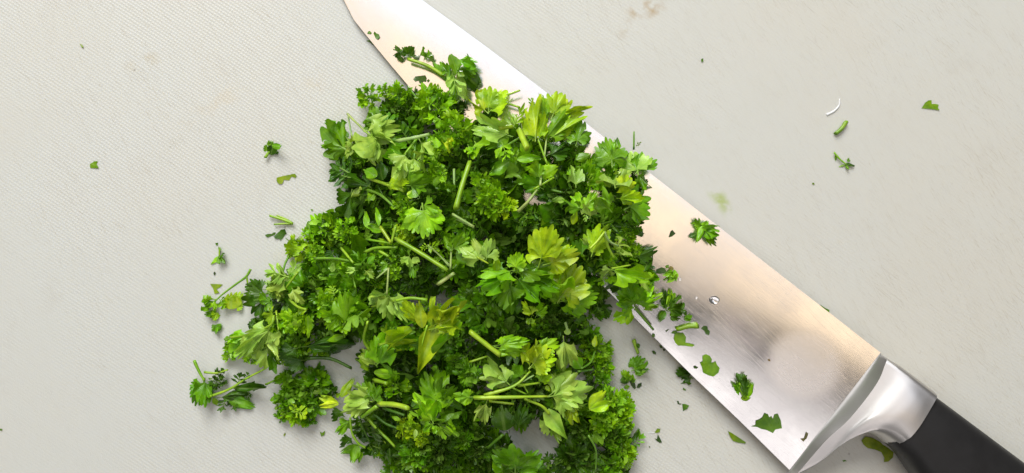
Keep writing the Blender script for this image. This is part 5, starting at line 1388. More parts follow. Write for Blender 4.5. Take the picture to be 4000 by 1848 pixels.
 [(63.08,2.68,7.82,1.137),(62.4,1.78,7.76,1.129),(61.5,0.58,7.66,1.11),(60.36,-0.92,7.53,1.08),(59.0,-2.72,7.37,1.037),(57.42,-4.83,7.17,0.978),(55.61,-7.23,6.94,0.903),(53.56,-9.95,6.67,0.808),(51.29,-12.98,6.36,0.694),(49.02,-16.01,6.04,0.57),(46.73,-19.05,5.71,0.438),(44.45,-22.1,5.37,0.299),(42.62,-24.55,5.1,0.182),(41.47,-26.08,4.93,0.107),(40.83,-26.94,4.83,0.064),(40.32,-27.61,4.75,0.03)],
 [(65.48,0.78,7.96,1.154),(64.79,-0.13,7.89,1.146),(63.88,-1.34,7.79,1.127),(62.74,-2.85,7.65,1.097),(61.37,-4.67,7.49,1.052),(59.77,-6.8,7.29,0.993),(57.94,-9.23,7.05,0.916),(55.88,-11.98,6.77,0.821),(53.59,-15.04,6.45,0.704),(51.3,-18.1,6.12,0.579),(49.0,-21.18,5.78,0.444),(46.7,-24.26,5.43,0.303),(44.85,-26.74,5.15,0.184),(43.69,-28.28,4.98,0.108),(43.04,-29.15,4.87,0.064),(42.53,-29.84,4.8,0.03)],
 [(67.87,-1.11,8.09,1.171),(67.18,-2.03,8.02,1.163),(66.26,-3.25,7.91,1.144),(65.11,-4.78,7.78,1.113),(63.73,-6.62,7.61,1.068),(62.12,-8.77,7.4,1.008),(60.28,-11.23,7.15,0.93),(58.2,-14.0,6.86,0.833),(55.89,-17.1,6.54,0.714),(53.58,-20.19,6.2,0.587),(51.26,-23.3,5.85,0.451),(48.94,-26.42,5.5,0.307),(47.08,-28.92,5.21,0.187),(45.91,-30.49,5.02,0.109),(45.26,-31.37,4.92,0.065),(44.75,-32.06,4.84,0.03)],
 [(70.26,-3.0,8.22,1.189),(69.57,-3.93,8.15,1.18),(68.64,-5.16,8.04,1.161),(67.48,-6.71,7.9,1.129),(66.09,-8.57,7.72,1.084),(64.46,-10.74,7.51,1.022),(62.61,-13.22,7.26,0.943),(60.52,-16.03,6.96,0.845),(58.19,-19.15,6.62,0.725),(55.86,-22.29,6.28,0.595),(53.52,-25.43,5.92,0.457),(51.18,-28.58,5.55,0.311),(49.31,-31.11,5.26,0.189),(48.13,-32.69,5.07,0.11),(47.47,-33.58,4.96,0.066),(46.96,-34.28,4.88,0.03)],
 [(72.65,-4.89,8.35,1.206),(71.95,-5.82,8.28,1.197),(71.01,-7.07,8.17,1.177),(69.85,-8.63,8.02,1.145),(68.45,-10.51,7.84,1.099),(66.81,-12.71,7.62,1.037),(64.94,-15.22,7.36,0.957),(62.83,-18.05,7.06,0.857),(60.49,-21.21,6.71,0.735),(58.14,-24.38,6.35,0.604),(55.79,-27.55,5.99,0.463),(53.43,-30.74,5.61,0.315),(51.53,-33.3,5.31,0.191),(50.35,-34.9,5.12,0.111),(49.69,-35.79,5.01,0.066),(49.16,-36.5,4.92,0.03)],
 [(75.04,-6.77,8.49,1.223),(74.33,-7.72,8.41,1.214),(73.39,-8.98,8.3,1.194),(72.21,-10.56,8.15,1.162),(70.8,-12.45,7.96,1.115),(69.15,-14.67,7.73,1.052),(67.27,-17.21,7.46,0.97),(65.15,-20.07,7.15,0.869),(62.78,-23.26,6.8,0.745),(60.42,-26.46,6.43,0.612),(58.05,-29.67,6.05,0.47),(55.67,-32.9,5.67,0.319),(53.76,-35.48,5.36,0.194),(52.57,-37.1,5.16,0.113),(51.9,-38.01,5.05,0.067),(51.37,-38.72,4.96,0.03)],
 [(77.42,-8.66,8.62,1.24),(76.71,-9.61,8.54,1.231),(75.76,-10.88,8.42,1.211),(74.58,-12.48,8.27,1.178),(73.15,-14.39,8.08,1.13),(71.49,-16.63,7.84,1.066),(69.6,-19.2,7.57,0.984),(67.46,-22.09,7.25,0.881),(65.08,-25.32,6.88,0.756),(62.69,-28.55,6.51,0.62),(60.3,-31.8,6.12,0.476),(57.91,-35.05,5.73,0.324),(55.99,-37.67,5.41,0.196),(54.79,-39.3,5.21,0.114),(54.11,-40.22,5.09,0.067),(53.58,-40.94,5.0,0.03)],
 [(79.81,-10.54,8.75,1.257),(79.09,-11.5,8.67,1.248),(78.13,-12.78,8.55,1.227),(76.94,-14.39,8.39,1.194),(75.51,-16.33,8.19,1.146),(73.84,-18.59,7.95,1.081),(71.93,-21.18,7.67,0.997),(69.78,-24.1,7.34,0.893),(67.38,-27.35,6.97,0.766),(64.98,-30.62,6.58,0.629),(62.58,-33.9,6.19,0.482),(60.17,-37.19,5.78,0.328),(58.23,-39.83,5.46,0.198),(57.02,-41.48,5.25,0.115),(56.34,-42.41,5.13,0.068),(55.81,-43.14,5.04,0.03)],
 [(82.18,-12.42,8.89,1.274),(81.46,-13.39,8.8,1.265),(80.5,-14.68,8.68,1.244),(79.3,-16.3,8.51,1.21),(77.87,-18.25,8.31,1.161),(76.19,-20.53,8.07,1.096),(74.27,-23.14,7.78,1.011),(72.1,-26.09,7.44,0.905),(69.7,-29.37,7.05,0.776),(67.29,-32.67,6.66,0.637),(64.87,-35.97,6.25,0.489),(62.45,-39.29,5.84,0.332),(60.5,-41.95,5.5,0.201),(59.29,-43.62,5.29,0.116),(58.6,-44.56,5.17,0.068),(58.07,-45.29,5.08,0.03)],
 [(84.57,-14.29,9.01,1.28),(83.84,-15.27,8.92,1.271),(82.88,-16.58,8.79,1.25),(81.67,-18.21,8.63,1.216),(80.22,-20.18,8.42,1.167),(78.54,-22.48,8.17,1.101),(76.61,-25.11,7.87,1.015),(74.43,-28.08,7.52,0.909),(72.02,-31.39,7.13,0.78),(69.59,-34.71,6.73,0.64),(67.16,-38.05,6.31,0.491),(64.73,-41.39,5.89,0.333),(62.77,-44.08,5.55,0.201),(61.55,-45.76,5.33,0.117),(60.86,-46.7,5.21,0.068),(60.33,-47.45,5.11,0.03)],
 [(86.95,-16.17,9.12,1.28),(86.22,-17.16,9.03,1.271),(85.25,-18.47,8.9,1.25),(84.04,-20.12,8.73,1.216),(82.58,-22.1,8.52,1.167),(80.89,-24.42,8.26,1.101),(78.95,-27.07,7.96,1.015),(76.76,-30.07,7.61,0.909),(74.33,-33.4,7.2,0.78),(71.9,-36.76,6.79,0.64),(69.45,-40.12,6.37,0.491),(67.01,-43.49,5.94,0.333),(65.04,-46.2,5.59,0.201),(63.81,-47.9,5.37,0.117),(63.12,-48.85,5.24,0.068),(62.58,-49.6,5.15,0.03)],
 [(89.32,-18.04,9.24,1.28),(88.59,-19.04,9.15,1.271),(87.62,-20.36,9.01,1.25),(86.4,-22.03,8.84,1.216),(84.94,-24.02,8.62,1.167),(83.24,-26.36,8.36,1.101),(81.29,-29.03,8.05,1.015),(79.09,-32.05,7.69,0.909),(76.65,-35.42,7.28,0.78),(74.2,-38.8,6.86,0.64),(71.75,-42.19,6.43,0.491),(69.29,-45.59,5.99,0.333),(67.31,-48.33,5.63,0.201),(66.08,-50.04,5.41,0.117),(65.38,-51.0,5.28,0.068),(64.84,-51.75,5.18,0.03)],
 [(91.7,-19.92,9.35,1.28),(90.96,-20.92,9.26,1.271),(89.98,-22.25,9.12,1.25),(88.76,-23.93,8.94,1.216),(87.29,-25.94,8.72,1.167),(85.58,-28.3,8.45,1.101),(83.62,-30.99,8.13,1.015),(81.42,-34.04,7.77,0.909),(78.96,-37.43,7.35,0.78),(76.5,-40.84,6.92,0.64),(74.04,-44.26,6.48,0.491),(71.56,-47.69,6.03,0.333),(69.58,-50.45,5.67,0.201),(68.34,-52.18,5.44,0.117),(67.64,-53.15,5.31,0.068),(67.09,-53.91,5.21,0.03)],
 [(94.07,-21.79,9.47,1.28),(93.33,-22.8,9.37,1.271),(92.35,-24.15,9.23,1.25),(91.12,-25.83,9.05,1.216),(89.65,-27.86,8.82,1.167),(87.93,-30.24,8.55,1.101),(85.96,-32.96,8.22,1.015),(83.74,-36.02,7.85,0.909),(81.28,-39.45,7.42,0.78),(78.81,-42.88,6.98,0.64),(76.33,-46.33,6.54,0.491),(73.84,-49.79,6.08,0.333),(71.85,-52.57,5.71,0.201),(70.6,-54.32,5.48,0.117),(69.9,-55.29,5.35,0.068),(69.35,-56.06,5.24,0.03)],
 [(96.44,-23.66,9.59,1.28),(95.7,-24.68,9.48,1.271),(94.71,-26.04,9.34,1.25),(93.47,-27.74,9.15,1.216),(91.99,-29.79,8.92,1.167),(90.26,-32.18,8.64,1.101),(88.29,-34.92,8.31,1.015),(86.06,-38.02,7.93,0.909),(83.58,-41.47,7.49,0.78),(81.09,-44.94,7.05,0.64),(78.6,-48.42,6.59,0.491),(76.1,-51.92,6.13,0.333),(74.1,-54.72,5.75,0.201),(72.84,-56.48,5.51,0.117),(72.14,-57.47,5.38,0.068),(71.58,-58.24,5.27,0.03)],
 [(98.81,-25.53,9.7,1.28),(98.06,-26.56,9.6,1.271),(97.07,-27.93,9.45,1.25),(95.82,-29.65,9.26,1.216),(94.33,-31.71,9.02,1.167),(92.59,-34.13,8.73,1.101),(90.61,-36.9,8.4,1.015),(88.36,-40.02,8.01,0.909),(85.87,-43.51,7.56,0.78),(83.37,-47.01,7.11,0.64),(80.86,-50.52,6.64,0.491),(78.35,-54.05,6.17,0.333),(76.33,-56.89,5.79,0.201),(75.07,-58.66,5.55,0.117),(74.36,-59.66,5.41,0.068),(73.8,-60.44,5.3,0.03)],
 [(101.17,-27.4,9.82,1.28),(100.42,-28.44,9.71,1.271),(99.42,-29.82,9.56,1.25),(98.17,-31.55,9.36,1.216),(96.67,-33.64,9.12,1.167),(94.92,-36.08,8.83,1.101),(92.92,-38.87,8.48,1.015),(90.67,-42.03,8.09,0.909),(88.16,-45.54,7.63,0.78),(85.65,-49.08,7.17,0.64),(83.13,-52.63,6.7,0.491),(80.6,-56.19,6.22,0.333),(78.57,-59.05,5.82,0.201),(77.3,-60.84,5.58,0.117),(76.59,-61.85,5.44,0.068),(76.02,-62.64,5.33,0.03)],
 [(103.53,-29.27,9.93,1.28),(102.78,-30.31,9.82,1.271),(101.77,-31.71,9.67,1.25),(100.52,-33.46,9.47,1.216),(99.01,-35.56,9.22,1.167),(97.25,-38.02,8.92,1.101),(95.24,-40.84,8.57,1.015),(92.98,-44.03,8.16,0.909),(90.45,-47.58,7.7,0.78),(87.92,-51.14,7.23,0.64),(85.39,-54.73,6.75,0.491),(82.84,-58.32,6.26,0.333),(80.8,-61.21,5.86,0.201),(79.53,-63.02,5.61,0.117),(78.81,-64.04,5.47,0.068),(78.24,-64.84,5.36,0.03)],
 [(105.89,-31.13,10.05,1.28),(105.13,-32.19,9.94,1.271),(104.12,-33.59,9.78,1.25),(102.86,-35.36,9.57,1.216),(101.35,-37.48,9.32,1.167),(99.58,-39.96,9.01,1.101),(97.56,-42.81,8.66,1.015),(95.28,-46.02,8.24,0.909),(92.74,-49.61,7.77,0.78),(90.2,-53.21,7.29,0.64),(87.65,-56.83,6.8,0.491),(85.09,-60.46,6.3,0.333),(83.04,-63.37,5.89,0.201),(81.75,-65.2,5.64,0.117),(81.03,-66.23,5.5,0.068),(80.46,-67.03,5.38,0.03)],
 [(108.25,-32.99,10.16,1.28),(107.49,-34.06,10.05,1.271),(106.47,-35.48,9.89,1.25),(105.2,-37.26,9.68,1.216),(103.68,-39.4,9.42,1.167),(101.9,-41.91,9.11,1.101),(99.87,-44.78,8.74,1.015),(97.58,-48.02,8.32,0.909),(95.03,-51.64,7.84,0.78),(92.47,-55.27,7.35,0.64),(89.91,-58.92,6.85,0.491),(87.34,-62.59,6.34,0.333),(85.27,-65.54,5.93,0.201),(83.98,-67.38,5.67,0.117),(83.25,-68.42,5.52,0.068),(82.68,-69.23,5.41,0.03)],
 [(110.61,-34.86,10.28,1.28),(109.84,-35.93,10.16,1.271),(108.82,-37.36,10.0,1.25),(107.54,-39.16,9.78,1.216),(106.01,-41.32,9.52,1.167),(104.23,-43.84,9.2,1.101),(102.19,-46.74,8.83,1.015),(99.88,-50.01,8.4,0.909),(97.32,-53.66,7.91,0.78),(94.75,-57.33,7.41,0.64),(92.17,-61.01,6.9,0.491),(89.59,-64.71,6.38,0.333),(87.52,-67.69,5.96,0.201),(86.22,-69.55,5.7,0.117),(85.49,-70.59,5.55,0.068),(84.91,-71.42,5.43,0.03)]]
FILLET_LINE = [(110.65,-34.88,10.28),(104.33,-43.83,9.21),(97.85,-53.04,8.0),(91.18,-62.19,6.72),(85.36,-71.11,5.49)]
CRISP_LINE = [(110.9,-36.66,13.8),(107.87,-43.63,13.8),(100.55,-53.85,12.8),(93.93,-61.14,11.0),(86.86,-71.07,8.4)]
JOINT_LINE = [(123.76,-47.33,17.4),(121.03,-51.56,17.5),(118.69,-55.24,17.4),(116.52,-58.3,17.1),(115.31,-59.49,16.8)]
TOP_LINE = [(110.9,-36.66,13.8),(114.4,-39.81,15.4),(117.58,-42.46,16.6),(121.03,-45.2,17.2),(123.76,-47.33,17.4)]
NOTCH_LINE = [(86.86,-71.07,8.4),(93.08,-66.82,10.4),(98.05,-61.66,12.6),(101.58,-58.89,14.0),(104.63,-57.22,15.0),(107.74,-56.16,16.0),(111.34,-56.87,16.5),(113.79,-58.32,16.7),(115.31,-59.49,16.8)]
HANDLE_TOP = [(128.05,-48.96,9),(154.15,-68.37,9.5),(181.13,-88.33,9.5),(208.52,-109.74,9),(224.86,-125.3,8)]
HANDLE_LOW = [(115.23,-63.95,9),(126.41,-79.08,9.5),(146.45,-97.58,9.5),(173.77,-121.72,9),(198.5,-145.46,8)]
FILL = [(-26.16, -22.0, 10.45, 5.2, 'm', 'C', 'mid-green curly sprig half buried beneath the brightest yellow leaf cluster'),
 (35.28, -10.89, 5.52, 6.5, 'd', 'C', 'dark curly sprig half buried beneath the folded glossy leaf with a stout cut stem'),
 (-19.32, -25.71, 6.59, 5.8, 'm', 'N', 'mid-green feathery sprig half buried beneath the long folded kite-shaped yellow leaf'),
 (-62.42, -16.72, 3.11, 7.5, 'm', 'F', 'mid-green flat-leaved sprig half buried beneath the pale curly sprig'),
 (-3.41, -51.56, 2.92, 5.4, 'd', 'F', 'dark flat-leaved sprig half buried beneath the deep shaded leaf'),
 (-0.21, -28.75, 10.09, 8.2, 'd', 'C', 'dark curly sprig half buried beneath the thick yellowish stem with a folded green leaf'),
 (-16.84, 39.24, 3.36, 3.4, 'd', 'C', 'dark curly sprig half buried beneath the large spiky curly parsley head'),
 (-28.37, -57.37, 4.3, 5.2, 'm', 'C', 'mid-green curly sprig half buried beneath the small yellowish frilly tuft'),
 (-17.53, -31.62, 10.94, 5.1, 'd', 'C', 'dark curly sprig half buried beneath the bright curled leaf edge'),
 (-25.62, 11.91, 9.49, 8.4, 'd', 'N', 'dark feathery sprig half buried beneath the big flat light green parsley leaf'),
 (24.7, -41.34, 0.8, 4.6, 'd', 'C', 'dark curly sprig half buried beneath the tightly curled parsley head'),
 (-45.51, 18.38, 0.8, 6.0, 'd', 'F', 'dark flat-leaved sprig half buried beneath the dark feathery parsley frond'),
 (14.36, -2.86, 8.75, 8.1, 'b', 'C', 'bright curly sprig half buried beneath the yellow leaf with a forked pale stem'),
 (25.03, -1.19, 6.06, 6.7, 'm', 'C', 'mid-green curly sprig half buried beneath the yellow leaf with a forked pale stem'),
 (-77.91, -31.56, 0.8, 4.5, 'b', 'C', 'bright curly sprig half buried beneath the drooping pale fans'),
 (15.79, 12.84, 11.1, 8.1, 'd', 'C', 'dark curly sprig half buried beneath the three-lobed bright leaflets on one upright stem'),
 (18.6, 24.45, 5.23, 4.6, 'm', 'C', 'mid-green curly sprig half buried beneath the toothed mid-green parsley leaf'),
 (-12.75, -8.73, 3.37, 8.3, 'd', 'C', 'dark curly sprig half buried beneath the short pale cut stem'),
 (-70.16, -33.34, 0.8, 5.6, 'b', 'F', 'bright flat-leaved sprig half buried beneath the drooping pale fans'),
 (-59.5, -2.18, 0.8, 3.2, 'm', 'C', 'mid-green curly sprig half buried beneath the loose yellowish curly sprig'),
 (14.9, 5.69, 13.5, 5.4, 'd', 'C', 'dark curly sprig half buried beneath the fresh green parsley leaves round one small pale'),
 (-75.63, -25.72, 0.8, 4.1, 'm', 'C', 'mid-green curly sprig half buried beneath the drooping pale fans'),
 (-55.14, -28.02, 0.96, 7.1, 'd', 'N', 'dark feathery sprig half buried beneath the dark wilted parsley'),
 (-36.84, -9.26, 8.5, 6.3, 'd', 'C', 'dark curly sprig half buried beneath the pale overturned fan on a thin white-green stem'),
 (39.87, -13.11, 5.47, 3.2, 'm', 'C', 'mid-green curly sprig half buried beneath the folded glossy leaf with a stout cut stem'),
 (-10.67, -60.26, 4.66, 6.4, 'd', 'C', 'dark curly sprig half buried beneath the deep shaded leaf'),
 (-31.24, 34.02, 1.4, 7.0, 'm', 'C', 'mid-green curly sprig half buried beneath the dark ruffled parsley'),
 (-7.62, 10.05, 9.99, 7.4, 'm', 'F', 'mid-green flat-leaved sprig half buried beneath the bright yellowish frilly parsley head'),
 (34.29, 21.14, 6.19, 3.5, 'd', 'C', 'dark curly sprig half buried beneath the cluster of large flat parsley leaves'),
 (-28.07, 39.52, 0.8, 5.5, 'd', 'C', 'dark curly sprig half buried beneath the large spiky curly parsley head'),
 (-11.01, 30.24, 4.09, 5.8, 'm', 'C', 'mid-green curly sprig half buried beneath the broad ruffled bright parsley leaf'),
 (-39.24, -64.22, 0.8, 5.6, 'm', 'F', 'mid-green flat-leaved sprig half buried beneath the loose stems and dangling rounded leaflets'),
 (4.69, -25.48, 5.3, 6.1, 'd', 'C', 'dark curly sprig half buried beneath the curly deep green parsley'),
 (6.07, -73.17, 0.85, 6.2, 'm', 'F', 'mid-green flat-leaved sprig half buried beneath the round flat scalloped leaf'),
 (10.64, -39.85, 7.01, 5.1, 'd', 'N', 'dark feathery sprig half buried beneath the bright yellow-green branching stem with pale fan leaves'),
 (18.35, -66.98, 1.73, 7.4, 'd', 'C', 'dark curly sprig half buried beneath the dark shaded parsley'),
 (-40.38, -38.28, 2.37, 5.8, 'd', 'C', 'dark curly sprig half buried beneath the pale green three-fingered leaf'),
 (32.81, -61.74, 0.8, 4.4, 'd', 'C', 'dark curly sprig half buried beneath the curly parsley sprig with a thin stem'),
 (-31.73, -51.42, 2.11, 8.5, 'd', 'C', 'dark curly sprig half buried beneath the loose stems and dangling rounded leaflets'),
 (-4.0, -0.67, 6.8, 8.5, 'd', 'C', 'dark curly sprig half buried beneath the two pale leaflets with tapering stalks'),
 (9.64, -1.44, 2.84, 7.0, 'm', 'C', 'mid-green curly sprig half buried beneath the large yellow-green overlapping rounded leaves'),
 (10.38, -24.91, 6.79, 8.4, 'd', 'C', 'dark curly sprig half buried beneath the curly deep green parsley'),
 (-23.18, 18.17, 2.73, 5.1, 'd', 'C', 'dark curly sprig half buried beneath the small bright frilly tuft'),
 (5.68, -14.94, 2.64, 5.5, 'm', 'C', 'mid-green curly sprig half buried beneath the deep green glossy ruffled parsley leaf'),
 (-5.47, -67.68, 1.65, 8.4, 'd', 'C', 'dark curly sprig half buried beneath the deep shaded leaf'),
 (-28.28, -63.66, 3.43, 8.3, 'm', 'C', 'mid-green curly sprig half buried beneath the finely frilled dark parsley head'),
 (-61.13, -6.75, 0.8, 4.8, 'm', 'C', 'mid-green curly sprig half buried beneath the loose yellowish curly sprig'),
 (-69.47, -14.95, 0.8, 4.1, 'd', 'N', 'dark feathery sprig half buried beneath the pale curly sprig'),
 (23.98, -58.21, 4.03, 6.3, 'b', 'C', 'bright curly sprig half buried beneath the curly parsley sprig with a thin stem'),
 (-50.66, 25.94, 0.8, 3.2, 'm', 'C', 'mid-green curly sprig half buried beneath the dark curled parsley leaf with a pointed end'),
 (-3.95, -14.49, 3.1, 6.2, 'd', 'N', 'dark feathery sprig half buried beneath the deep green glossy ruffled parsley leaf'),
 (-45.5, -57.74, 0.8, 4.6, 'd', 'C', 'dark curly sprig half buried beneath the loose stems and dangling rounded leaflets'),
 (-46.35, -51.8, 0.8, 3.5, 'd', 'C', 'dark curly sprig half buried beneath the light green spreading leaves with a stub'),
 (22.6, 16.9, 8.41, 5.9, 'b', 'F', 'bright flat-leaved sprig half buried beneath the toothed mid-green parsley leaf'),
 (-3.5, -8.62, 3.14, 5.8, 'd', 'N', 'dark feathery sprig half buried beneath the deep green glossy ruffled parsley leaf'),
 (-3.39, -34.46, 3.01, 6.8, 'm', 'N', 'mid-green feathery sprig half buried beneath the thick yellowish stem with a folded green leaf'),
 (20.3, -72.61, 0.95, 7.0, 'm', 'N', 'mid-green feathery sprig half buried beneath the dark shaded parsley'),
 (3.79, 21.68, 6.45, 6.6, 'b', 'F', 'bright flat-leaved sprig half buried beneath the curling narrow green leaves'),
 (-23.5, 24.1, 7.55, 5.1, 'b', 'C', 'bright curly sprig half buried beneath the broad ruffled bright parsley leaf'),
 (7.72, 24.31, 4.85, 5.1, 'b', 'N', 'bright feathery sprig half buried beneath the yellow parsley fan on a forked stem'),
 (-51.25, 3.88, 0.8, 4.0, 'm', 'F', 'mid-green flat-leaved sprig half buried beneath the wide curly parsley head'),
 (-5.45, -46.97, 3.11, 6.4, 'd', 'C', 'dark curly sprig half buried beneath the bright yellow-green branching stem with pale fan leaves'),
 (-37.05, -23.83, 2.4, 5.8, 'd', 'C', 'dark curly sprig half buried beneath the pale green three-fingered leaf'),
 (29.93, -52.45, 0.8, 4.1, 'd', 'C', 'dark curly sprig half buried beneath the large tightly curled dense parsley head'),
 (-1.82, -41.67, 6.3, 6.1, 'd', 'C', 'dark curly sprig half buried beneath the bright yellow-green branching stem with pale fan leaves'),
 (-15.73, -51.28, 2.94, 8.0, 'm', 'C', 'mid-green curly sprig half buried beneath the glossy deep green leaf with pale-edged pointed lobes'),
 (25.83, 3.41, 10.0, 6.7, 'm', 'N', 'mid-green feathery sprig half buried beneath the yellow leaf with a forked pale stem'),
 (-56.89, -18.34, 6.05, 6.2, 'm', 'C', 'mid-green curly sprig half buried beneath the bright rosette of pointed leaflets with pale tips'),
 (25.15, -22.88, 0.8, 3.5, 'm', 'C', 'mid-green curly sprig half buried beneath the shaded leaf'),
 (-45.78, -0.55, 2.01, 8.3, 'm', 'C', 'mid-green curly sprig half buried beneath the long thick parsley stem'),
 (25.2, -64.98, 2.53, 8.3, 'd', 'N', 'dark feathery sprig half buried beneath the curly parsley sprig with a thin stem'),
 (-10.78, 21.44, 6.97, 6.8, 'd', 'C', 'dark curly sprig half buried beneath the long cut parsley stem'),
 (-15.61, -15.39, 7.18, 6.1, 'd', 'N', 'dark feathery sprig half buried beneath the short pale cut stem'),
 (-14.95, -4.42, 12.08, 7.5, 'm', 'C', 'mid-green curly sprig half buried beneath the two pale leaflets with tapering stalks'),
 (-51.14, -11.91, 3.45, 5.3, 'm', 'N', 'mid-green feathery sprig half buried beneath the deep shaded curly parsley'),
 (-23.06, 7.17, 10.32, 6.7, 'd', 'C', 'dark curly sprig half buried beneath the big flat light green parsley leaf'),
 (-62.07, -30.11, 0.83, 6.8, 'b', 'N', 'bright feathery sprig half buried beneath the dark wilted parsley'),
 (4.06, 6.6, 9.76, 5.0, 'm', 'N', 'mid-green feathery sprig half buried beneath the bright yellowish frilly parsley head'),
 (-39.76, -30.05, 3.34, 6.7, 'm', 'C', 'mid-green curly sprig half buried beneath the olive folded leaf with a thin stalk'),
 (-36.42, -4.45, 7.78, 5.3, 'b', 'C', 'bright curly sprig half buried beneath the long thick parsley stem'),
 (-16.7, 26.83, 3.56, 7.2, 'b', 'C', 'bright curly sprig half buried beneath the broad ruffled bright parsley leaf'),
 (-2.27, -18.92, 3.01, 6.5, 'm', 'F', 'mid-green flat-leaved sprig half buried beneath the deep green glossy ruffled parsley leaf'),
 (32.4, 7.46, 5.95, 5.8, 'm', 'C', 'mid-green curly sprig half buried beneath the cluster of large flat parsley leaves'),
 (22.97, -5.44, 7.94, 5.7, 'd', 'C', 'dark curly sprig half buried beneath the yellow leaf with a forked pale stem'),
 (-33.14, -37.76, 5.9, 6.2, 'd', 'C', 'dark curly sprig half buried beneath the light green spreading leaves with a stub'),
 (-19.89, -47.25, 2.88, 8.0, 'd', 'C', 'dark curly sprig half buried beneath the glossy deep green leaf with pale-edged pointed lobes'),
 (24.7, -76.63, 0.8, 4.3, 'm', 'C', 'mid-green curly sprig half buried beneath the curly parsley sprig with a thin stem'),
 (-25.1, -46.99, 8.6, 7.3, 'm', 'C', 'mid-green curly sprig half buried beneath the glossy deep green leaf with pale-edged pointed lobes'),
 (-42.86, -10.97, 7.35, 8.4, 'b', 'C', 'bright curly sprig half buried beneath the bluish green toothed parsley rosette'),
 (11.82, -49.82, 2.32, 7.5, 'd', 'N', 'dark feathery sprig half buried beneath the bright yellow-green branching stem with pale fan leaves'),
 (6.0, -47.21, 5.51, 7.9, 'd', 'C', 'dark curly sprig half buried beneath the bright yellow-green branching stem with pale fan leaves'),
 (-53.36, -3.09, 0.8, 6.0, 'd', 'C', 'dark curly sprig half buried beneath the bluish green toothed parsley rosette'),
 (-37.39, 34.73, 1.1, 7.8, 'm', 'C', 'mid-green curly sprig half buried beneath the bright curly parsley head'),
 (-38.18, 11.2, 4.82, 8.0, 'm', 'N', 'mid-green feathery sprig half buried beneath the shaded parsley sprig drooping onto the board'),
 (-29.09, -12.11, 10.58, 5.9, 'd', 'C', 'dark curly sprig half buried beneath the small twisted pale leaves'),
 (-17.58, -69.62, 2.21, 5.9, 'm', 'C', 'mid-green curly sprig half buried beneath the deep shaded leaf'),
 (8.72, -11.09, 8.51, 7.2, 'm', 'N', 'mid-green feathery sprig half buried beneath the large yellow-green overlapping rounded leaves'),
 (-6.87, 32.31, 3.81, 5.8, 'd', 'C', 'dark curly sprig half buried beneath the small chopped stem'),
 (-27.99, -35.77, 4.95, 5.9, 'd', 'F', 'dark flat-leaved sprig half buried beneath the long folded kite-shaped yellow leaf'),
 (-9.57, -5.21, 7.13, 6.3, 'b', 'C', 'bright curly sprig half buried beneath the two pale leaflets with tapering stalks'),
 (16.25, -19.09, 2.72, 8.1, 'd', 'C', 'dark curly sprig half buried beneath the large fan-shaped light green leaf with rounded teeth'),
 (10.26, 16.84, 7.47, 7.3, 'd', 'C', 'dark curly sprig half buried beneath the three-lobed bright leaflets on one upright stem'),
 (17.19, -30.94, 1.26, 6.5, 'd', 'F', 'dark flat-leaved sprig half buried beneath the curly deep green parsley'),
 (12.85, 22.94, 5.43, 5.7, 'm', 'N', 'mid-green feathery sprig half buried beneath the toothed mid-green parsley leaf'),
 (-30.05, 14.42, 8.08, 7.7, 'm', 'N', 'mid-green feathery sprig half buried beneath the flat green leaf with a long yellow-green stalk'),
 (20.2, 0.96, 6.33, 8.2, 'm', 'C', 'mid-green curly sprig half buried beneath the yellow leaf with a forked pale stem'),
 (-0.25, -76.49, 0.8, 4.4, 'm', 'F', 'mid-green flat-leaved sprig half buried beneath the round flat scalloped leaf'),
 (-43.11, -20.95, 6.95, 7.7, 'm', 'C', 'mid-green curly sprig half buried beneath the pale green three-fingered leaf'),
 (-29.93, 0.93, 5.52, 5.8, 'd', 'C', 'dark curly sprig half buried beneath the small twisted pale leaves'),
 (-39.77, -43.56, 1.13, 5.3, 'd', 'C', 'dark curly sprig half buried beneath the light green spreading leaves with a stub'),
 (18.83, 8.59, 12.53, 7.6, 'd', 'C', 'dark curly sprig half buried beneath the fresh green parsley leaves round one small pale'),
 (-37.95, 1.65, 6.37, 5.7, 'd', 'C', 'dark curly sprig half buried beneath the long thick parsley stem'),
 (-60.55, -22.96, 5.24, 6.5, 'm', 'C', 'mid-green curly sprig half buried beneath the light green curly tuft'),
 (29.37, 11.61, 7.42, 5.2, 'd', 'C', 'dark curly sprig half buried beneath the cluster of large flat parsley leaves'),
 (-0.85, 15.96, 7.92, 8.0, 'm', 'F', 'mid-green flat-leaved sprig half buried beneath the curling narrow green leaves'),
 (-34.03, 4.75, 7.49, 6.4, 'm', 'C', 'mid-green curly sprig half buried beneath the long thick parsley stem'),
 (34.08, -4.15, 5.43, 4.9, 'b', 'C', 'bright curly sprig half buried beneath the small dark fringe of curly leaves'),
 (22.83, -36.21, 0.8, 5.0, 'b', 'N', 'bright feathery sprig half buried beneath the tightly curled parsley head'),
 (-30.77, 28.19, 6.36, 6.9, 'm', 'F', 'mid-green flat-leaved sprig half buried beneath the pale cut parsley stem'),
 (11.46, -76.72, 0.8, 4.2, 'd', 'C', 'dark curly sprig half buried beneath the dark shaded parsley'),
 (-37.34, 26.05, 1.59, 6.9, 'd', 'C', 'dark curly sprig half buried beneath the pale cut parsley stem'),
 (21.5, -12.76, 2.15, 7.7, 'm', 'C', 'mid-green curly sprig half buried beneath the folded glossy leaf with a stout cut stem'),
 (-37.56, -51.87, 3.7, 5.2, 'd', 'N', 'dark feathery sprig half buried beneath the loose stems and dangling rounded leaflets'),
 (28.58, -17.4, 0.8, 3.4, 'm', 'C', 'mid-green curly sprig half buried beneath the shaded leaf'),
 (-51.78, -19.61, 2.07, 6.9, 'm', 'C', 'mid-green curly sprig half buried beneath the bright rosette of pointed leaflets with pale tips'),
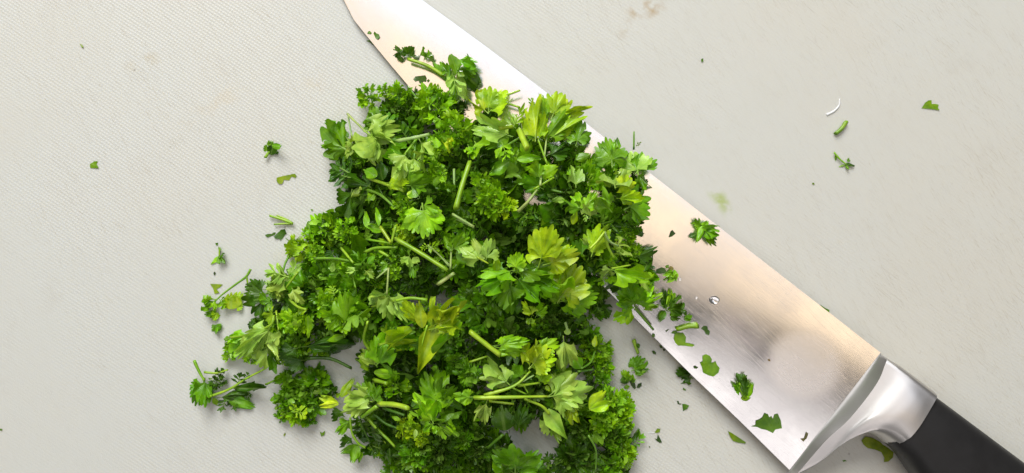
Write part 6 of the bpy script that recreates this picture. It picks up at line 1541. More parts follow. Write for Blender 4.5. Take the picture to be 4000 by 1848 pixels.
 (-23.25, -11.37, 3.17, 7.4, 'm', 'C', 'mid-green curly sprig half buried beneath the short pale cut stem'),
 (-46.03, 8.25, 0.82, 6.7, 'd', 'C', 'dark curly sprig half buried beneath the shaded parsley sprig drooping onto the board'),
 (-25.92, -73.71, 0.8, 6.5, 'd', 'C', 'dark curly sprig half buried beneath the finely frilled dark parsley head'),
 (9.94, 5.8, 6.24, 5.3, 'm', 'C', 'mid-green curly sprig half buried beneath the fresh green parsley leaves round one small pale'),
 (2.86, -40.0, 9.61, 5.2, 'd', 'C', 'dark curly sprig half buried beneath the bright yellow-green branching stem with pale fan leaves'),
 (22.69, -29.31, 0.8, 4.8, 'm', 'C', 'mid-green curly sprig half buried beneath the tightly curled parsley head'),
 (-39.21, -14.94, 9.18, 6.6, 'm', 'N', 'mid-green feathery sprig half buried beneath the pale overturned fan on a thin white-green stem'),
 (-3.74, 21.99, 4.98, 8.0, 'd', 'C', 'dark curly sprig half buried beneath the curling narrow green leaves'),
 (-10.33, -39.07, 6.9, 5.4, 'm', 'N', 'mid-green feathery sprig half buried beneath the bright curled leaf edge'),
 (-12.49, 13.78, 5.7, 7.9, 'd', 'C', 'dark curly sprig half buried beneath the long cut parsley stem'),
 (33.94, -76.86, 0.8, 3.5, 'm', 'N', 'mid-green feathery sprig half buried beneath the curly parsley sprig with a thin stem'),
 (-60.94, -11.38, 1.03, 7.7, 'm', 'C', 'mid-green curly sprig half buried beneath the pale curly sprig'),
 (-17.51, 13.63, 10.11, 5.7, 'm', 'C', 'mid-green curly sprig half buried beneath the small bright frilly tuft'),
 (-11.24, 5.36, 11.14, 6.6, 'm', 'C', 'mid-green curly sprig half buried beneath the short forked pale stem'),
 (2.04, 28.6, 4.27, 5.1, 'd', 'F', 'dark flat-leaved sprig half buried beneath the curling narrow green leaves'),
 (-24.29, -4.23, 6.4, 7.6, 'd', 'C', 'dark curly sprig half buried beneath the long thick parsley stem'),
 (-22.71, -77.17, 0.8, 3.9, 'b', 'N', 'bright feathery sprig half buried beneath the finely frilled dark parsley head'),
 (-31.88, -6.9, 9.41, 5.3, 'm', 'N', 'mid-green feathery sprig half buried beneath the pale overturned fan on a thin white-green stem'),
 (-11.93, -65.73, 1.88, 7.5, 'm', 'C', 'mid-green curly sprig half buried beneath the deep shaded leaf'),
 (-19.61, -2.38, 11.44, 5.7, 'b', 'C', 'bright curly sprig half buried beneath the small twisted pale leaves'),
 (-71.12, -20.08, 0.8, 4.9, 'd', 'F', 'dark flat-leaved sprig half buried beneath the dark flat parsley leaf'),
 (-45.22, -14.77, 7.98, 7.5, 'm', 'F', 'mid-green flat-leaved sprig half buried beneath the bluish green toothed parsley rosette'),
 (7.59, 29.77, 4.64, 3.5, 'm', 'C', 'mid-green curly sprig half buried beneath the yellow parsley fan on a forked stem'),
 (1.18, -50.6, 6.15, 6.3, 'd', 'F', 'dark flat-leaved sprig half buried beneath the bright yellow-green branching stem with pale fan leaves'),
 (-36.23, -69.0, 0.8, 5.4, 'm', 'C', 'mid-green curly sprig half buried beneath the finely frilled dark parsley head'),
 (-13.01, -32.72, 6.81, 7.0, 'd', 'C', 'dark curly sprig half buried beneath the thick yellowish stem with a folded green leaf'),
 (-6.31, 17.56, 2.36, 7.1, 'm', 'C', 'mid-green curly sprig half buried beneath the bright yellowish frilly parsley head'),
 (17.2, -50.79, 5.61, 6.3, 'm', 'N', 'mid-green feathery sprig half buried beneath the bright yellow-green branching stem with pale fan leaves'),
 (-55.61, -13.9, 3.16, 7.5, 'm', 'C', 'mid-green curly sprig half buried beneath the deep shaded curly parsley'),
 (-11.09, -19.89, 12.04, 5.5, 'm', 'F', 'mid-green flat-leaved sprig half buried beneath the long folded kite-shaped yellow leaf'),
 (23.43, -51.14, 1.12, 6.1, 'd', 'F', 'dark flat-leaved sprig half buried beneath the yellow paired leaflets'),
 (-38.34, 19.74, 4.77, 7.6, 'd', 'C', 'dark curly sprig half buried beneath the flat green leaf with a long yellow-green stalk'),
 (14.25, -44.13, 3.66, 5.6, 'b', 'C', 'bright curly sprig half buried beneath the bright yellow-green branching stem with pale fan leaves'),
 (30.16, -10.47, 6.74, 6.7, 'b', 'N', 'bright feathery sprig half buried beneath the folded glossy leaf with a stout cut stem'),
 (-34.85, -57.77, 2.87, 7.1, 'd', 'C', 'dark curly sprig half buried beneath the loose stems and dangling rounded leaflets'),
 (27.18, 21.1, 5.72, 5.1, 'b', 'F', 'bright flat-leaved sprig half buried beneath the cluster of large flat parsley leaves'),
 (4.69, 1.71, 6.33, 6.2, 'd', 'C', 'dark curly sprig half buried beneath the bright yellowish frilly parsley head'),
 (36.86, 2.09, 5.87, 3.2, 'd', 'C', 'dark curly sprig half buried beneath the small dark fringe of curly leaves'),
 (-34.22, 16.92, 6.49, 6.3, 'd', 'N', 'dark feathery sprig half buried beneath the flat green leaf with a long yellow-green stalk'),
 (-45.75, -5.88, 1.7, 6.0, 'm', 'N', 'mid-green feathery sprig half buried beneath the bluish green toothed parsley rosette'),
 (9.22, -35.65, 4.33, 6.3, 'd', 'F', 'dark flat-leaved sprig half buried beneath the bright yellow-green branching stem with pale fan leaves'),
 (-65.38, -36.02, 0.8, 3.2, 'm', 'C', 'mid-green curly sprig half buried beneath the dark wilted parsley'),
 (-66.83, -25.45, 3.41, 5.6, 'd', 'C', 'dark curly sprig half buried beneath the light green curly tuft'),
 (-12.59, -56.33, 2.67, 7.8, 'd', 'N', 'dark feathery sprig half buried beneath the deep shaded leaf'),
 (-44.1, 24.8, 1.47, 5.1, 'd', 'C', 'dark curly sprig half buried beneath the dark ruffled parsley'),
 (-18.92, 31.25, 1.46, 7.9, 'd', 'N', 'dark feathery sprig half buried beneath the broad ruffled bright parsley leaf'),
 (15.42, -12.83, 3.62, 7.5, 'd', 'F', 'dark flat-leaved sprig half buried beneath the large fan-shaped light green leaf with rounded teeth'),
 (-43.03, -47.77, 0.8, 5.1, 'm', 'C', 'mid-green curly sprig half buried beneath the light green spreading leaves with a stub'),
 (6.83, -30.56, 2.41, 6.1, 'b', 'N', 'bright feathery sprig half buried beneath the crinkled yellow-green fan'),
 (-9.32, -70.13, 2.04, 6.8, 'm', 'F', 'mid-green flat-leaved sprig half buried beneath the deep shaded leaf'),
 (4.2, -5.2, 6.12, 5.8, 'd', 'F', 'dark flat-leaved sprig half buried beneath the large yellow-green overlapping rounded leaves'),
 (18.99, -56.51, 6.1, 7.3, 'm', 'C', 'mid-green curly sprig half buried beneath the dark shaded parsley'),
 (5.06, -20.76, 5.32, 5.6, 'b', 'C', 'bright curly sprig half buried beneath the curly deep green parsley'),
 (36.4, 15.34, 6.22, 3.9, 'd', 'C', 'dark curly sprig half buried beneath the cluster of large flat parsley leaves'),
 (-7.04, -23.47, 11.47, 7.7, 'm', 'C', 'mid-green curly sprig half buried beneath the thick yellowish stem with a folded green leaf'),
 (-3.4, 12.06, 5.42, 6.3, 'd', 'C', 'dark curly sprig half buried beneath the bright yellowish frilly parsley head'),
 (2.8, -9.68, 2.89, 7.3, 'b', 'N', 'bright feathery sprig half buried beneath the deep green glossy ruffled parsley leaf'),
 (32.41, -71.55, 0.8, 4.7, 'd', 'N', 'dark feathery sprig half buried beneath the curly parsley sprig with a thin stem'),
 (-24.0, 1.81, 10.48, 6.1, 'd', 'C', 'dark curly sprig half buried beneath the big flat light green parsley leaf'),
 (-32.38, -28.58, 8.07, 7.1, 'm', 'C', 'mid-green curly sprig half buried beneath the olive folded leaf with a thin stalk'),
 (18.49, -6.0, 4.23, 6.5, 'd', 'C', 'dark curly sprig half buried beneath the yellow leaf with a forked pale stem'),
 (-9.18, -12.39, 11.94, 6.0, 'd', 'F', 'dark flat-leaved sprig half buried beneath the deep green glossy ruffled parsley leaf'),
 (-12.84, -74.81, 0.8, 5.7, 'd', 'N', 'dark feathery sprig half buried beneath the deep shaded leaf'),
 (16.87, 19.41, 5.61, 5.8, 'b', 'C', 'bright curly sprig half buried beneath the toothed mid-green parsley leaf'),
 (10.42, -19.6, 2.21, 6.3, 'm', 'C', 'mid-green curly sprig half buried beneath the large fan-shaped light green leaf with rounded teeth')]
SMUDGE_POS = (88.36,-39.39,13.5,13.0,20)
DROPS = [(61.53, -19.32, 6.87, 1.6, 1.25, 0.8, 'larger clear water drop in the middle of the blade'), (56.17, -18.64, 6.46, 0.45, 0.4, 0.25, 'small clear water drop left of the larger drop'), (51.2, -12.96, 6.33, 0.5, 0.45, 0.28, 'small clear water drop beside the pale three-lobed leaf')]
SCRATCH = [(102.38,42.99,0.02),(102.18,40.97,0.02),(100.57,39.16,0.02),(98.15,37.95,0.02)]

TONES = {
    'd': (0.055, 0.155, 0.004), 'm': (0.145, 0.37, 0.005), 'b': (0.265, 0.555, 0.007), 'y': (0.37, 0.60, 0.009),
    'Y': (0.47, 0.64, 0.018), 'p': (0.36, 0.58, 0.075), 'o': (0.32, 0.25, 0.08), 'w': (0.75, 0.74, 0.7),
}


# ------------------------------------------------------------------ materials
class NT:
    def __init__(self, name):
        self.m = bpy.data.materials.new(name)
        self.m.use_nodes = True
        self.t = self.m.node_tree
        self.bsdf = self.t.nodes['Principled BSDF']
        self.out = self.t.nodes['Material Output']

    def n(self, kind, **kw):
        nd = self.t.nodes.new(kind)
        for k, v in kw.items():
            if k == 'inp':
                for a, b in v.items():
                    if hasattr(b, 'is_output'):
                        self.t.links.new(b, nd.inputs[a])
                    else:
                        nd.inputs[a].default_value = b
            else:
                setattr(nd, k, v)
        return nd

    def math(self, op, a, b=None, c=None, clamp=False):
        i = {0: a}
        if b is not None: i[1] = b
        if c is not None: i[2] = c
        nd = self.n('ShaderNodeMath', operation=op, inp=i)
        nd.use_clamp = clamp
        return nd.outputs[0]

    def mix(self, f, a, b, blend='MIX'):
        nd = self.n('ShaderNodeMix', data_type='RGBA', blend_type=blend, inp={0: f, 6: a, 7: b})
        return nd.outputs[2]

    def ramp(self, v, lo, hi, a=0.0, b=1.0):
        nd = self.n('ShaderNodeMapRange', interpolation_type='SMOOTHSTEP', inp={0: v, 1: lo, 2: hi, 3: a, 4: b})
        return nd.outputs[0]

    def link(self, a, b):
        self.t.links.new(a, b)


def leaf_material():
    k = NT('parsley_leaf')
    oi = k.n('ShaderNodeObjectInfo')
    tc = k.n('ShaderNodeTexCoord')
    geo = k.n('ShaderNodeNewGeometry')
    nz = k.n('ShaderNodeTexNoise', inp={'Vector': geo.outputs['Position'], 'Scale': 330.0, 'Detail': 3.0})
    c = k.mix(k.ramp(nz.outputs[0], .3, .7, 0.0, 1.0), k.mix(1.0, oi.outputs['Color'], (0.72, 0.78, 0.7, 1), 'MULTIPLY'),
              k.mix(1.0, oi.outputs['Color'], (1.35, 1.2, 1.2, 1), 'MULTIPLY'))
    sep = k.n('ShaderNodeSeparateXYZ', inp={0: tc.outputs['UV']})
    fr = k.math('FRACT', sep.outputs[0])
    dist = k.math('ABSOLUTE', k.math('SUBTRACT', fr, 0.5))
    vein = k.math('MULTIPLY', k.ramp(dist, 0.03, 0.10, 1.0, 0.0), k.ramp(sep.outputs[1], 0.4, 0.95, 0.36, 0.0))
    c = k.mix(vein, c, (0.30, 0.46, 0.10, 1))
    under = k.mix(0.34, c, (0.33, 0.53, 0.085, 1))
    c2 = k.mix(geo.outputs['Backfacing'], c, under)
    k.link(c2, k.bsdf.inputs['Base Color'])
    rn = k.n('ShaderNodeTexNoise', inp={'Vector': geo.outputs['Position'], 'Scale': 500.0, 'Detail': 2.0})
    k.link(k.ramp(rn.outputs[0], .3, .7, .24, .46), k.bsdf.inputs['Roughness'])
    k.bsdf.inputs['Specular IOR Level'].default_value = 0.45
    bz = k.n('ShaderNodeTexNoise', inp={'Vector': geo.outputs['Position'], 'Scale': 900.0, 'Detail': 3.0})
    hgt = k.math('SUBTRACT', k.math('MULTIPLY', bz.outputs[0], 0.5), k.math('MULTIPLY', vein, 0.6))
    bp = k.n('ShaderNodeBump', inp={'Strength': 0.6, 'Distance': 0.0004, 'Height': hgt})
    k.link(bp.outputs[0], k.bsdf.inputs['Normal'])
    tr = k.n('ShaderNodeBsdfTranslucent', inp={0: k.mix(1.0, c, (1.45, 1.3, 0.6, 1), 'MULTIPLY')})
    mx = k.n('ShaderNodeMixShader', inp={0: 0.20, 1: k.bsdf.outputs[0], 2: tr.outputs[0]})
    k.link(mx.outputs[0], k.out.inputs[0])
    return k.m


def stem_material():
    k = NT('parsley_stem')
    oi = k.n('ShaderNodeObjectInfo')
    geo = k.n('ShaderNodeNewGeometry')
    nz = k.n('ShaderNodeTexNoise', inp={'Vector': geo.outputs['Position'], 'Scale': 260.0, 'Detail': 3.0})
    c = k.mix(k.ramp(nz.outputs[0], .3, .7), k.mix(1.0, oi.outputs['Color'], (0.8, 0.85, 0.8, 1), 'MULTIPLY'),
              k.mix(1.0, oi.outputs['Color'], (1.3, 1.15, 1.3, 1), 'MULTIPLY'))
    k.link(c, k.bsdf.inputs['Base Color'])
    k.bsdf.inputs['Roughness'].default_value = 0.36
    k.bsdf.inputs['Subsurface Weight'].default_value = 0.25
    k.bsdf.inputs['Subsurface Radius'].default_value = (0.6, 1.0, 0.2)
    k.bsdf.inputs['Subsurface Scale'].default_value = 0.001
    return k.m


def board_material():
    k = NT('cutting_board_plastic')
    tc = k.n('ShaderNodeTexCoord')
    P = tc.outputs['Object']
    rot = k.n('ShaderNodeMapping', inp={'Vector': P, 'Rotation': (0, 0, R(33))})
    warp = k.n('ShaderNodeTexNoise', inp={'Vector': P, 'Scale': 20.0, 'Detail': 3.0})
    sp = k.n('ShaderNodeSeparateXYZ', inp={0: rot.outputs[0]})
    kk = 2 * math.pi / 0.00098
    sx = k.math('SINE', k.math('MULTIPLY_ADD', sp.outputs[0], kk, k.math('MULTIPLY', warp.outputs[0], 4.0)))
    sy = k.math('SINE', k.math('MULTIPLY_ADD', sp.outputs[1], kk, k.math('MULTIPLY', warp.outputs[0], 5.0)))
    dots = k.math('MULTIPLY', k.math('MULTIPLY_ADD', sx, 0.35, 0.65), k.math('MULTIPLY_ADD', sy, 0.5, 0.5))
    worn = k.n('ShaderNodeTexNoise', inp={'Vector': P, 'Scale': 9.0, 'Detail': 4.0, 'Roughness': 0.6})
    psep = k.n('ShaderNodeSeparateXYZ', inp={0: P})
    side = k.ramp(psep.outputs[0], -0.02, 0.12, 1.0, 0.35)
    scores = []
    emb = k.math('MULTIPLY', k.math('MULTIPLY', dots, k.ramp(worn.outputs[0], .36, .62, .12, 1.0)), side)
    grain = k.n('ShaderNodeTexNoise', inp={'Vector': P, 'Scale': 1500.0, 'Detail': 3.0})
    h = k.math('MULTIPLY_ADD', grain.outputs[0], 0.30, emb)
    # knife scores : long thin lines in two directions
    for ang, sc, th in ((-62, 40.0, .010), (-40, 30.0, .008)):
        mp = k.n('ShaderNodeMapping', inp={'Vector': P, 'Rotation': (0, 0, R(ang)), 'Scale': (1.0, 0.03, 1.0)}, vector_type='TEXTURE')
        ns = k.n('ShaderNodeTexNoise', inp={'Vector': mp.outputs[0], 'Scale': sc, 'Detail': 2.0})
        ln = k.ramp(k.math('ABSOLUTE', k.math('SUBTRACT', ns.outputs[0], 0.5)), 0.0, th, 1.0, 0.0)
        h = k.math('SUBTRACT', h, k.math('MULTIPLY', ln, 0.16))
        scores.append(k.math('MULTIPLY', ln, k.ramp(worn.outputs[0], .38, .58, .08, .42)))
    # colour : off white with faint stains, a yellowish tint beside the heap, green juice and specks
    st = k.n('ShaderNodeTexNoise', inp={'Vector': P, 'Scale': 11.0, 'Detail': 6.0, 'Roughness': 0.62})
    c = k.mix(k.math('ADD', k.ramp(st.outputs[0], .38, .72, 0.0, .7), k.ramp(psep.outputs[0], -0.03, 0.09, 0.0, .45), clamp=True), (0.606, 0.610, 0.564, 1), (0.612, 0.595, 0.528, 1))
    st2 = k.n('ShaderNodeTexNoise', inp={'Vector': P, 'Scale': 60.0, 'Detail': 5.0, 'Roughness': 0.7})
    c = k.mix(k.ramp(st2.outputs[0], .55, .8, 0.0, .25), c, (0.50, 0.46, 0.39, 1))
    c = k.mix(k.math('MULTIPLY', emb, 0.25), c, (0.78, 0.78, 0.75, 1))  # raised dots also lightened in the colour, as if catching light
    def blot(cx, cy, rx, ry, ang):
        mp = k.n('ShaderNodeMapping', vector_type='TEXTURE', inp={'Vector': P, 'Location': (cx * MM, cy * MM, 0), 'Rotation': (0, 0, R(ang)), 'Scale': (rx * MM, ry * MM, 1)})
        ss = k.n('ShaderNodeSeparateXYZ', inp={0: mp.outputs[0]})
        d = k.math('SQRT', k.math('ADD', k.math('POWER', k.math('ABSOLUTE', ss.outputs[0]), 2.0), k.math('POWER', k.math('ABSOLUTE', ss.outputs[1]), 2.0)))
        nn = k.n('ShaderNodeTexNoise', inp={'Vector': P, 'Scale': 220.0, 'Detail': 4.0})
        return k.math('MULTIPLY', k.ramp(d, 0.1, 1.0, 1.0, 0.0), k.ramp(nn.outputs[0], .42, .66))
    for (cx, cy, rx, ry, ang, col, f) in ((42, 71, 9, 4, 15, (.40, .26, .09, 1), .75), (36, 66, 7, 3, 60, (.40, .29, .14, 1), .4),
                                          (65, 11.5, 7, 3.5, -50, (.36, .45, .08, 1), .75), (68, 7, 5, 2.5, -30, (.38, .45, .16, 1), .4),
                                          (-114, 55, 14, 3, 20, (.52, .44, .28, 1), .4), (-68, -8, 8, 14, 20, (.62, .56, .30, 1), .3),
                                          (-92, 42, 20, 5, 30, (.62, .54, .40, 1), .35), (-60, 48, 8, 5, 0, (.62, .54, .40, 1), .4)):
        c = k.mix(k.math('MULTIPLY', blot(cx, cy, rx, ry, ang), f), c, col)
    for q in scores:
        c = k.mix(q, c, (0.42, 0.37, 0.28, 1))
    vo = k.n('ShaderNodeTexVoronoi', inp={'Vector': P, 'Scale': 85.0, 'Randomness': 1.0})
    rnd = k.n('ShaderNodeSeparateColor', inp={0: vo.outputs['Color']})
    speck = k.math('MULTIPLY', k.ramp(vo.outputs['Distance'], 0.022, 0.042, 1.0, 0.0), k.math('GREATER_THAN', rnd.outputs[0], 0.80))
    speck = k.math('MULTIPLY', speck, k.ramp(rnd.outputs[1], 0, 1, .3, 1.0))
    c = k.mix(speck, c, (0.16, 0.12, 0.08, 1))
    k.link(c, k.bsdf.inputs['Base Color'])
    k.bsdf.inputs['Roughness'].default_value = 0.42
    k.bsdf.inputs['Specular IOR Level'].default_value = 0.4
    k.bsdf.inputs['Subsurface Weight'].default_value = 0.35
    k.bsdf.inputs['Subsurface Radius'].default_value = (1.0, 0.9, 0.7)
    k.bsdf.inputs['Subsurface Scale'].default_value = 0.003
    bp = k.n('ShaderNodeBump', inp={'Strength': 0.36, 'Distance': 0.0002, 'Height': h})
    k.link(bp.outputs[0], k.bsdf.inputs['Normal'])
    return k.m


def steel_material(name, rough, scratch, smudge=False, col=(0.78, 0.765, 0.745, 1)):
    k = NT(name)
    tc = k.n('ShaderNodeTexCoord')
    P = tc.outputs['Object']
    mp = k.n('ShaderNodeMapping', inp={'Vector': P, 'Scale': (3.0, 160.0, 1.0)})
    nz = k.n('ShaderNodeTexNoise', inp={'Vector': mp.outputs[0], 'Scale': 30.0, 'Detail': 4.0, 'Roughness': .65})
    mp2 = k.n('ShaderNodeMapping', inp={'Vector': P, 'Rotation': (0, 0, R(78)), 'Scale': (.25, .008, 1.0)}, vector_type='TEXTURE')
    nz2 = k.n('ShaderNodeTexNoise', inp={'Vector': mp2.outputs[0], 'Scale': 45.0, 'Detail': 3.0})
    patch = k.n('ShaderNodeTexNoise', inp={'Vector': P, 'Scale': 28.0, 'Detail': 5.0, 'Roughness': .6})
    rg = k.math('ADD', k.ramp(patch.outputs[0], .3, .7, rough - .04, rough + .06), k.math('MULTIPLY', k.math('SUBTRACT', nz.outputs[0], .5), .10))
    h = k.math('MULTIPLY_ADD', nz2.outputs[0], 0.3, nz.outputs[0])
    c = k.mix(k.ramp(patch.outputs[0], .35, .65), col, (col[0] * .9, col[1] * .9, col[2] * .92, 1))
    if smudge:
        def ell(cx, cy, rx, ry, ang, lo):
            m3 = k.n('ShaderNodeMapping', vector_type='TEXTURE', inp={'Vector': P, 'Location': (cx * MM, cy * MM, 0), 'Rotation': (0, 0, R(ang)), 'Scale': (rx * MM, ry * MM, 1)})
            ss = k.n('ShaderNodeSeparateXYZ', inp={0: m3.outputs[0]})
            d = k.math('SQRT', k.math('ADD', k.math('MULTIPLY', ss.outputs[0], ss.outputs[0]), k.math('MULTIPLY', ss.outputs[1], ss.outputs[1])))
            d = k.math('ADD', d, k.math('MULTIPLY', k.math('SUBTRACT', patch.outputs[0], .5), .7))
            return k.ramp(d, lo, 1.0, 1.0, 0.0), d
        m, d = ell(*SMUDGE, 0.55)
        ridg = k.math('SINE', k.math('MULTIPLY', d, 75.0))
        rg = k.math('ADD', rg, k.math('MULTIPLY', m, 0.10))
        h = k.math('ADD', h, k.math('MULTIPLY', k.math('MULTIPLY', m, ridg), 0.10))
        c = k.mix(k.math('MULTIPLY', m, .35), c, (.80, .77, .755, 1))
        m2, _ = ell(SMUDGE[0] + 19, SMUDGE[1] + 3, 14, 3.5, -8, 0.4)
        c = k.mix(k.math('MULTIPLY', m2, .5), c, (.58, .55, .57, 1))
    sc1 = k.n('ShaderNodeMapping', inp={'Vector': P, 'Rotation': (0, 0, R(-9)), 'Scale': (1.0, .025, 1.0)}, vector_type='TEXTURE')
    s1 = k.n('ShaderNodeTexNoise', inp={'Vector': sc1.outputs[0], 'Scale': 26.0, 'Detail': 2.0})
    ln = k.ramp(k.math('ABSOLUTE', k.math('SUBTRACT', s1.outputs[0], .5)), 0.0, .006, 1.0, 0.0)
    h = k.math('SUBTRACT', h, k.math('MULTIPLY', ln, .35))
    k.link(c, k.bsdf.inputs['Base Color'])
    k.bsdf.inputs['Metallic'].default_value = 1.0
    k.link(rg, k.bsdf.inputs['Roughness'])
    bp = k.n('ShaderNodeBump', inp={'Strength': scratch, 'Distance': 0.00003, 'Height': h})
    k.link(bp.outputs[0], k.bsdf.inputs['Normal'])
    return k.m


def handle_material():
    k = NT('black_handle_plastic')
    tc = k.n('ShaderNodeTexCoord')
    nz = k.n('ShaderNodeTexNoise', inp={'Vector': tc.outputs['Object'], 'Scale': 90.0, 'Detail': 5.0, 'Roughness': .65})
    fine = k.n('ShaderNodeTexNoise', inp={'Vector': tc.outputs['Object'], 'Scale': 2500.0, 'Detail': 2.0})
    k.link(k.mix(nz.outputs[0], (0.012, 0.0115, 0.0115, 1), (0.022, 0.021, 0.021, 1)), k.bsdf.inputs['Base Color'])
    k.link(k.ramp(nz.outputs[0], .3, .7, .36, .55), k.bsdf.inputs['Roughness'])
    k.bsdf.inputs['Specular IOR Level'].default_value = .32
    bp = k.n('ShaderNodeBump', inp={'Strength': .25, 'Distance': 0.00005, 'Height': fine.outputs[0]})
    k.link(bp.outputs[0], k.bsdf.inputs['Normal'])
    return k.m


def water_material():
    k = NT('water')
    k.bsdf.inputs['Base Color'].default_value = (1, 1, 1, 1)
    k.bsdf.inputs['Roughness'].default_value = 0.02
    k.bsdf.inputs['IOR'].default_value = 1.33
    k.bsdf.inputs['Transmission Weight'].default_value = 1.0
    return k.m


# ------------------------------------------------------------------ helpers
def mesh_object(name, me, mat=None, parent=None, loc=None):
    o = bpy.data.objects.new(name, me)
    COL.objects.link(o)
    if mat is not None and not me.materials:
        me.materials.append(mat)
    if parent is not None:
        o.parent = parent
    if loc is not None:
        o.location = loc
    return o


def new_mesh(name, verts, faces, uvs=None, smooth=True):
    me = bpy.data.meshes.new(name)
    me.from_pydata(verts, [], faces)
    if uvs is not None:
        ul = me.uv_layers.new(name='UVMap')
        for lp in me.loops:
            ul.data[lp.index].uv = uvs[lp.vertex_index]
    if smooth:
        me.polygons.foreach_set('use_smooth', [True] * len(me.polygons))
    me.update()
    return me


def empty(name, loc, label, category, group=None, rotz=0.0):
    o = bpy.data.objects.new(name, None)
    o.empty_display_size = 0.005
    o.location = loc
    o.rotation_euler = (0, 0, rotz)
    COL.objects.link(o)
    o['label'] = label
    o['category'] = category
    if group:
        o['group'] = group
    return o


# ------------------------------------------------------------------ cutting board
BOARD_M = board_material()


def build_board():
    bm = bmesh.new()
    bmesh.ops.create_cube(bm, size=1.0)
    for v in bm.verts:
        v.co = Vector((v.co.x * 0.46, v.co.y * 0.30, (v.co.z - 0.5) * 0.012))
    bmesh.ops.bevel(bm, geom=[e for e in bm.edges if abs(e.verts[0].co.z - e.verts[1].co.z) > .001], offset=.012, segments=5, affect='EDGES')
    bmesh.ops.bevel(bm, geom=[e for e in bm.edges if abs(e.verts[0].co.z - e.verts[1].co.z) < .0001 and len(e.link_faces) == 2 and e.calc_face_angle(0) > .5], offset=.002, segments=3, affect='EDGES')
    me = bpy.data.meshes.new('cutting_board')
    bm.to_mesh(me)
    bm.free()
    o = mesh_object('cutting_board', me, BOARD_M)
    o['kind'] = 'structure'
    o['label'] = 'off-white textured plastic cutting board under the heap and the knife'
    return o


board = build_board()


# ------------------------------------------------------------------ knife
KO = Vector(FILLET_LINE[0]) * MM
KO.z = 0.0
tip = Vector(BLADE[0][0][:3]) * MM
KANG = math.atan2(tip.y - KO.y, tip.x - KO.x)
KINV = Matrix.Rotation(-KANG, 4, 'Z') @ Matrix.Translation(-KO)


def kl(p):
    return KINV @ (Vector(p[:3]) * MM)


SMUDGE = SMUDGE_POS
_c = kl((SMUDGE[0], SMUDGE[1], 0)) / MM
SMUDGE = (_c.x, _c.y, SMUDGE[2], SMUDGE[3], SMUDGE[4])
STEEL = steel_material('blade_steel', 0.14, 0.11, True)
BOLSTER = steel_material('bolster_steel', 0.40, 0.25, False, (0.64, 0.62, 0.60, 1))
HANDLE = handle_material()

knife = empty('chef_knife', KO, 'steel kitchen knife with black handle lying slantwise under the heap', 'knife', None, KANG)


def build_blade():
    nr, nc = len(BLADE), len(BLADE[0])
    V, F = [], []
    for r in BLADE:
        for p in r:
            V.append(kl(p))
    off = len(V)
    for r in BLADE:
        for p in r:
            V.append(kl((p[0], p[1], p[2] - 2 * p[3] - 0.02)))
    idx = lambda i, j, b: b * off + i * nc + j
    for i in range(nr - 1):
        for j in range(nc - 1):
            F.append((idx(i, j, 0), idx(i + 1, j, 0), idx(i + 1, j + 1, 0), idx(i, j + 1, 0)))
            F.append((idx(i, j, 1), idx(i, j + 1, 1), idx(i + 1, j + 1, 1), idx(i + 1, j, 1)))
        F.append((idx(i, 0, 0), idx(i, 0, 1), idx(i + 1, 0, 1), idx(i + 1, 0, 0)))
        F.append((idx(i, nc - 1, 0), idx(i + 1, nc - 1, 0), idx(i + 1, nc - 1, 1), idx(i, nc - 1, 1)))
    for i, fl in ((0, 0), (nr - 1, 1)):
        for j in range(nc - 1):
            q = (idx(i, j, 0), idx(i, j + 1, 0), idx(i, j + 1, 1), idx(i, j, 1))
            F.append(q[::-1] if fl else q)
    me = new_mesh('blade', V, F)
    bm = bmesh.new(); bm.from_mesh(me)
    bmesh.ops.recalc_face_normals(bm, faces=bm.faces)
    for e in bm.edges:
        if len(e.link_faces) == 2 and e.calc_face_angle(0) > R(25): e.smooth = False
    bm.to_mesh(me); bm.free()
    return mesh_object('blade', me, STEEL, knife)


blade = build_blade()


def catmull(pts, n):
    P = [Vector(p) for p in pts]
    P = [P[0] * 2 - P[1]] + P + [P[-1] * 2 - P[-2]]
    out = []
    m = len(P) - 3
    for i in range(n + 1):
        t = i / n * m
        k = min(int(t), m - 1)
        u = t - k
        a, b, c, d = P[k:k + 4]
        out.append(0.5 * ((2 * b) + (c - a) * u + (2 * a - 5 * b + 4 * c - d) * u * u + (3 * b - a - 3 * c + d) * u ** 3))
    return out


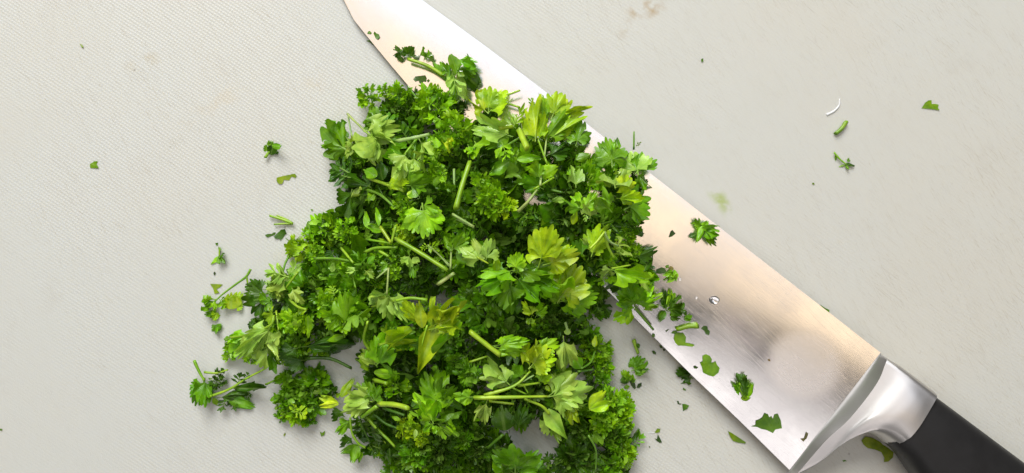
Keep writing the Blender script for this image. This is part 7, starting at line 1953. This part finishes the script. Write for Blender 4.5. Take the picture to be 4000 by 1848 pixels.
def build_bolster():
    NU, NV = 26, 30
    A = catmull(FILLET_LINE, NV)
    B = catmull(CRISP_LINE, NV)
    C = catmull(JOINT_LINE, NV)
    T = catmull(TOP_LINE, NU)
    D = catmull(NOTCH_LINE, NU)
    top = []
    NF = 9
    for j in range(NV + 1):
        v = j / NV
        row = []
        for i in range(NF):                       # concave fillet rising from the blade to the crisp front edge
            t = i / NF
            p = A[j].lerp(B[j], t)
            p.z = A[j].z + (B[j].z - A[j].z) * (t ** 1.7) - (0.06 if i == 0 else 0)
            row.append(p)
        for i in range(NU + 1):                   # Coons patch for the flat flank of the bolster
            u = i / NU
            p = T[i] * (1 - v) + D[i] * v + B[j] * (1 - u) + C[j] * u - (B[0] * (1 - u) * (1 - v) + C[0] * u * (1 - v) + B[-1] * (1 - u) * v + C[-1] * u * v)
            p.z += 0.5 * math.sin(math.pi * v) * u
            row.append(p)
        top.append(row)
    # rounded shoulders towards the spine and the notch, then walls
    ncol = len(top[0])
    def shoulder(row, nxt, steps, amount, drop, upper=False):
        res = []
        for s in range(1, steps + 1):
            a = s / steps * math.pi / 2
            rr = []
            for i, p in enumerate(row):
                d = (p - nxt[i]); d.z = 0
                d = d.normalized() if d.length > 1e-6 else Vector((0, 0, 0))
                k = max(0.0, (p.z - 6.0) / 11.0)
                q = p + d * amount * (.55 + .45 * k) * math.sin(a) * (min(1, i / 16) if upper else 1)
                q.z = p.z - max(.5, (p.z - 7.0) * drop) * (1 - math.cos(a))
                rr.append(q)
            res.append(rr)
        return res
    up = shoulder(top[0], top[4], 6, 2.0, .6, True)
    low = shoulder(top[-1], top[-5], 7, 4.0, .9)
    def wall(row, tgt):
        return [Vector((p.x, p.y, max(0.6, 18.4 - p.z - 0.4) if tgt is None else tgt)) for p in row]
    grid = up[::-1] + top + low
    bot = [[Vector((p.x, p.y, max(0.5, min(p.z - .6, 17.8 - p.z)))) for p in r] for r in grid]
    V, F = [], []
    for r in grid:
        V += [kl(p) for p in r]
    off = len(V)
    for r in bot:
        V += [kl(p) for p in r]
    nr = len(grid)
    ix = lambda i, j, b: b * off + i * ncol + j
    for i in range(nr - 1):
        for j in range(ncol - 1):
            F.append((ix(i, j, 0), ix(i + 1, j, 0), ix(i + 1, j + 1, 0), ix(i, j + 1, 0)))
            F.append((ix(i, j, 1), ix(i, j + 1, 1), ix(i + 1, j + 1, 1), ix(i + 1, j, 1)))
    for j in range(ncol - 1):
        F.append((ix(0, j, 0), ix(0, j + 1, 0), ix(0, j + 1, 1), ix(0, j, 1)))
        F.append((ix(nr - 1, j, 0), ix(nr - 1, j, 1), ix(nr - 1, j + 1, 1), ix(nr - 1, j + 1, 0)))
    for i in range(nr - 1):
        F.append((ix(i, 0, 0), ix(i, 0, 1), ix(i + 1, 0, 1), ix(i + 1, 0, 0)))
        F.append((ix(i, ncol - 1, 0), ix(i + 1, ncol - 1, 0), ix(i + 1, ncol - 1, 1), ix(i, ncol - 1, 1)))
    me = new_mesh('bolster', V, F)
    bm = bmesh.new(); bm.from_mesh(me)
    bmesh.ops.recalc_face_normals(bm, faces=bm.faces)
    for e in bm.edges:
        if len(e.link_faces) == 2 and e.calc_face_angle(0) > R(32): e.smooth = False
    bm.to_mesh(me); bm.free()
    return mesh_object('bolster', me, BOLSTER, knife)


build_bolster()


def build_handle():
    n = 44
    T = catmull(HANDLE_TOP, n)
    D = catmull(HANDLE_LOW, n)
    NC = 40
    back = (T[0] - T[1]).normalized() * 4.0
    T[0] = T[0] + back
    D[0] = D[0] + back
    V, F = [], []
    for i in range(n + 1):
        c = (T[i] + D[i]) * 0.5
        half = (T[i] - D[i]) * 0.5
        half.z = 0
        hz = (8.0 if i == 0 else 8.35) - 1.5 * max(0, (i / n - .9) * 10) ** 2
        zc = 8.95
        for k in range(NC):
            a = 2 * math.pi * k / NC
            ca, sa = math.cos(a), math.sin(a)
            e = 2 / 3.6
            x = math.copysign(abs(ca) ** e, ca)
            z = math.copysign(abs(sa) ** e, sa)
            p = c + half * (x * 0.995)
            p.z = zc + z * hz
            V.append(kl(p))
    for i in range(n):
        for k in range(NC):
            F.append((i * NC + k, i * NC + (k + 1) % NC, (i + 1) * NC + (k + 1) % NC, (i + 1) * NC + k))
    F.append(tuple(range(NC))[::-1])
    F.append(tuple(n * NC + k for k in range(NC)))
    me = new_mesh('handle', V, F)
    bm = bmesh.new(); bm.from_mesh(me)
    bmesh.ops.recalc_face_normals(bm, faces=bm.faces)
    for e in bm.edges:
        if len(e.link_faces) == 2 and e.calc_face_angle(0) > R(50): e.smooth = False
    bm.to_mesh(me); bm.free()
    return mesh_object('handle', me, HANDLE, knife)


build_handle()

# ------------------------------------------------------------------ leaf meshes (shared between leaves of a kind)
LEAF_M = leaf_material()
STEM_M = stem_material()
SHRED = NT('white_plastic_shred')
SHRED.bsdf.inputs['Base Color'].default_value = (.78, .78, .77, 1)
SHRED.bsdf.inputs['Roughness'].default_value = .35
SHRED_M = SHRED.m
STEM_TONES = {'d': (.07, .17, .012), 'm': (.12, .29, .018), 'b': (.22, .42, .015), 'y': (.29, .48, .02), 'Y': (.36, .54, .03), 'p': (.33, .48, .13)}


class LeafMesh:
    def __init__(self):
        self.V, self.F, self.U = [], [], []

    def lobe(self, M, L, W, teeth, tooth, cup, ruff, curl, rng, w0=0.10, shape='fan', point=0.0, nv=6):
        nu = max(4, teeth * 5)
        ph = rng.uniform(0, 6.28)
        fq = rng.uniform(.8, 1.6)
        amp = [rng.uniform(.75, 1.25) for _ in range(teeth + 1)]
        cut = (rng.uniform(.55, .85), rng.uniform(-.9, .9)) if rng.random() < .22 else None
        b = len(self.V)
        for j in range(nv + 1):
            v = j / nv
            for i in range(nu + 1):
                u = -1 + 2 * i / nu
                if shape == 'fan':
                    wid = w0 + (W - w0) * v ** 1.15
                elif shape == 'round':
                    wid = max(w0 * (1 - v), W * math.sin(math.pi * min(1, .04 + .82 * v ** .85)) ** .8)
                else:
                    wid = max(.02, W * (1 - abs(2 * v ** .8 - .75) / 1.26))
                tp = (u + 1) / 2 * teeth
                fr = tp - math.floor(tp)
                tt = (1 - point) * abs(math.sin(math.pi * fr)) ** .6 + point * (1 - abs(2 * fr - 1)) ** .9
                if i in (0, nu): tt = 0
                tt *= amp[min(int(tp), teeth)]
                sag = {'fan': .30, 'round': .16, 'kite': .06}[shape]
                y = v * (1 - sag * u * u * v) + tooth * v ** 3 * (tt - .7)
                x = u * wid / 2
                if cut: y = min(y, cut[0] + cut[1] * x + .03 * math.sin(u * 17 + ph))
                z = ruff * v * v * math.sin(fq * math.pi * u + ph) + cup * u * u * v + .09 * tooth * v * v * (tt - .5)
                if abs(curl) > 1e-3:
                    a = curl * y
                    yb = math.sin(a) / curl - z * math.sin(a)
                    zb = (1 - math.cos(a)) / curl + z * math.cos(a)
                else:
                    yb, zb = y, z
                self.V.append(M @ Vector((x * L, yb * L, zb * L)))
                self.U.append((tp, v))
        for j in range(nv):
            for i in range(nu):
                q = b + j * (nu + 1) + i
                self.F.append((q, q + 1, q + nu + 2, q + nu + 1))

    def rib(self, pts, r0, r1):
        b = len(self.V)
        n = len(pts)
        for i, p in enumerate(pts):
            d = (pts[min(i + 1, n - 1)] - pts[max(i - 1, 0)]).normalized()
            s = d.cross(Vector((0, 0, 1))).normalized()
            t = s.cross(d)
            r = r0 + (r1 - r0) * i / (n - 1)
            for k in range(5):
                a = 2 * math.pi * k / 5
                self.V.append(p + s * (r * math.cos(a)) + t * (r * math.sin(a)))
                self.U.append((.5, .3))
        for i in range(n - 1):
            for k in range(5):
                self.F.append((b + i * 5 + k, b + i * 5 + (k + 1) % 5, b + (i + 1) * 5 + (k + 1) % 5, b + (i + 1) * 5 + k))

    def build(self, name):
        xs = [v.x for v in self.V]
        ys = [v.y for v in self.V]
        sx = max(max(xs) - min(xs), .05)
        cx = 0.0
        sy = max(max(ys), .05)
        V = [Vector(((v.x - cx) / sx, v.y / sy, v.z / sy)) for v in self.V]
        me = new_mesh(name, V, self.F, self.U)
        me.materials.append(LEAF_M)
        return me


def RZ(a): return Matrix.Rotation(R(a), 4, 'Z')
def RY(a): return Matrix.Rotation(R(a), 4, 'Y')
def RX(a): return Matrix.Rotation(R(a), 4, 'X')


def leaf_mesh(kind, seed):
    rng = random.Random(hash((kind, seed)) % 99991 if False else sum(map(ord, kind)) * 131 + seed * 17)
    g = LeafMesh()
    U = rng.uniform
    bend, wob = 0.0, 0.0
    if kind == 'F':
        for ang, l in ((-50 + U(-8, 8), U(.72, .9)), (U(-6, 6), 1.0), (50 + U(-8, 8), U(.72, .9))):
            M = Matrix.Translation((0, .12, U(-.01, .01))) @ RZ(-ang) @ RY(U(-30, 30)) @ RX(U(-8, 14))
            g.lobe(M, l, U(.80, 1.02), rng.choice((3, 4, 4)), U(.20, .30), U(-.22, .26), U(.08, .18), U(-1.0, .9), rng, .10, 'fan', U(0, .35))
        g.rib([Vector((0, -.06, -.01)), Vector((0, .05, 0)), Vector((0, .3, .0))], .032, .014)
        bend, wob = U(-.9, .9), .09
    elif kind == 'W':
        for ang, l in ((-88, .70), (-45, .90), (-2, 1.0), (43, .90), (86, .70)):
            M = Matrix.Translation((0, .24, U(-.012, .012))) @ RZ(-ang + U(-6, 6)) @ RY(U(-16, 16)) @ RX(U(-6, 8))
            g.lobe(M, l * .78, U(.78, .92), rng.choice((3, 3, 4)), U(.18, .28), U(-.10, .14), U(.04, .10), U(-.6, .5), rng, .12, 'fan', U(0, .12))
        g.rib([Vector((0, -.04, -.01)), Vector((0, .1, 0)), Vector((0, .35, .0))], .03, .012)
        bend, wob = U(-.5, .5), .08
    elif kind == 'R':
        g.lobe(Matrix.Identity(4), 1.0, .8, rng.choice((2, 3, 3)), U(.16, .28), U(-.2, .3), U(.03, .08), U(-.7, .6), rng, .08, 'round', 0, 9)
        g.U = [(.5 + (v.x / .8), u[1]) for v, u in zip(g.V, g.U)]
        wob = .08
    elif kind == 'K':
        g.lobe(Matrix.Identity(4), 1.0, .7, 2, .05, U(.2, .4), U(.03, .06), U(-.2, .2), rng, .3, 'kite', 0, 10)
        g.U = [(.5 + (v.x / .8), u[1]) for v, u in zip(g.V, g.U)]
        wob = .10
    elif kind == 'N':
        g.rib([Vector((0, 0, 0)), Vector((0, .3, .01)), Vector((0, .62, .0))], .03, .016)
        for y0, angs, l in ((.15, (-58, 56), .45), (.38, (-48, 50), .42), (.56, (-32, 0, 30), .44)):
            for a in angs:
                M = Matrix.Translation((0, y0, 0)) @ RZ(-a + U(-8, 8)) @ RY(U(-30, 30)) @ RX(U(-10, 15))
                g.lobe(M, l, U(.36, .5), rng.choice((1, 2, 3)), U(.15, .3), U(-.2, .3), .05, U(-.5, .6), rng, .1, 'fan', .2, 4)
        bend = U(-.4, .6)
    else:  # curly
        g.rib([Vector((0, 0, 0)), Vector((0, .3, .0)), Vector((0, .6, .0))], .035, .02)
        for t in range(6):
            y0 = .10 + .36 * t / 5
            side = -1 if t % 2 else 1
            a = side * U(18, 72) * (1 - .6 * t / 5)
            M = Matrix.Translation((0, y0, 0)) @ RZ(-a) @ RY(U(-60, 60)) @ RX(U(-15, 35))
            g.lobe(M, U(.50, .66), U(.66, .95), rng.choice((2, 3, 3)), U(.28, .42), U(-.3, .3), U(.06, .16), U(-.8, 1.3), rng, .10, 'fan', U(.1, .6), 6)
    if abs(bend) > .01:
        for v in g.V:
            a = bend * v.y
            y, z = math.sin(a) / bend - v.z * math.sin(a), (1 - math.cos(a)) / bend + v.z * math.cos(a)
            v.y, v.z = y, z
    if wob:
        o = Vector((seed * 7.3, seed * 3.1, 0))
        for v in g.V:
            v.z += wob * (noise.noise(v * 2.2 + o) + .45 * noise.noise(v * 5.5 + o)) * min(1, abs(v.y) * 2.5 + .1)
    return g.build('leaf_' + {'F': 'fan', 'W': 'broad', 'R': 'round', 'K': 'kite', 'N': 'feathery', 'C': 'curly'}[kind])


LEAVES = {k: [leaf_mesh(k, i) for i in range(n)] for k, n in (('F', 22), ('W', 10), ('R', 12), ('K', 3), ('N', 9), ('C', 20))}
RNG = random.Random(42)


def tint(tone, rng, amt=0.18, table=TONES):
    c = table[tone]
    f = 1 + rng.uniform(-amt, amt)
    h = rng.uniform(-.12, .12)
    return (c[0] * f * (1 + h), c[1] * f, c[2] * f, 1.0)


def place_leaf(parent, org, base, tip, kind, tone, w, roll, rng):
    b, t = Vector(base) * MM, Vector(tip) * MM
    d = t - b
    ln = max(d.length, .0015)
    if kind == 'R' and ln > .0085 and w > .36:
        kind, w = rng.choice('FFW'), w * 1.15
    y = d.normalized()
    z = Vector((0, 0, 1))
    if abs(y.z) > .97: z = Vector((1, 0, 0))
    x = y.cross(z).normalized()
    z = x.cross(y).normalized()
    M = Matrix((x, y, z)).transposed().to_4x4() @ Matrix.Rotation(R(roll + (180 if tone == 'p' and kind in 'FWR' else 0)), 4, 'Y')
    o = bpy.data.objects.new('leaf', rng.choice(LEAVES[kind]))
    COL.objects.link(o)
    o.parent = parent
    mir = rng.choice((-1, 1))
    o.matrix_local = Matrix.Translation(b - org) @ M @ Matrix.Diagonal((ln * w * mir, ln, ln, 1))
    c = tint(tone, rng)
    o.color = c
    return o


def stem_mesh(pts, r0, r1, rng):
    n = max(5, 5 * (len(pts) - 1))
    P = catmull(pts, n) if len(pts) > 2 else [Vector(pts[0]).lerp(Vector(pts[1]), i / n) for i in range(n + 1)]
    K = 10
    V, F = [], []
    for i, p in enumerate(P):
        d = (P[min(i + 1, n)] - P[max(i - 1, 0)]).normalized()
        s = d.cross(Vector((0.01, 0.02, 1))).normalized()
        t = s.cross(d)
        r = r0 + (r1 - r0) * i / n
        r *= 1 + .05 * math.sin(i * 1.7 + r0 * 9)
        for k in range(K):
            a = 2 * math.pi * k / K
            rr = r * (1 + (.16 if k % 2 else -.10) + .10 * noise.noise(Vector((k * 1.3, i * .7, r0 * 20))))
            off = d * (rr * .5 * math.cos(a + 1) if i in (0, n) else 0)
            V.append((p + s * (rr * math.cos(a)) + t * (rr * math.sin(a) * .9) + off) * MM)
    for i in range(n):
        for k in range(K):
            F.append((i * K + k, i * K + (k + 1) % K, (i + 1) * K + (k + 1) % K, (i + 1) * K + k))
    for i, fl in ((0, 1), (n, 0)):
        c = len(V)
        V.append(P[i] * MM - (P[min(i + 1, n)] - P[max(i - 1, 0)]).normalized() * (MM * r0 * (-.35 if i == 0 else .35)))
        for k in range(K):
            q = (i * K + k, i * K + (k + 1) % K, c)
            F.append(q[::-1] if fl else q)
    return V, F


def place_stem(parent, org, pts, r0, r1, tone, rng):
    V, F = stem_mesh(pts, max(r0 * .64, .26), max(r1 * .58, .2), rng)
    me = new_mesh('stem', [v - org for v in V], F)
    o = mesh_object('stem', me, STEM_M, parent)
    o.color = tint(tone, rng, .1, STEM_TONES)
    return o


def place_head(parent, org, x, y, z, r, tone, n, kind, rng):
    c = Vector((x, y, z))
    a0 = rng.uniform(0, 6.28)
    for i in range(n):
        a = a0 + i * 2.39996
        f = (i + .5) / n
        el = math.asin(min(1, .10 + .88 * f)) if f < .9 else R(80)
        el += R(rng.uniform(-10, 10))
        ln = r * rng.uniform(.9, 1.22) * (1.0 - .12 * f)
        d = Vector((math.cos(a) * math.cos(el), math.sin(a) * math.cos(el), math.sin(el)))
        b = c + d * (r * .18)
        kd = kind if rng.random() < .8 else rng.choice('FCN')
        if kd != kind: ln *= .85
        place_leaf(parent, org, b, b + d * ln, kd, tone, rng.uniform(.85, 1.15), rng.uniform(-50, 50), rng)


def flake_mesh(pts, bend, rng):
    bm = bmesh.new()
    vs = [bm.verts.new(Vector(p) * MM) for p in pts]
    f = bm.faces.new(vs)
    f.normal_update()
    if f.normal.z < 0: f.normal_flip()
    bmesh.ops.triangulate(bm, faces=bm.faces[:])
    bmesh.ops.subdivide_edges(bm, edges=bm.edges[:], cuts=1, use_grid_fill=True)
    bmesh.ops.triangulate(bm, faces=bm.faces[:])
    c = sum((v.co for v in bm.verts), Vector()) / len(bm.verts)
    rad = max((v.co - c).length for v in bm.verts)
    a = rng.uniform(0, math.pi)
    ax = Vector((math.cos(a), math.sin(a), 0))
    zmin = 1e9
    for v in bm.verts:
        q = (v.co - c).dot(ax) / rad
        q2 = (v.co - c).dot(Vector((-ax.y, ax.x, 0))) / rad
        v.co.z += bend * MM * (.40 * q * q + .15 * q * q2) + .08 * MM * math.sin(q2 * 5)
    g = bmesh.ops.extrude_face_region(bm, geom=bm.faces[:])
    for v in [e for e in g['geom'] if isinstance(e, bmesh.types.BMVert)]:
        v.co.z += .07 * MM
    bmesh.ops.recalc_face_normals(bm, faces=bm.faces)
    for e in bm.edges:
        if len(e.link_faces) == 2 and e.calc_face_angle(0) > R(40): e.smooth = False
    ul = bm.loops.layers.uv.new('UVMap')
    for f in bm.faces:
        f.smooth = abs(f.normal.z) > .5
        for lp in f.loops:
            q = lp.vert.co - c
            lp[ul].uv = (q.dot(Vector((-ax.y, ax.x, 0))) / rad + .5, .8)
    return bm, c


# ------------------------------------------------------------------ sprigs, stems and flakes one by one
for sp in SPRIGS:
    rng = random.Random(sum(map(ord, sp['label'])))
    if sp['fk']:
        first = sp['fk'][0][0]
    elif sp['st']:
        first = [p for s in sp['st'] for p in s[0]]
    elif sp['lf']:
        first = [l[0:3] for l in sp['lf']]
    else:
        first = [h[0:3] for h in sp['hd']]
    org = Vector((sum(p[0] for p in first) / len(first), sum(p[1] for p in first) / len(first), min(p[2] for p in first))) * MM
    nm = sp['name'] or 'parsley_sprig'
    cat = {'parsley_sprig': 'parsley sprig', 'chopped_stalk': 'parsley stalk', 'parsley_flake': 'parsley flake', 'parsley_leaf': 'parsley leaf', 'plastic_shred': 'plastic shred'}[nm]
    single = len(sp['fk']) + len(sp['st']) + len(sp['lf']) == 1 and not sp['hd']
    if single and sp['fk']:
        pts, tone, bend = sp['fk'][0]
        bm, c = flake_mesh(pts, bend, rng)
        for v in bm.verts: v.co -= org
        me = bpy.data.meshes.new(nm); bm.to_mesh(me); bm.free()
        o = mesh_object(nm, me, LEAF_M if tone != 'w' else SHRED_M, None, org)
        o.color = [v * .56 for v in tint(tone, rng)[:3]] + [1.0] if tone != 'w' else (1, 1, 1, 1)
        o['label'] = sp['label']; o['category'] = cat; o['group'] = sp['group']
        continue
    if single and sp['st']:
        pts, r0, r1, tone = sp['st'][0]
        V, F = stem_mesh(pts, r0, r1, rng)
        me = new_mesh(nm, [v - org for v in V], F)
        o = mesh_object(nm, me, STEM_M, None, org)
        o.color = tint(tone, rng, .1, STEM_TONES)
        o['label'] = sp['label']; o['category'] = cat; o['group'] = sp['group']
        continue
    e = empty(nm, org, sp['label'], cat, sp['group'])
    for pts, r0, r1, tone in sp['st']:
        place_stem(e, org, pts, r0, r1, tone, rng)
    for bx, by, bz, tx, ty, tz, kind, tone, w, roll in sp['lf']:
        place_leaf(e, org, (bx, by, bz), (tx, ty, tz), kind, tone, w, roll, rng)
    for x, y, z, r, tone, n, kind in sp['hd']:
        place_head(e, org, x, y, z, r, tone, n, kind, rng)
    for pts, tone, bend in sp['fk']:
        bm, c = flake_mesh(pts, bend, rng)
        for v in bm.verts: v.co -= org
        me = bpy.data.meshes.new('leaf'); bm.to_mesh(me); bm.free()
        o = mesh_object('leaf', me, LEAF_M, e)
        o.color = tint(tone, rng)
    if sp['hd'] and not sp['st']:
        x, y, z, r = sp['hd'][0][:4]
        a = rng.uniform(0, 6.28)
        place_stem(e, org, [(x, y, z + r * .3), (x + r * .5 * math.cos(a), y + r * .5 * math.sin(a), max(z - r * .1, .8))], .8, .9, 'm', rng)

for x, y, z, r, tone, kind, lab in FILL:  # dark tones in this mix paint shade into the heap's gaps
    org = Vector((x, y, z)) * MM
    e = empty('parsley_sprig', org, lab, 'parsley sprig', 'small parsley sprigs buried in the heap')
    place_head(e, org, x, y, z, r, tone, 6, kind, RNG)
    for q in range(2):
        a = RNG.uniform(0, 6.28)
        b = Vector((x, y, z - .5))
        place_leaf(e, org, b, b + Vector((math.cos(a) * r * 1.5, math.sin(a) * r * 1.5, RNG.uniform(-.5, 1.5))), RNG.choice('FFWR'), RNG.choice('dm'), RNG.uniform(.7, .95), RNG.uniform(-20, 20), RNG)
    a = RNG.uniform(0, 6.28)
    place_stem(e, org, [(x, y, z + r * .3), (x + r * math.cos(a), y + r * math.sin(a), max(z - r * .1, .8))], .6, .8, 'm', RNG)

# ------------------------------------------------------------------ water drops on the blade
WATER = water_material()
for (x, y, z, rx, ry, rz_, lab) in DROPS:
    V, F = [], []
    nr, ns = 8, 24
    for i in range(nr):
        a = math.pi / 2 * i / nr
        for k in range(ns):
            b = 2 * math.pi * k / ns
            V.append(Vector((rx * math.cos(a) * math.cos(b), ry * math.cos(a) * math.sin(b), rz_ * math.sin(a))) * MM)
    V.append(Vector((0, 0, rz_ * MM)))
    for i in range(nr - 1):
        for k in range(ns):
            F.append((i * ns + k, i * ns + (k + 1) % ns, (i + 1) * ns + (k + 1) % ns, (i + 1) * ns + k))
    for k in range(ns):
        F.append(((nr - 1) * ns + k, (nr - 1) * ns + (k + 1) % ns, len(V) - 1))
    F.append(tuple(range(ns))[::-1])
    o = mesh_object('water_drop', new_mesh('water_drop', V, F), WATER, None, Vector((x, y, z)) * MM)
    o['label'] = lab; o['category'] = 'water drop'; o['group'] = 'water drops on the blade'

# ------------------------------------------------------------------ raised scratch in the board
V, F = stem_mesh(SCRATCH, .22, .42, RNG)
mesh_object('scratch', new_mesh('scratch', V, F), SHRED_M, board)
